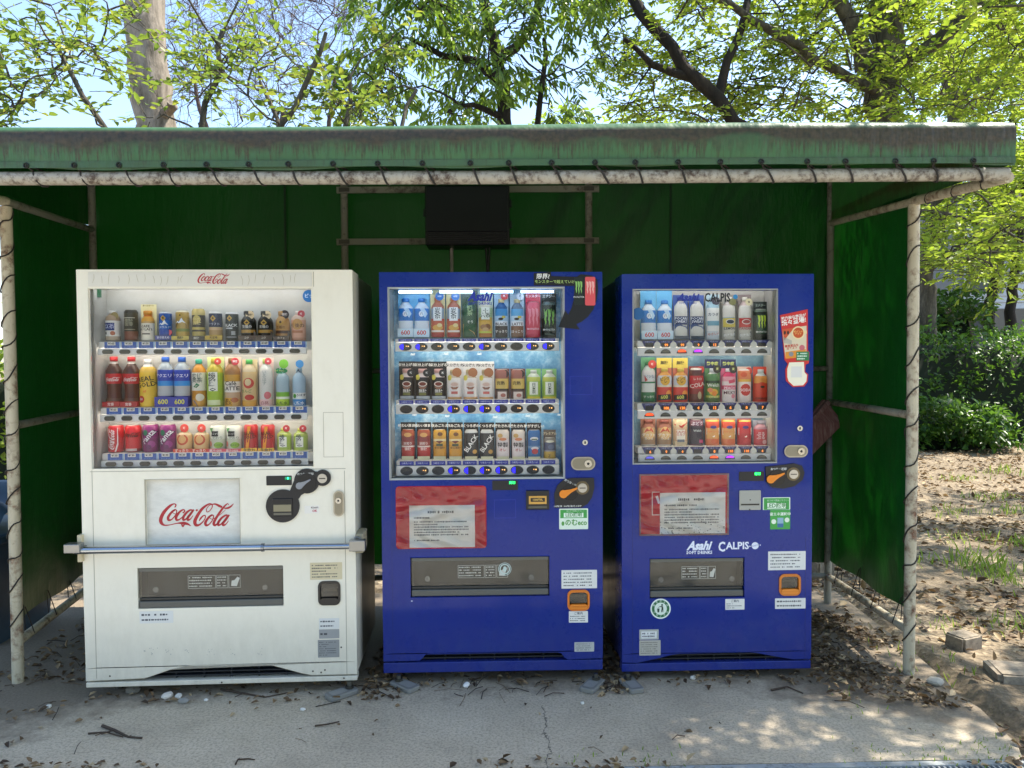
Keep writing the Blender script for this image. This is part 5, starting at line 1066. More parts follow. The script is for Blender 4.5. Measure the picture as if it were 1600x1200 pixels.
MR.sticker((999, 983, 1029, 999), '#b4b4ac|r.5', rows=0); x0, x1, z0, z1 = MR.r(1002, 986, 1026, 997); mb = MB().box(x0, x1, -.0013, -.001, z0, z1, '#e4e4e0'); MR.lines(mb, x0 + .004, x1 - .004, z0 + .003, z1 - .003, 2, '#6a6a6e', -.0016); MR.B(mb, 'sticker')
MR.sticker((999, 1000, 1032, 1024), '#b8b3a6|r.5', rows=6, seed=55, tm='#6a655a')
x, z = Q(1032, 950); k = MR.W / 300; mb = MB().disc(x, z, 16 * k, -.0009, -.0001, '#eaf2ea|r.45', n=32).disc(x, z, 13.8 * k, -.0012, -.0009, '#1f6a3c|r.45', n=32).disc(x, z, 9.8 * k, -.0015, -.0012, '#e2eede|r.45', n=28)
for body, a0, st_, up in (('あきかんは', 152, -31, 1), ('リサイクル', 208, 31, -1)):
    for i, ch in enumerate(body):
        a = R(a0 + st_ * i); mb.text(ch, x + 11.8 * k * math.cos(a), z + 11.8 * k * math.sin(a), .011, '#dcecd8', -.0016, .02, rot=a - math.pi / 2 if up > 0 else a + math.pi / 2)
y = -.0018; G_ = '#1c3c2a|r.5'; F3 = lambda P: mb.add([(x + a * k, y, z + b_ * k) for a, b_ in P], [tuple(range(len(P)))], G_)
mb.disc(x + 2.2 * k, z + 6 * k, 1.5 * k, y, -.0015, G_, n=12); F3([(-1.5, 4), (1.5, 4.4), (3.6, 3.8), (4.2, 0), (4, -5.5), (2.9, -5.5), (2.6, -1.5), (1.6, -5.5), (.4, -5.5), (1.4, 0), (1.2, 2.8), (-1.8, 2.8), (-4.6, 1.6), (-4.4, .8)])
F3([(-5.6, .4), (-1.8, .4), (-2.4, -5.6), (-5.0, -5.6)]); MR.B(mb, 'round_sticker', label='round green recycling sticker with a person and bin')
mb = MB()
for mc_, a in ((MR, (988, 728, 988.6, 1036)), (MR, (1258.5, 836, 1259, 1030)), (MM, (612, 745, 612.5, 1030))):
    x0, x1, z0, z1 = mc_.r(*a); mc_.B(MB().box(x0, x0 + .0016, -.0004, .002, z0, z1, '#101a60|r.4'), 'joint_line')

# ------------------------------------------------------------------ sample drinks behind the windows
ORD = 'first second third fourth fifth sixth seventh eighth ninth tenth eleventh twelfth'.split()
PROF = {'can': [(0, .84), (.035, 1), (.93, 1), (.965, .88), (1, .86)], 'slim': [(0, .82), (.03, 1), (.94, 1), (.975, .86), (1, .84)],
        'bcan': [(0, .92), (.03, 1), (.60, 1), (.70, .93), (.80, .66), (.86, .56), (.865, .62), (1, .62)],
        'pet': [(0, .9), (.03, 1), (.30, 1), (.33, .96), (.36, 1), (.70, 1), (.78, .9), (.85, .58), (.895, .4), (.90, .47), (1, .46)],
        'tea': [(0, .92), (.03, 1), (.70, 1), (.78, .92), (.86, .58), (.895, .42), (.90, .48), (1, .46)],
        'coke': [(0, .92), (.03, 1), (.13, 1), (.17, .86), (.28, .80), (.42, .84), (.52, .97), (.62, 1), (.72, .94), (.82, .62), (.90, .36), (.905, .46), (1, .45)]}
def prod(mc, row, col, px, py, w, h, kind, bands, desc, decals=(), cap=None, card=None, shelf=None, ys=1.0, cls='bottle', dy=.092):
    """bands: [(t0, colour)...] from the base up; decals in the label's own units (x -1..1 across, t 0..1 up, sizes in photo pixels)"""
    dy = .126 if ys < 1 else .120
    x, z = mc.q(px, py, dy); k = mc.q(px + 10, py, dy)[0] - x; k /= 10
    Rr = w * k / 2; H = h * k; pf = PROF[kind]
    name = 'drink_can' if kind in ('can', 'slim', 'bcan') else 'drink_bottle'
    sh_ = ('top', 'middle', 'bottom')[row]; mn = {id(MW): 'white', id(MM): 'lit', id(MR): 'narrow'}[id(mc)]
    root = empty(name, tuple(mc.mw @ Vector((x, dy, z + .0005))), mc.yaw, label=f'{desc}, {ORD[col]} on {mn} machine\'s {sh_} shelf', category=name.replace('drink_', ''), group=f'sample drinks in the {mn} machine')
    rad = lambda t: Rr * float(np.interp(t, [p[0] for p in pf], [p[1] for p in pf]))
    ts = sorted({p[0] for p in pf} | {b_[0] for b_ in bands if 0 < b_[0] < 1} | ({.15, .5} if kind in ('can', 'slim') else {.55}))
    bm_ = lambda t: [c for a, c in bands if a <= t + 1e-6][-1]
    capt = {'pet': .9, 'tea': .9, 'coke': .905, 'bcan': .865}.get(kind)
    tb = [t for t in ts if capt is None or t <= capt + 1e-6]
    MB().lathe([(rad(t), H * t, bm_(t)) for t in tb], 18, ys).build('body', root)
    if capt is not None:
        tc_ = [capt, 1.0]; MB().lathe([(rad(1) * 1.04, H * capt * 1.001, cap or '#e8e6e0'), (rad(1) * 1.04, H * .985, cap or '#e8e6e0'), (rad(1) * .9, H, cap or '#e8e6e0')], 14, ys).build('cap', root)
    else: MB().lathe([(rad(1) * .98, H * 1.0005, '#c8c6be|m1|r.3'), (rad(1) * .92, H + .002, '#c8c6be|m1|r.3')], 16, ys).build('rim', root)
    wrap = lambda X, Z, e=.0008: -np.sqrt(np.maximum(np.array([rad(min(max(zz / H, 0), 1)) for zz in Z]) ** 2 - np.minimum(np.abs(X), Rr * .97) ** 2, 1e-9)) * ys - e
    mb = MB(); lay = 0
    for d in decals:
        lay += 1; e = .0008 + lay * .00035
        ty = d[0]; wr = lambda X, Z, e=e: wrap(X, Z, e)
        if ty == 'T':
            _, body, dx, t, size, c = d[:6]; rot = d[6] if len(d) > 6 else 0; mb.text(body, dx * Rr, t * H, size * k, c, bold=.015, rot=R(rot), wrap=wr)
        elif ty in 'OR':
            if ty == 'O': _, dx, t, rx, rz, c = d[:6]; G = [[(a * math.cos(w_), a * math.sin(w_)) for w_ in np.linspace(0, 2 * math.pi, 15)[:-1]] for a in (.01, .5, 1)]
            else: _, dx, t, rx, rz, c = d[:6]; rx /= 2; rz /= 2; G = [[(u, v_) for u in np.linspace(-1, 1, 9)] for v_ in (-1, -.33, .33, 1)]
            rot = R(d[6]) if len(d) > 6 else 0; n = len(G[0]); P = np.array([p for g_ in G for p in g_]); X0, Z0 = P[:, 0] * rx * k, P[:, 1] * rz * k
            X = X0 * math.cos(rot) - Z0 * math.sin(rot) + dx * Rr; Z = X0 * math.sin(rot) + Z0 * math.cos(rot) + t * H
            X = np.clip(X, -Rr * .96, Rr * .96)
            F_ = [(j * n + i, (j + 1) * n + i, (j + 1) * n + (i + 1) % n, j * n + (i + 1) % n) for j in range(len(G) - 1) for i in range(n if ty == 'O' else n - 1)]
            mb.add(np.stack([X, wr(X, Z), Z], 1), F_, c, True)
        elif ty == 'G':      # polygon in label units
            _, P, c = d; P = np.array(P, float); X, Z = P[:, 0] * Rr, P[:, 1] * H; mb.add(np.stack([X, wr(X, Z, e + .001), Z], 1), [tuple(range(len(P)))], c)
        elif ty == 'K': mb2 = MB(); claw(mb2, d[1] * Rr, d[2] * H, d[3] * k, d[4] * k, d[5], 0); V_ = np.array(mb2.v); mb.add(np.stack([V_[:, 0], wr(V_[:, 0], V_[:, 2]), V_[:, 2]], 1), mb2.f, d[5])
        elif ty == 'C':      # script wordmark
            mb2 = MB(); _, dx, t, ww, c, rot = d; a = R(rot); kk = ww * k / 1600
            coca(mb2, lambda u, v_: (dx * Rr + ((u - 800) * math.cos(a) - (v_ - 300) * math.sin(a)) * kk, t * H + ((u - 800) * math.sin(a) + (v_ - 300) * math.cos(a)) * kk), c, 0)
            V_ = np.array(mb2.v); mb.add(np.stack([V_[:, 0], wr(V_[:, 0], V_[:, 2]), V_[:, 2]], 1), mb2.f, c)
        elif ty == 'P':      # loose round tag in front of the shoulder
            _, dx, t, r_, c, body, tc_ = d; g_ = MB().disc(dx * Rr, t * H, r_ * k, -Rr * ys * .5 - .004, -Rr * ys * .5 - .003, c, n=16)
            if body: g_.text(body, dx * Rr, t * H, r_ * k * .62, tc_, -Rr * ys * .5 - .0045, .02)
            g_.build('round_tag', root)
        elif ty == 'F':      # flat foot card standing in front
            _, t0, t1, hw, c, body, tc_, size = d; g_ = MB().box(-hw * Rr, hw * Rr, -Rr * ys - .004, -Rr * ys - .003, t0 * H, t1 * H, c)
            if body: g_.text(body, 0, (t0 + t1) / 2 * H, size * k, tc_, -Rr * ys - .0045, .02)
            g_.build('foot_card', root)
    if mb.f: mb.build('label_print', root)
    if card:
        c, top, hw, hcol, body, tcol, size = card; Ht = top * H; yb = Rr * ys * .35; cm = MB().box(-hw * Rr, hw * Rr, yb, yb + .0015, 0, Ht, c)
        if hcol: cm.box(-hw * Rr, hw * Rr, yb - .0012, yb - .0002, H * 1.005, Ht, hcol)
        if body: cm.text(body, 0, (H * 1.005 + Ht) / 2 if hcol else Ht - size * k * .7, size * k, tcol, yb - .002, .02)
        cm.build('back_card', root)
    return root

GD = '#c9a23c|r.3'; CR = '#ece3cc'; 
WX = [[178, 206, 232, 259, 285.5, 310.5, 337, 362.5, 388.5, 415, 442, 467], [180, 207, 232.5, 259.5, 285, 311, 336, 363, 389.5, 415.5, 441.5, 467.5], [182.5, 209, 236, 262.5, 288, 314.5, 340, 365.5, 391.5, 418, 443.5, 469.5]]
WB = [530.5, 632.5, 703]
DI = lambda t, s=1.0, x=-.1: [('G', [(x - .42 * s, t), (x, t - .11 * s), (x + .42 * s, t), (x, t + .11 * s)], GD), ('G', [(x - .2 * s, t), (x, t - .04 * s), (x + .2 * s, t), (x, t + .05 * s)], '#5a3c18')]
MT = lambda t, c='#eef2f4': [('G', [(-.8, t - .08), (-.4, t), (-.2, t - .04), (.2, t + .1), (.45, t), (.75, t - .08), (.3, t - .04), (.1, t - .06), (-.2, t - .08), (-.45, t - .05)], c)]
CA = 'clear_plastic'
W0 = [
 (22, 47, 'tea', [(0, '#b8a58e'), (.14, '#ece8e0'), (.66, '#b0977c')], 'small milk tea bottle with navy label', [('R', -.12, .46, 15, 12, '#2d3a7c'), ('T', '紅茶', -.1, .46, 8, '#cfd4f0'), ('G', [(-.7, .2), (.6, .18), (.6, .26), (-.7, .28)], '#3b4632'), ('O', .35, .24, 3.4, 3.4, '#b5603c'), ('P', .5, .82, 6, '#9a8a5a', '', '#fff')], '#e6e4e0'),
 (20.5, 48, 'slim', [(0, '#8a5a48'), (.3, '#4c4638'), (.9, '#3c382e')], 'dark olive coffee can with brown base', [('R', 0, .74, 17, 1.2, '#cfcab8'), ('T', '微糖\n珈琲', 0, .58, 6.5, '#a8a48c'), ('R', 0, .36, 17, 1, '#b8b49c')], None),
 (20, 47, 'bcan', [(0, '#f0e8d4'), (.58, '#c8a05a'), (.64, '#e0a640'), (.8, '#d87a30')], 'cream and orange milk coffee bottle with yellow header card', [('T', 'CAFE\nAU LAIT', -.05, .42, 5.6, '#4a3a2c'), ('R', 0, .22, 12, 2, '#5a4a3a')], '#e09a3c', ('#e9dfa8', 1.22, 1.2, None, 'あったか～い', '#6a5a28', 3)),
 (19.5, 45, 'slim', [(0, '#24428e'), (.22, '#2348a8'), (.4, '#2a6ac0'), (.7, '#1d4f9c'), (.95, '#d8dce0')], 'bright blue coffee can with white mountain and gold diamond', MT(.62) + DI(.78, 1, 0) + [('T', 'エメラルド', 0, .46, 4, '#e8eef8'), ('P', .8, .28, 4.5, '#d84a5a', '', '#fff'), ('F', .02, .18, 1.25, '#3a3f8c', '甘さ控えめ', '#e8e8f4', 4)], None),
 (20.5, 47, 'slim', [(0, '#c2a048'), (.3, '#7d8a40'), (.4, '#b5964a'), (.95, '#e4dcc0')], 'olive gold coffee can with snowy mountain', [('G', [(-.8, .5), (-.3, .64), (.2, .74), (.8, .52), (.8, .42), (-.8, .42)], '#4a3424')] + MT(.66) + DI(.84, .8, 0) + [('F', .02, .15, 1.3, '#d8c058', '微糖', '#4a3a18', 5)], None),
 (20, 50, 'slim', [(0, '#b8a45a'), (.28, '#3c2c22'), (.34, '#c4b05e'), (.42, '#3c2c22'), (.8, '#c8b46a')], 'gold coffee can with dark brown pattern band', [('O', 0, .66, 6, 7, '#c4ae58'), ('T', '金の\n微糖', 0, .6, 6.5, '#e4d088'), ('F', .0, .14, 1.25, '#4a4038', '無糖', '#d8d0c0', 4.5)], None),
 (20.5, 46, 'slim', [(0, '#c8a440'), (.2, '#b8925c'), (.36, '#d4b48a'), (.46, '#262a4c'), (.93, '#dcdcd8')], 'navy coffee can with gold diamond and tan base', DI(.76) + [('T', 'クラフト', 0, .56, 4.4, '#c8c8dc'), ('F', .02, .17, 1.3, '#d0ac40', '新登場', '#5a3c10', 4)], None),
 (20, 45, 'slim', [(0, '#24262a'), (.93, '#d8d8d8')], 'black coffee can with white capitals and gold diamond', DI(.78) + [('T', 'BLACK', 0, .53, 6.2, '#eef0f0'), ('R', -.2, .43, 11, 2, '#c8ccd0'), ('R', .45, .26, 5.5, 6, '#a8aaae'), ('R', 0, .12, 17, 2, '#8e9094')], None),
 (23.5, 47, 'bcan', [(0, '#2a1d16'), (.26, '#b48a3e'), (.36, '#1e1714'), (.82, '#1e1714')], 'black coffee bottle can with gold band and cream tag', DI(.6, 1, 0) + [('T', '至福の', 0, .46, 5, '#d8d4cc'), ('P', .35, .86, 6.8, '#e2cba0', '微糖', '#3a2414'), ('F', .0, .17, 1.1, '#5c4a40', 'コク', '#d8ccbc', 4), ('P', .62, .2, 6, '#4a3a34', '', '')], '#201a18'),
 None,
 (22.5, 47, 'bcan', [(0, '#a87c46'), (.24, '#4a2a22'), (.34, '#c09254'), (.82, '#b4854c')], 'tan coffee bottle can with maroon band and dark tag', DI(.62, 1.1, -.1) + [('T', '至福の', -.1, .44, 5, '#6a4218'), ('P', .42, .88, 7, '#3a3034', '微糖', '#d8d0cc'), ('F', .0, .16, 1.1, '#54443c', 'カフェ', '#d8ccbc', 4), ('P', .62, .2, 6, '#443632', '', '')], '#c09458'),
 (23, 47, 'tea', [(0, '#c98f74'), (.1, '#dca58a'), (.7, '#e4c8b4')], 'peach coloured tea bottle with red tag', [('O', 0, .55, 8, 9, '#c8924a'), ('T', '午後の', 0, .5, 7, '#6a3a20'), ('R', 0, .3, 16, 4, '#b8704c'), ('P', .5, .9, 5.8, '#c03a48', '新', '#fbe8e8')], '#efe6dc'),
]
W0[9] = W0[8]
W1 = [
 (25.5, 78.5, 'coke', [(0, '#c4262c'), (.11, '#6a4a38'), (.17, '#5c2a1c'), (.46, '#c81f28'), (.66, '#4a2e26'), (.86, '#cfc8c0')], 'red labelled cola bottle with dark liquid', [('C', .1, .55, 22, '#f6e8e4', 3), ('F', .0, .10, 1.02, '#b8252b', '定番', '#f4dcd8', 5)], '#cc2630'),
 None,
 (26, 75, 'tea', [(0, '#efc63c'), (.72, '#e8c052'), (.84, '#e6e2d8')], 'yellow soda bottle with slanted black capitals', [('G', [(-.3, .3), (.1, .3), (.5, .84), (.1, .84)], '#e89a24'), ('T', 'REAL\nGOLD', -.02, .52, 10.5, '#241c14', 9), ('R', 0, .14, 25, 20, '#f0c840'), ('O', -.5, .16, 5.2, 5.6, '#cc2c24'), ('T', '50', -.5, .16, 5, '#fff')], '#f2f0ea'),
 (25, 78.5, 'pet', [(0, '#2a329c'), (.22, '#b8bcc0|r.2'), (.42, '#2a92dc'), (.52, '#2440b0'), (.74, '#a8b4bc|r.2')], 'blue capped sports drink bottle, yellow 600 on its base', [('G', [(-.95, .68), (.95, .78), (.95, .74), (-.95, .64)], '#d8d04a'), ('T', 'アクエリ', 0, .62, 6.2, '#eef2fa'), ('F', .0, .2, 1.03, '#2c3aa8', '600', '#e6e23c', 10.5)], '#1f5ec0'),
 None,
 (22, 75, 'tea', [(0, '#d8a048'), (.18, '#c88a28'), (.34, '#e6e4d4'), (.72, '#d8942c')], 'amber tea bottle with white label and teal cap', [('T', '爽健\n美茶', .0, .60, 8, '#5a6a5c'), ('G', [(-.5, .42), (0, .5), (.4, .46), (0, .4)], '#3f8a5a'), ('O', .35, .2, 6, 6, '#e8e0cc'), ('G', [(-.95, .14), (-.4, .14), (0, .06), (.1, 0), (-.95, 0)], '#4a7ab4')], '#38b090'),
 (25, 77, 'tea', [(0, '#b8cc5c'), (.12, '#a8c83c'), (.7, '#c8b83c'), (.86, '#b8b048')], 'lime green tea bottle with white oval label', [('R', 0, .52, 14, 30, '#eef0e4'), ('T', '綾\n鷹', -.1, .55, 12, '#4c5450'), ('G', [(-.4, .36), (.0, .32), (.4, .36), (0, .39)], '#2c3a34'), ('R', 0, .09, 20, 8, '#dfe8b4'), ('P', .55, .93, 5.4, '#d4483c', '新', '#fff')], '#c8b840', ('#cfdc9c', 1.02, 1.05, None, '', '#333', 3)),
 (24.5, 77, 'tea', [(0, '#d8b070'), (.16, '#c8a888'), (.3, '#efe8e0'), (.52, '#c89a3c'), (.66, '#a07448'), (.86, '#94683c')], 'brown and white milk coffee bottle with serif lettering', [('T', 'Café', 0, .48, 9.5, '#2c241e'), ('T', 'LATTE', 0, .375, 8.6, '#2c241e'), ('R', -.3, .1, 13, 13, '#e0a838'), ('T', '濃い\n贅沢', -.3, .1, 5.5, '#4a2c10'), ('O', .5, .14, 5, 4, '#b8704c'), ('P', .55, .93, 6, '#cc3a48', '限定', '#fff')], '#8a6034', ('#e8d0c0', 1.02, 1.05, None, '', '#333', 3)),
 (22.5, 75, 'tea', [(0, '#d8a850'), (.14, '#dcc08c'), (.74, '#d8c8a4')], 'beige juice bottle with red apples and green cap', [('O', .1, .5, 8, 8.5, '#c8483c'), ('O', .05, .52, 5, 5.6, '#d8c49a'), ('O', .2, .2, 7, 4.6, '#c03428'), ('T', 'りんご', -.2, .33, 5.5, '#4a7a34'), ('R', 0, .06, 22, 7, '#e0a848')], '#58b45c', ('#dcc9a0', 1.0, 1.05, None, '', '#333', 3)),
 (21, 76, 'tea', [(0, '#eecfd0'), (.16, '#d8d8d2'), (.8, '#d0d4d0')], 'pale peach water bottle with pink foot and red tag', [('O', .4, .24, 5, 6, '#d8747c'), ('T', 'い\nろ\nは\nす', 0, .6, 7, '#a8b0ac'), ('R', 0, .08, 22, 11, '#ecc4c4'), ('T', '白桃', 0, .08, 6, '#a85a60'), ('P', .5, .95, 5.6, '#cc4450', '66', '#fff')], '#b0cc6a', ('#e6cfc8', 1.02, 1.08, None, '', '#333', 3)),
 (21, 62, 'pet', [(0, '#a8cc38'), (.2, '#e4e8d8'), (.26, '#7cb838'), (.38, '#a4bcc8|r.2')], 'clear water bottle with lime label and green oval tag', [('R', 0, .09, 22, 12, '#b4d43c'), ('T', '天然水', 0, .09, 6, '#3c6a1c'), ('O', -.25, .92, 11, 4.6, '#1f8a58'), ('T', 'スパークリング', -.25, .92, 3, '#d8f080'), ('P', .35, 1.1, 7.4, '#7cc43c', '', '#fff')], '#a8ccd0'),
 (21, 62, 'pet', [(0, '#3a8acc'), (.2, '#e8ecec'), (.36, '#a4c0d4|r.2')], 'clear water bottle with blue foot and round blue tag', [('R', 0, .09, 22, 12, '#3a8acc'), ('T', '天然水', 0, .09, 6.5, '#eef4fa'), ('T', 'いろはす', .2, .3, 4.6, '#2c3c50'), ('O', -.5, .28, 2.6, 3.4, '#4c9c3c'), ('G', [(-.4, .86), (0, .92), (.4, .86), (0, .98)], '#2c4a6c'), ('P', .25, 1.1, 6.4, '#3c8ed0', '', '#fff')], '#a8c8d8'),
]
W1[1] = W1[0]; W1[4] = W1[3]
FAN = [('O', -.35, .72, 4, 4.6, '#2f7a5a'), ('T', 'Fanta', .02, .56, 13.5, '#2a2440', 50), ('T', 'Fanta', .0, .57, 12, '#f2eef4', 50), ('O', .4, .3, 5, 5.5, '#9a3a84'), ('O', .1, .2, 4, 4, '#6a1f5c')]
MIN = [('R', -.15, .70, 11, 8.5, '#23282a'), ('T', 'ミニッツ', -.15, .70, 3.6, '#e8ece8'), ('T', 'こだわり', .0, .54, 5, '#7a8a74'), ('O', .3, .28, 6.6, 4.8, '#8cb840'), ('T', '白ぶどう', .3, .28, 3.4, '#4a6a1c'), ('O', -.8, .32, 3, 4.6, '#d87a6a'), ('G', [(-.9, .9), (-.3, .92), (-.6, .76)], '#4f9a54'), ('F', .0, .15, 1.15, '#d8485c', '果汁100%', '#fbe4e4', 4.6)]
RGC = [('G', [(-.6, .12), (-.1, .12), (.25, .94), (-.2, .94)], '#eea030'), ('T', 'REAL\nGOLD', -.05, .62, 7.4, '#241a14', 8), ('P', .5, .24, 5, '#c8242c', 'OFF', '#fbe8e0'), ('F', .0, .17, 1.15, '#ecb830', '生命力', '#3a2408', 6)]
AY = [('R', 0, .52, 12, 22, '#eef0e4'), ('T', '綾\n鷹', -.1, .54, 8.6, '#4c5450'), ('G', [(-.4, .3), (0, .26), (.4, .3), (0, .34)], '#2c3a34'), ('P', .45, 1.0, 5.6, '#b8343c', '新', '#fff')]
AP = [('O', .0, .56, 8.6, 8.6, '#c8502c'), ('O', .0, .58, 6, 6.2, '#e2b070'), ('P', .2, 1.06, 6.6, '#d8463e', '新', '#fbe4dc'), ('F', .0, .17, 1.12, '#d8432c', 'すっきり', '#fbdccc', 5.5)]
W2 = [
 (24, 42, 'can', [(0, '#c4202a')], 'red cola can with white script running upwards', [('C', -.25, .5, 36, '#f8ecea', 90), ('G', [(.35, 0.02), (.62, .3), (.6, .9), (.5, .95), (.5, .35), (.2, .03)], '#efe0dc')], None),
 (24, 42, 'can', [(0, '#8f1a20'), (.14, '#cc222a')], 'red cola can with black script', [('C', .05, .66, 24, '#2a1414', 2), ('R', 0, .1, 17, 4, '#c8b4b0')], None),
 (24.5, 43.5, 'can', [(0, '#7a2260'), (.5, '#86286c')], 'purple grape soda can with slanted white lettering', FAN, None), None,
 (24, 36, 'tea', [(0, '#e0b878'), (.2, '#e0bc84'), (.75, '#dcc49c')], 'small orange juice bottle with red ring label', AP, '#6aa860'), None,
 (23.5, 42.5, 'can', [(0, '#c8cdb8'), (.5, '#dcdfd2')], 'white fruit juice can with green grapes and pink foot', MIN, None), None,
 (21.5, 44, 'slim', [(0, '#b8252a')], 'red tonic can with orange bolt and yellow foot', RGC, None), None,
 (22.5, 38, 'tea', [(0, '#c4d07c'), (.12, '#a4bc50'), (.7, '#b4c45c')], 'short green tea bottle with white label', AY, '#c8cc60'), None]
for i in (3, 5, 7, 9, 11): W2[i] = W2[i - 1]
for row, L in enumerate((W0, W1, W2)):
    for c, it in enumerate(L):
        w, h, kind, bands, desc, dec = it[:6]; cap = it[6] if len(it) > 6 else None; card = it[7] if len(it) > 7 else None
        prod(MW, row, c, WX[row][c], WB[row], w, h, kind, bands, desc, dec, cap, card)

# ---- middle machine: relief prints on cards
H_ = .55
WAT = lambda s: (23, 60, 'pet', [(0, '#5aa4d4'), (.16, '#dfe6ea'), (.42, '#1f78c4'), (.74, '#d4e0e6')], 'water bottle with blue wave label and red 600', [('G', [(-.2, .74), (.4, .74), (.8, .6), (.5, .5), (.2, .56), (0, .66)], '#bcd8ea'), ('O', .0, .6, 4, 4.4, '#e4ecf0'), ('T', '六', 0, .6, 5, '#3a4a5c'), ('F', .0, .22, 1.05, '#d8ecf6', '600', '#d83440', 9.5)], '#2a7cc8', ('#6ab4dc', 1.22 * s, 1.06, None, '', '#fff', 4))
MUG = [('R', 0, .58, 13, 21, '#eeeee8'), ('T', '麦\n茶', 0, .59, 9.5, '#23241f'), ('O', .0, .24, 8, 4.5, '#e0a848'), ('O', .3, .3, 4, 3, '#ecd090'), ('R', 0, .15, 19, 3, '#f0dcc8'), ('P', .3, 1.02, 6.6, '#3c7cc4', '600', '#dfeaf6')]
MON = [('R', 0, .5, 18, 36, '#15211a'), ('K', 0, .56, 17, 28, '#86bc58'), ('T', 'MONSTER', 0, .22, 4.2, '#dfe4dc'), ('R', 0, .1, 14, 2, '#5a6a5c')]
CUP = lambda c: [('O', .0, .5, 7, 4.2, '#e8dcd0'), ('O', .0, .5, 5.4, 3, c), ('G', [(-.6, .42), (.6, .42), (.3, .33), (-.3, .33)], '#9a6a50'), ('O', -.7, .72, 3.4, 4.2, '#d8cc5a')]
NEWC = lambda t, c='#17171a', tc='#f0ece4', s=1.24: (c, s, 1.14, c, t, tc, 5.2)
M0 = [WAT(1), WAT(1),
 (21, 62, 'pet', [(0, '#b8342c'), (.1, '#c85a38'), (.42, '#b8382c'), (.46, '#8f9aa2'), (.72, '#b86a48')], 'barley tea bottle with white label and blue round tag', MUG, '#c87a50', ('#e8dca0', 1.18, 1.08, None, '', '#333', 3)), None,
 (21, 62, 'tea', [(0, '#2f5a38'), (.3, '#2c5234')], 'dark green tea bottle with gold corner', [('G', [(-.95, .02), (.9, .02), (.7, .12), (-.1, .2), (-.95, .34)], '#d0a860'), ('T', '颯\n茶', .05, .66, 9, '#a8c08c'), ('T', 'そう', .1, .38, 5, '#e0e8d8')], '#3c5c40', ('#2f5238', 1.18, 1.1, None, '', '#fff', 3)),
 (21, 62, 'tea', [(0, '#c87a34'), (.12, '#d8a848'), (.42, '#c8a050'), (.5, '#a8bc8c'), (.74, '#d8d0b0')], 'blended tea bottle with cream oval and brown grains', [('R', 0, .6, 13, 19, '#eef0e0'), ('T', '十\n六茶', 0, .6, 8, '#3c4a34'), ('O', .3, .26, 5, 5, '#8a5a34'), ('O', -.3, .26, 5, 4, '#a87444'), ('O', 0, .2, 5, 3, '#c8a068'), ('R', 0, .13, 20, 3, '#c8cc4c')], '#d8d4c0', ('#c8d8c0', 1.18, 1.1, None, '', '#333', 3)),
 (19.5, 60, 'tea', [(0, '#3a2e2c'), (.3, '#eef0f0'), (.42, '#b8d4e4'), (.56, '#4a92c4'), (.74, '#2c5c8c')], 'sky blue black coffee bottle with dark base', [('T', 'BLACK', 0, .345, 6, '#2c2824'), ('T', 'すっきり', 0, .15, 5, '#e8e0d8'), ('O', -.1, .48, 4, 2, '#3a3434'), ('O', .35, .53, 3, 2, '#d8c04a'), ('P', .5, 1.07, 6, '#cc4440', '新', '#fff')], '#d8c890', ('#a8c8dc', 1.16, 1.14, None, '', '#333', 3)),
 (19.5, 60, 'tea', [(0, '#8a6248'), (.3, '#eef0f0'), (.42, '#c8dce4'), (.56, '#6aaace'), (.74, '#6a7c8c')], 'sky blue milk coffee bottle with brown base', [('T', 'LATTE', 0, .345, 6, '#5a4434'), ('T', 'ほっこり', 0, .15, 5, '#f0e4d8'), ('O', -.1, .48, 4, 2, '#3a3434'), ('O', .35, .53, 3, 2, '#d8c04a'), ('P', .5, 1.07, 6, '#dce8f0', '新', '#3c6a8c')], '#d8cc9c', ('#b0ccdc', 1.16, 1.14, None, '', '#333', 3)),
 (22, 55, 'slim', [(0, '#d8485a'), (.1, '#e05a68')], 'pink red energy drink can with claw marks', [('K', 0, .56, 17, 30, '#f2909a'), ('T', 'MONSTER', 0, .24, 4.2, '#fbe0e4')], None, ('#d04054', 1.34, 1.05, '#d83c54', 'モンスター', '#fbe8ec', 5)),
 (22, 55, 'slim', [(0, '#1c241f'), (.92, '#5a6a60')], 'black energy drink can with green claw marks', MON, None, ('#1c221e', 1.34, 1.05, '#1a1f1c', 'エナジー', '#e8eee8', 5))]
M0[3] = M0[2]
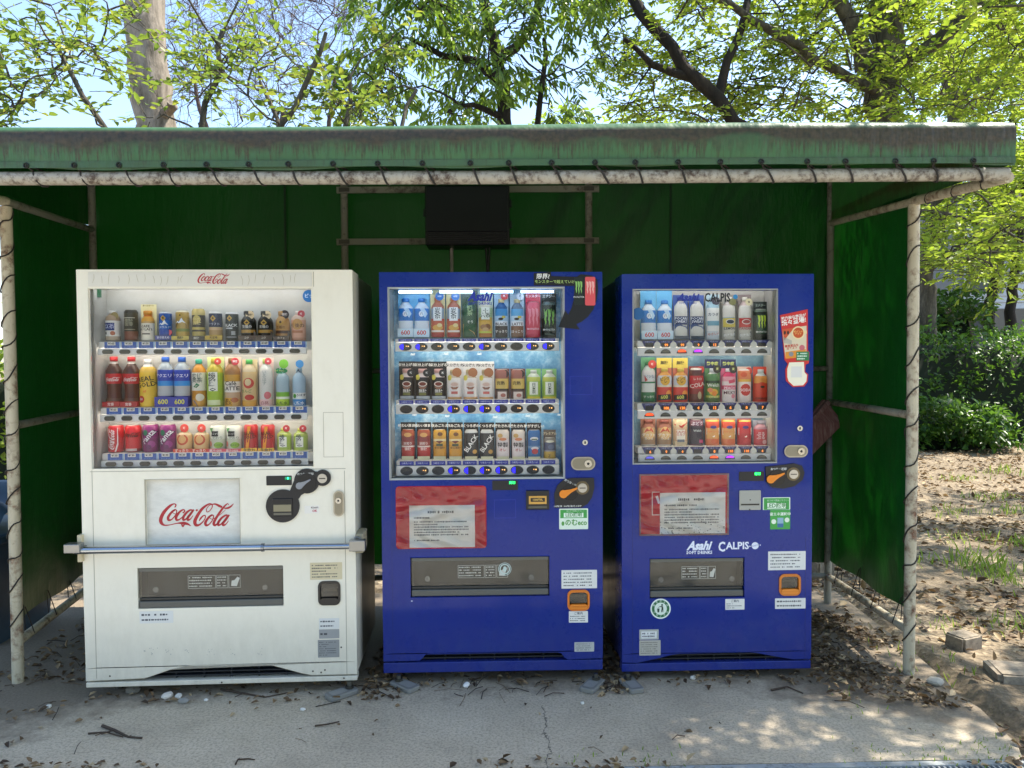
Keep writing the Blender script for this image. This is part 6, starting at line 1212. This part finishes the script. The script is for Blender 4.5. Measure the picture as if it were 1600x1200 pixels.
M1 = [
 (22, 47, 'bcan', [(0, '#c8cdd4'), (.1, '#2a2624'), (.72, '#d8c8c4')], 'black coffee bottle can with coffee cup on black card', CUP('#7a2c1c') + [('T', '無糖', 0, .26, 6, '#e8e4dc'), ('R', 0, .17, 11, 4, '#7a7a3c'), ('P', .6, .86, 6, '#23252a', '新', '#d8d8d8')], '#d8a8a0', NEWC('気分上げる')), None, None,
 (22, 46, 'bcan', [(0, '#d8a878'), (.08, '#ece6e2'), (.72, '#c8b8a0')], 'white latte bottle can with latte cup on white card', CUP('#d8b8a8') + [('R', 0, .22, 10, 4, '#c86a64'), ('P', .35, .9, 7.4, '#b0744c', '', '')], '#c8b48c', NEWC('気分満たす', '#eceae6', '#2c2824', 1.28)), None, None,
 (20.5, 46, 'slim', [(0, '#6a5450'), (.3, '#3c3430'), (.36, '#d8bc68'), (.7, '#a0685c')], 'brown coffee can with tan label and dark round tag', [('T', '完熟', -.2, .54, 6.5, '#3c2c1c'), ('R', 0, .14, 14, 11, '#e4d4cc'), ('O', .15, .14, 4, 3, '#b87468'), ('P', .4, .86, 6.4, '#3c3434', '', '')], None, ('#7c5650', 1.04, 1.14, None, '', '#fff', 3)), None,
 (21, 46, 'tea', [(0, '#d8cc4c'), (.1, '#a8c458'), (.62, '#c8d064'), (.76, '#d8e0d0')], 'pale green tea bottle with white upright label', [('R', 0, .38, 13, 20, '#eef2e4'), ('T', '日\n本\n茶', 0, .37, 6.4, '#3c5434'), ('R', 0, .07, 18, 3, '#e4d440')], '#dfe4dc', ('#8cc47c', 1.04, 1.1, None, '', '#fff', 3)), None]
for i, j in ((1, 0), (2, 0), (4, 3), (5, 3), (7, 6), (9, 8)): M1[i] = M1[j]
FOOT = lambda: ('F', .0, .13, .95, '#d8d4b0', '', '', 3)
M2 = [
 (20, 47, 'slim', [(0, '#b8302c'), (.42, '#ecd8d0'), (.47, '#a04a44'), (.62, '#8f3434'), (.8, '#b85a38')], 'red and brown coffee can on a black headed card', [('O', 0, .83, 6, 3.4, '#e0a860'), ('T', '深煎り', 0, .54, 4.6, '#f0dcd4'), ('T', '微糖', 0, .36, 5, '#f4dcd4'), FOOT()], None, NEWC('味わい深まる')), None,
 (20, 47, 'slim', [(0, '#d89a34'), (.5, '#e0ac48'), (.62, '#ecd8a8'), (.7, '#d8a23c')], 'golden coffee can on a black headed card', [('G', [(-.6, .62), (0, .55), (.6, .62), (.3, .64), (-.3, .64)], '#7a3424'), ('R', 0, .5, 10, 4, '#4a5034'), ('T', '金の微糖', 0, .4, 4, '#6a4418'), ('O', .1, .86, 4, 3, '#7a4a24'), FOOT()], None, NEWC('飲みごたえ')), None,
 (20, 47, 'slim', [(0, '#2a2a2c'), (.2, '#313033'), (.9, '#c8c8c4')], 'black coffee can with slanted white capitals', [('T', 'BLACK', .0, .55, 10, '#f2f2ee', 56), ('O', .55, .28, 3.4, 3.4, '#c89a4c'), FOOT()], None, NEWC('くつろぎの')), None,
 (20, 47, 'slim', [(0, '#e0d4d2'), (.7, '#d8ccc0')], 'pale coffee can with black characters', [('T', '特製', 0, .5, 8.2, '#3c3434'), ('T', 'オレ', 0, .34, 5.4, '#b83c3c'), ('O', 0, .7, 6, 2.4, '#d8885c'), ('O', -.4, .82, 4, 3.4, '#c8a05c'), FOOT()], None, NEWC('満たされる')), None,
 (20, 47, 'slim', [(0, '#3c74ac'), (.4, '#6a92b8'), (.48, '#2f649c')], 'blue coffee can with red cup, black headed card', [('O', 0, .72, 6.4, 2.8, '#dce0e0'), ('R', 0, .7, 9, 2, '#5a6a4c'), ('O', .1, .4, 6, 2.6, '#e4dcdc'), ('O', .1, .3, 5, 4.4, '#b8343c'), FOOT()], None, NEWC('すがすがしい')),
 (18, 35, 'can', [(0, '#c8a448'), (.4, '#8c8c94'), (.46, '#4a5270'), (.8, '#8a8478')], 'short navy and gold coffee can at the row end', [('O', 0, .85, 6.4, 2, '#e0dcc8'), ('O', .2, .6, 5, 4, '#5c6c8c'), ('T', 'Z', -.1, .2, 6, '#6a4c1c')], None, ('#6a5844', 1.36, 1.06, '#54483c', 'プレミアム', '#d8cca8', 4.4))]
for i in (1, 3, 5, 7): M2[i] = M2[i - 1]
mx = [[633 + 24.75 * i for i in range(10)], [635 + 24.65 * i for i in range(10)], [637 + 24.55 * i for i in range(10)]]
for row, (L, py) in enumerate(((M0, 526), (M1, 621.5), (M2, 716))):
    for c, it in enumerate(L):
        w, h, kind, bands, desc, dec = it[:6]; prod(MM, row, c, mx[row][c], py, w, h, kind, bands, desc, dec, it[6] if len(it) > 6 else None, it[7] if len(it) > 7 else None, ys=H_)

# ---- right machine
POC = [('R', 0, .44, 20, 13, '#2c3a68'), ('T', 'POCARI\nSWEAT', 0, .45, 5.6, '#eef0f4'), ('G', [(-.95, .36), (-.3, .36), (.3, .32), (.95, .31), (.95, .24), (-.95, .24)], '#4a5f8c'), ('F', .0, .08, 1.0, '#3c4a5c', '', '', 3)]
SPK = lambda c1, t, c2: [('R', 0, .40, 19, 14, c1), ('O', .1, .42, 7, 4, '#eee8e0'), ('O', .1, .42, 6, 3, c2), ('T', t, 0, .26, 5.2, c2), ('G', [(-.9, .02), (.9, .06), (.9, .2), (-.9, .14)], '#6a6864'), ('T', '刺激強め', 0, .11, 4.6, '#f0f0ec', 6)]
R0_ = [WAT(1.02), WAT(1.02),
 (21, 66, 'pet', [(0, '#d8d6cc'), (.2, '#d8d6cc'), (.7, '#d6d3c8')], 'white sports drink bottle with navy capital label', POC, '#3c4e9c', ('#4c64a4', 1.04, 1.1, None, '', '#fff', 3)), None,
 (20, 66, 'tea', [(0, '#c8d0d4'), (.2, '#e2e2dc'), (.36, '#c4d8e0'), (.44, '#e4e4de'), (.74, '#9cc0cc')], 'milky white drink bottle with slanted red note', [('T', 'カラダ', -.05, .58, 5.5, '#3c4c5c'), ('R', 0, .38, 18, 7, '#6aa0b4'), ('G', [(-.9, .02), (.9, .1), (.9, .24), (-.9, .17)], '#efe8e0'), ('T', 'やさしい', 0, .13, 4.4, '#cc6a54', 8), ('P', .35, .9, 6.4, '#4c4854', '新', '#d8d8d8')], '#a8c4cc', ('#b4ccd4', 1.06, 1.06, None, '', '#333', 3)),
 (20, 66, 'tea', [(0, '#c8c4b8'), (.48, '#7aa8c4'), (.52, '#d8d4c8'), (.8, '#b8aca4')], 'clear sparkling bottle with yellow label', SPK('#d8c45a', 'LEMON', '#3c4450') + [('P', .45, .88, 5.6, '#7a7a4c', '', '')], '#d4cfc0', ('#9a968c', 1.06, 1.04, None, '', '#333', 3)),
 (20, 66, 'tea', [(0, '#c8c4b8'), (.52, '#d8d4c8'), (.8, '#c0a8a0')], 'clear sparkling bottle with red label', SPK('#c4302c', 'TANSAN', '#a83434') + [('P', .5, .88, 5.6, '#d8d0a8', '強', '#3c342c')], '#d4cfc0', ('#8a7c78', 1.06, 1.04, None, '', '#333', 3)),
 (20, 47, 'slim', [(0, '#20281f'), (.92, '#6a7a68')], 'short black energy can with bright green claw marks', [('R', 0, .52, 15, 30, '#20452c'), ('K', 0, .58, 13, 22, '#c4dc3c'), ('T', 'MONSTER', 0, .26, 3.8, '#dfe4dc')], None, ('#1e2420', 1.26, 1.1, '#1c221e', 'エナジー', '#a8b8a8', 4))]
R0_[3] = R0_[2]
ORF = [('O', .0, .63, 7.4, 7.4, '#e4b03c'), ('T', 'ピング\nレ', .0, .64, 5.4, '#33261c', 10), ('O', .5, .24, 4.6, 5.4, '#ec9440'), ('R', -.1, .14, 20, 8.5, '#2c2c30', 4), ('T', '600', -.15, .14, 7.4, '#ece85a', 4)]
JAP = [('P', .55, .98, 6.4, '#343430', '夏', '#d8e08c')]
R1_ = [
 (21, 62, 'pet', [(0, '#2f7a4c'), (.24, '#dce0d8'), (.46, '#3a8054'), (.5, '#dcd8d4'), (.78, '#c8d4c8')], 'green and white cider bottle with red round tag', [('R', .1, .6, 15, 9, '#d8dcdc'), ('T', '三ツ矢', .1, .62, 5.4, '#5a6a80'), ('G', [(-.7, .66), (-.2, .54), (-.6, .5)], '#c04a44'), ('T', 'すっきり', 0, .12, 4.4, '#dfeee0'), ('P', .5, .93, 6.4, '#d8443c', '新', '#fbe8e0')], '#3f8a58', ('#5a9a70', 1.1, 1.06, None, '', '#333', 3)),
 (22.5, 52, 'pet', [(0, '#d8483c'), (.44, '#e8dcc4'), (.5, '#cdd0d8'), (.78, '#e0a04c')], 'red orange soda bottle with yellow ball and 600', ORF, '#e4c860', ('#c8745c', 1.3, 1.04, '#e4cc5c', '無糖', '#3a3024', 6)), None,
 (21.5, 52, 'slim', [(0, '#6a3a30'), (.24, '#8c2c2c'), (.4, '#c4343a'), (.78, '#5c3430'), (.95, '#e4dcd4')], 'dark red cola can with cream capitals', [('T', 'COLA', 0, .5, 8.4, '#f0e6dc', 12), ('T', 'レトロ', 0, .68, 4.6, '#e8d4c8'), ('O', .3, .2, 3, 6, '#b8a884'), ('P', .5, .96, 5.4, '#c8443c', '新', '#fbe8e0')], None, ('#9c4038', 1.06, 1.06, None, '', '#333', 3)),
 (21.5, 52, 'tea', [(0, '#4c6a34'), (.14, '#b8bc54'), (.2, '#5a8444'), (.56, '#2c4a34'), (.64, '#5c8c58'), (.84, '#d8dcd8')], 'green citrus drink bottle on a navy headed card', [('T', 'Welch', 0, .5, 7, '#eef0e8'), ('O', .0, .3, 7, 5, '#e8b440'), ('O', .1, .26, 4, 4, '#ec8c34'), ('O', -.5, .36, 4, 3.6, '#e88c5c'), ('T', 'CITRUS', 0, .15, 4.4, '#e8ec9c')] + JAP, '#d8dcdc', ('#5c8c58', 1.27, 1.1, '#232a58', '熱中症', '#d8e878', 6)),
 (21.5, 52, 'tea', [(0, '#ece0dc'), (.3, '#e4d8d4'), (.38, '#dc5c78'), (.5, '#ecdcd8'), (.62, '#e8a4b0'), (.76, '#d8406c')], 'pink milk drink bottle on a navy headed card', [('T', 'PEACH', 0, .42, 5.5, '#fbe8ec'), ('T', 'MILKY', 0, .28, 6.5, '#5c3038'), ('O', .5, .18, 3, 3.4, '#e08c98'), ('R', .3, .62, 10, 5, '#d8546c', 12)] + JAP, '#f0ecec', ('#d8688c', 1.27, 1.1, '#232a58', '熱中症', '#d8e878', 6)),
 (20.5, 51, 'slim', [(0, '#eee0d8'), (.62, '#e8b850'), (.7, '#e88c5c'), (.96, '#efe4dc')], 'white soda can with big red disc', [('O', 0, .38, 8, 9.4, '#d43c34'), ('T', 'SODA', 0, .37, 6, '#fbeee8'), ('O', -.3, .84, 5, 4, '#e4643c'), ('P', .5, .95, 5.6, '#d84c40', '新', '#fbe8e0')], None, ('#e8c8b8', 1.08, 1.05, None, '', '#333', 3)),
 (21, 51, 'tea', [(0, '#d8442c'), (.58, '#e89c4c'), (.8, '#d8dcd4')], 'orange juice bottle with black leaf mark and oval header', [('O', 0, .46, 9, 8, '#dc4c30'), ('O', .1, .47, 3.4, 1.6, '#2c3020'), ('T', 'ORANGE', 0, .12, 4.4, '#5c2018')], '#d8dcd8', ('#dc5440', 1.08, 1.07, None, '', '#333', 3))]
R1_[2] = R1_[1]
TOK = [('O', 0, .5, 8.4, 10, '#e0b878'), ('G', [(-.7, .52), (-.3, .7), (0, .6), (.3, .72), (.7, .52)], '#c84c30'), ('T', 'デカフェ', 0, .42, 5.4, '#f4ece0'), ('T', 'カフェ', 0, .3, 4.6, '#f0e4d4')]
BAY = lambda c: [('G', [(-.95, .72), (.95, .72), (.95, .46), (0, .36), (-.95, .46)], '#efe6da'), ('O', 0, .74, 5, 2.4, '#4c4484'), ('T', 'バヤリース', 0, .56, 3.9, c), ('O', .2, .2, 6, 4, c)]
R2_ = [
 (22, 41, 'bcan', [(0, '#b8b0a4'), (.08, '#9c7c5c'), (.3, '#b89468'), (.7, '#a06450')], 'brown cocoa bottle can with cream disc', TOK, '#8c4c40', ('#94604c', 1.06, 1.06, None, '', '#333', 3)), None,
 (21, 41, 'slim', [(0, '#d8c4a0'), (.2, '#cca884'), (.66, '#d8b894'), (.74, '#d8c49c')], 'cream milk can with red lettering and red arc', [('R', -.05, .44, 13, 16, '#e8e0d0'), ('T', 'CALPIS\nミルク', -.05, .5, 4.8, '#b83434'), ('R', -.05, .22, 11, 4, '#6a747c'), ('G', [(-.95, .86), (0, .78), (.9, .96), (.9, .88), (.1, .7), (-.95, .8)], '#c4403c')], None, ('#dcc8a4', 1.06, 1.08, None, '', '#333', 3)),
 (21, 41, 'slim', [(0, '#5c3848'), (.1, '#3c3640'), (.72, '#4c4450'), (.78, '#6c4454')], 'dark grape drink can with white splash lettering', [('T', 'ぶどう', 0, .86, 6.2, '#ece4ec'), ('O', .2, .44, 4, 4.6, '#2c2434'), ('T', 'Welch', 0, .6, 4.6, '#b8c4c0'), ('R', .55, .2, 6, 5, '#c84c78')], None, ('#5c4450', 1.06, 1.06, None, '', '#333', 3)),
 (21, 41, 'slim', [(0, '#d87c50'), (.3, '#d8a05c'), (.7, '#d85c40'), (.95, '#dcc04c')], 'orange fruit drink can with white wave', BAY('#d86a3c'), None, ('#cc8458', 1.05, 1.05, None, '', '#333', 3)), None,
 (21, 41, 'slim', [(0, '#b83034'), (.5, '#c4383a'), (.95, '#dcc04c')], 'red apple drink can with white wave', BAY('#c83438'), None, ('#b84844', 1.05, 1.05, None, '', '#333', 3)),
 (21.5, 39, 'tea', [(0, '#cc4850'), (.7, '#c8949c')], 'red clear fruit jelly bottle', [('O', 0, .48, 8, 9, '#d04048'), ('T', 'ぷる\nぷる', -.1, .44, 6.5, '#f6dcdc'), ('O', .4, .2, 3.4, 3.4, '#f0b8b8')], '#b8b4c0', ('#a8a8b4', 1.05, 1.05, None, '', '#333', 3))]
R2_[1] = R2_[0]; R2_[5] = R2_[4]
for row, (L, py) in enumerate(((R0_, 529.5), (R1_, 626), (R2_, 695))):
    for c, it in enumerate(L):
        w, h, kind, bands, desc, dec = it[:6]; prod(MR, row, c, 1012.5 + 25.0 * c, py, w, h, kind, bands, desc, dec, it[6] if len(it) > 6 else None, it[7] if len(it) > 7 else None, ys=H_)

# ------------------------------------------------------------------ smaller things on the ground
def bracket(px, py, rz, lab):
    p = ground_at(px, py); g = empty('anchor_bracket', (p.x, p.y, .0), rz, label=lab, category='bracket', group='anchor brackets in front of the machines')
    P = rrect(-.036, .036, -.08, .06, .015, 4); n = len(P)
    MB().add([(x, y, .003) for x, y in P] + [(x, y, .022) for x, y in P], [tuple(range(n, 2 * n))] + [(i, (i + 1) % n, (i + 1) % n + n, i + n) for i in range(n)], '#7f7d76|r.6').build('plate', g, bevel=.005)
    I_ = rrect(-.024, .024, -.065, .01, .01, 3); MB().add([(x, y, .0235) for x, y in I_], [tuple(range(len(I_)))], '#918f88|r.5').build('inset', g)
    MB().tube([(0, .03, .022), (0, .03, .05)], .011, 8, '#6a6a64|m1|r.5').build('bolt', g); MB().tube([(0, .03, .024), (0, .03, .034)], .019, 6, '#5c5a54|m1|r.5', smooth=False).build('nut', g)
bracket(537, 1086, R(-48), 'grey anchor bracket under the corner of the white machine'); bracket(630, 1074, R(50), 'grey anchor bracket under the left foot of the lit machine')
bracket(927, 1073, R(-30), 'grey anchor bracket under the right foot of the lit machine'); bracket(985, 1073, R(15), 'grey anchor bracket under the left foot of the narrow machine')

def rock(name, lab, px, py, s, seed, m='#b9b2a4|r.8', sq=(1, 1, .6), box=False, z=None, rz=0, cat='stone', grp=None):
    p = ground_at(px, py); r_ = random.Random(seed); bm = bmesh.new()
    if box: bmesh.ops.create_cube(bm, size=2); bmesh.ops.bevel(bm, geom=bm.edges[:], offset=.18, segments=2, affect='EDGES')
    else: bmesh.ops.create_icosphere(bm, subdivisions=2, radius=1)
    for v in bm.verts: v.co *= 1 + r_.uniform(-.12, .12) * (0.4 if box else 1)
    for v in bm.verts: v.co = Vector((v.co.x * s * sq[0], v.co.y * s * sq[1], v.co.z * s * sq[2]))
    me = bpy.data.meshes.new(name); bm.to_mesh(me); bm.free(); me.materials.append(M(m))
    gz = ground_z(p.x, p.y) if (p.x > 1.97 or p.y > 4.85) else 0
    o = place(name, me, None, (p.x, p.y, gz + s * sq[2] * .75), (0, 0, rz), label=lab, category=cat)
    if grp: o['group'] = grp
m, nt, b = newmat('block_stone'); nt.links.new(ramp(nt, noise(nt, coords(nt), 30, 6, .7), [(.3, '#6a5e50'), (.7, '#a59884')]).outputs[0], b.inputs['Base Color']); b.inputs['Roughness'].default_value = .9
rock('stone_block', 'brick sized stone block on the leaf litter beside the post', 1505, 1003, .072, 1, 'block_stone', (1, .8, .55), True, rz=.4)
rock('stone_slab', 'flat square paving slab in the litter at the right edge', 1588, 1052, .10, 2, 'block_stone', (1.1, 1, .22), True, rz=-.2, cat='slab')
rock('stone', 'pale flat stone at the foot of the right front post', 1461, 1069, .036, 3, '#b0a898|r.8', (1, .9, .5))
for i, (px, py, s, c, lab) in enumerate(((208, 1082, .028, '#7a7468|r.85', 'dull grey pebble half under the white machine'), (262, 1090, .022, '#d8cfc0|r.7', 'largest white shell-like pebble before the white machine'), (279, 1090, .016, '#e2dccf|r.7', 'white pebble touching the shell-like one'), (287, 1098, .02, '#8f8c84|r.8', 'grey pebble beside the white pebbles'), (729, 1073, .017, '#e6e2da|r.7', 'lone white pebble before the lit machine'), (76, 1106, .013, '#d8d4c8|r.7', 'tiny white pebble near the left post'), (473, 1110, .010, '#d8d4c8|r.7', 'tiny white pebble on bare concrete'), (1083, 1061, .014, '#d8d2c4|r.7', 'white pebble before the narrow machine'), (910, 1100, .010, '#d0ccc0|r.7', 'tiny pale pebble between the blue machines'), (322, 1095, .009, '#dcd6ca|r.7', 'tiny white pebble right of the pebble group'))):
    rock('pebble', lab, px, py, s, 20 + i, c, (1.25, .9, .65), rz=i, cat='pebble')
# twigs on the slab
def twig_thing(lab, pts, r0=.004):
    P = [ground_at(x, y, .006) for x, y in pts]; b_ = P[0].copy(); mb = MB(); Pm = [Vector((p.x - b_.x, p.y - b_.y, .006 + .004 * math.sin(i * 2.1))) for i, p in enumerate(P)]
    mb.tube(Pm, [r0 * (1 - .6 * i / len(Pm)) for i in range(len(Pm))], 5, '#4a3c30|r.9')
    for i in range(1, len(Pm) - 1): d = (Pm[i + 1] - Pm[i]); mb.tube([Pm[i], Pm[i] + Vector((d.y * .5, -d.x * .5 + d.y * .3, .01)) * (1 if i % 2 else -1)], r0 * .5, 4, '#4a3c30|r.9')
    mb.build('twig', None, (b_.x, b_.y, 0), label=lab, category='twig', group='dry twigs on the concrete')
twig_thing('thick dry twig on the concrete before the white machine', [(160, 1134), (178, 1142), (200, 1150), (222, 1153)], .007); twig_thing('thin dry twig crossing the thick twig', [(138, 1146), (165, 1145), (192, 1150)], .004)
twig_thing('long dry twig along the base of the white machine', [(345, 1077), (380, 1084), (415, 1088), (450, 1082)], .005); twig_thing('short curved twig alone on the concrete', [(492, 1134), (510, 1133), (530, 1126)], .004)
twig_thing('forked twig at the bottom edge of the slab', [(368, 1194), (372, 1188), (388, 1184), (398, 1187)], .004); twig_thing('dark twig by the narrow machine', [(1205, 1078), (1230, 1074), (1255, 1082)], .005)
twig_thing('pale dead branch in the debris beside the narrow machine', [(1330, 1032), (1342, 1043), (1352, 1050)], .007)

# scattered dry leaves and litter
def scatter(n, xr, yr, zf, dens=None):
    P = np.stack([rng.uniform(*xr, n), rng.uniform(*yr, n)], 1)
    if dens is not None: P = P[rng.random(n) < dens(P[:, 0], P[:, 1])]
    return np.concatenate([P, zf(P[:, 0], P[:, 1])[:, None]], 1)
def litter(name, P, ls, label, mat='leaf_dry'):
    n = len(P); D = rng.normal(0, 1, (n, 3)); D[:, 2] *= .25; Nn = np.array([0, 0, 1.]) + rng.normal(0, .35, (n, 3)); s_ = rng.uniform(.35, 1.0, n) ** 1.3 * 1.4
    P[:, 2] += rng.uniform(.003, .014, n); leaf_obj(name, P, D, Nn, ls * s_, ls * .5 * s_, mat, None, fold=.35, label=label, category='leaves', kind='stuff')
onslab = lambda x, y: np.where((x < 1.97) & (y < 4.85), .0, hgt(x, y))
P1 = scatter(15000, (1.9, 7.5), (2.75, 8), onslab, lambda x, y: np.clip(.35 + .5 * np.sin(1.7 * x + 2.1 * y) + .3 * np.sin(5 * x - 3 * y), .12, 1)); P2 = scatter(9000, (3.5, 14), (8, 13), onslab)
litter('leaf_litter', np.concatenate([P1, P2]), .055, 'dry brown leaves strewn over the ground under the trees')
P3 = np.concatenate([scatter(2600, (1.36, 2.0), (3.2, 4.6), lambda x, y: .03 * np.clip(1 - np.abs(x - 1.46) / .3, 0, 1) * np.ones_like(x), lambda x, y: np.clip(1.1 - 1.7 * np.abs(x - 1.45) - .9 * np.maximum(0, 3.7 - y) + .5 * np.sin(9 * x + 7 * y), 0, 1)), scatter(420, (-.68, -.5), (3.3, 4.2), lambda x, y: 0 * x), scatter(320, (.40, .52), (3.35, 4.2), lambda x, y: 0 * x),
    scatter(190, (-.65, 1.4), (3.42, 3.6), lambda x, y: 0 * x), scatter(90, (-1.9, -.7), (3.28, 3.5), lambda x, y: 0 * x), scatter(300, (-2.45, -1.9), (3.5, 4.5), lambda x, y: 0 * x), scatter(26, (-2.6, 1.9), (2.76, 3.3), lambda x, y: 0 * x), scatter(420, (-2.4, 1.9), (2.72, 2.79), lambda x, y: 0 * x, lambda x, y: np.clip(np.sin(3.3 * x + 1), 0, 1)), scatter(50, (-2.5, -1.9), (2.75, 3.3), lambda x, y: 0 * x)])
litter('leaf_debris', P3, .034, 'dark dry leaf debris gathered round the feet of the machines')
mb = MB(); rr = random.Random(12)
for i in range(230):
    k = rr.random()
    if k < .35: x, y = rr.uniform(1.41, 1.84), rr.uniform(3.5, 4.55)
    elif k < .55: x, y = rr.uniform(-.66, .5), rr.uniform(3.36, 3.5)
    elif k < .7: x, y = rr.uniform(-2.4, -1.9), rr.uniform(3.2, 4.3)
    elif k < .73: x, y = rr.uniform(-2.5, 1.8), rr.uniform(2.78, 3.4)
    else: x, y = rr.uniform(2, 5), rr.uniform(2.9, 7)
    z = (0 if x < 1.97 else ground_z(x, y)) + .004; a = rr.uniform(0, 6.3); l = rr.uniform(.03, .13); dx, dy = math.cos(a) * l, math.sin(a) * l
    mb.tube([(x, y, z), (x + dx * .5 + rr.uniform(-.01, .01), y + dy * .5, z + rr.uniform(0, .015)), (x + dx, y + dy, z)], rr.uniform(.001, .0026), 4, rr.choice(('#4a3c30|r.9', '#6a5844|r.9', '#2f2822|r.9')), caps=False)
mb.build('twig_litter', label='small dead twigs mixed into the debris', category='twigs', kind='stuff')
# grass tufts
LP, LD, LN, LL = [], [], [], []
for px, py, n, h in ((1538, 885, 60, .16), (1556, 896, 70, .12), (1512, 880, 22, .22), (1580, 905, 40, .1), (1445, 877, 30, .1), (1500, 845, 40, .1), (1490, 800, 40, .12), (1550, 780, 60, .12), (1585, 800, 60, .12), (1570, 740, 60, .15), (1500, 750, 40, .12), (1462, 1045, 24, .08), (1440, 1020, 24, .08), (1590, 975, 40, .1), (1490, 975, 30, .08), (1595, 850, 50, .14), (1015, 1190, 26, .035), (905, 1186, 14, .03), (1345, 1096, 16, .04), (1490, 1180, 40, .03), (1560, 1175, 40, .04), (1380, 1186, 26, .03)):
    p = ground_at(px, py); sp_ = .05 + .012 * p.y
    for _ in range(n):
        x, y = p.x + rng.normal(0, sp_), p.y + rng.normal(0, sp_ * .8); z = 0 if (x < 1.97 and y < 4.85) else ground_z(x, y); LP.append((x, y, z - .005)); d = rng.normal(0, .35, 3); d[2] = 1; LD.append(d); LN.append(rng.normal(0, 1, 3)); LL.append(h * rng.uniform(.35, .85))
LL = np.array(LL); leaf_obj('grass', np.array(LP), np.array(LD), np.array(LN), LL, np.minimum(.012, LL * .08 + .003), 'grass_blade', None, label='sparse grass tufts in the litter', category='grass', kind='stuff')

# weathered red board wedged beside the narrow machine
m, nt, b = newmat('red_board'); nt.links.new(ramp(nt, noise(nt, coords(nt, (3, 40, 3)), 4, 6, .7), [(.3, '#6c4440'), (.5, '#986460'), (.75, '#c0a49c')]).outputs[0], b.inputs['Base Color']); b.inputs['Roughness'].default_value = .85
P = [at(1258, 660, 4.36), at(1288, 624, 4.50), at(1319, 661, 4.50), at(1262, 718, 4.36)]
g = empty('red_board', tuple(P[0]), 0, label='weathered red wooden board wedged behind the narrow machine', category='board'); V = [p - P[0] for p in P]; nrm = (V[1] - V[0]).cross(V[3] - V[0]).normalized() * .014
MB().add([tuple(v) for v in V] + [tuple(v + nrm) for v in V], [(0, 1, 2, 3), (7, 6, 5, 4), (0, 4, 5, 1), (1, 5, 6, 2), (2, 6, 7, 3), (3, 7, 4, 0)], 'red_board').build('plank', g)
a, c = V[1] * .92 + V[2] * .08, V[0] * .9 + V[3] * .1; d_ = nrm * -1.4
MB().add([tuple(x) for x in (V[0] * .97 + V[3] * .03 + d_ * .1, V[1] * .97 + V[2] * .03 + d_ * .1, V[1] * .83 + V[2] * .17 + d_ * .1, V[0] * .83 + V[3] * .17 + d_ * .1)] + [tuple(x) for x in (V[0] * .97 + V[3] * .03 + d_, V[1] * .97 + V[2] * .03 + d_, V[1] * .83 + V[2] * .17 + d_, V[0] * .83 + V[3] * .17 + d_)], [(4, 5, 6, 7), (0, 1, 5, 4), (1, 2, 6, 5), (2, 3, 7, 6), (3, 0, 4, 7)], 'red_board').build('batten', g)

# waste bin standing left of the shelter
m, nt, b = newmat('bin_plastic'); nt.links.new(ramp(nt, noise(nt, coords(nt), 6, 5), [(.3, '#2c4258'), (.7, '#40586c')]).outputs[0], b.inputs['Base Color']); b.inputs['Roughness'].default_value = .5
p = at(16, 800, 4.05); g = empty('waste_bin', (p.x - .24, 4.2, -.02), 0, label='blue grey plastic waste bin standing outside the left post', category='bin')
w0, w1, d0 = .20, .255, .24
V = [(-w0, -d0, .0), (w0, -d0, .0), (w0, d0, .0), (-w0, d0, .0), (-w1, -d0 - .03, .60), (w1, -d0 - .03, .60), (w1, d0 + .03, .60), (-w1, d0 + .03, .60)]
MB().add(V, [(0, 3, 2, 1), (0, 1, 5, 4), (1, 2, 6, 5), (2, 3, 7, 6), (3, 0, 4, 7)], 'bin_plastic').build('body', g, bevel=.012)
MB().box(-.27, .27, -.285, .285, .56, .61, 'bin_plastic').build('rim', g, bevel=.01)
sheet(lambda u, v: (-.275 + .55 * u, -.29 + .58 * v, .605 + .22 * math.sin(math.pi * min(1, .18 + .82 * u * 0 + .64 * (1 - abs(2 * v - 1) ** 2.2))) * (1 - .45 * abs(2 * u - 1) ** 3)), 16, 16, 'bin_plastic').build('lid', g)
MB().tube([(.1, -.30, .63), (.0, -.33, .65), (-.1, -.30, .63)], .012, 6, 'bin_plastic').build('handle', g)
# loose stones and rubble shapes behind the machine corner
rock('stone_block', 'grey concrete block behind the narrow machine beside the back post', 1284, 893, .06, 9, 'block_stone', (1.1, 1, 1.0), True, rz=.2, cat='stone')
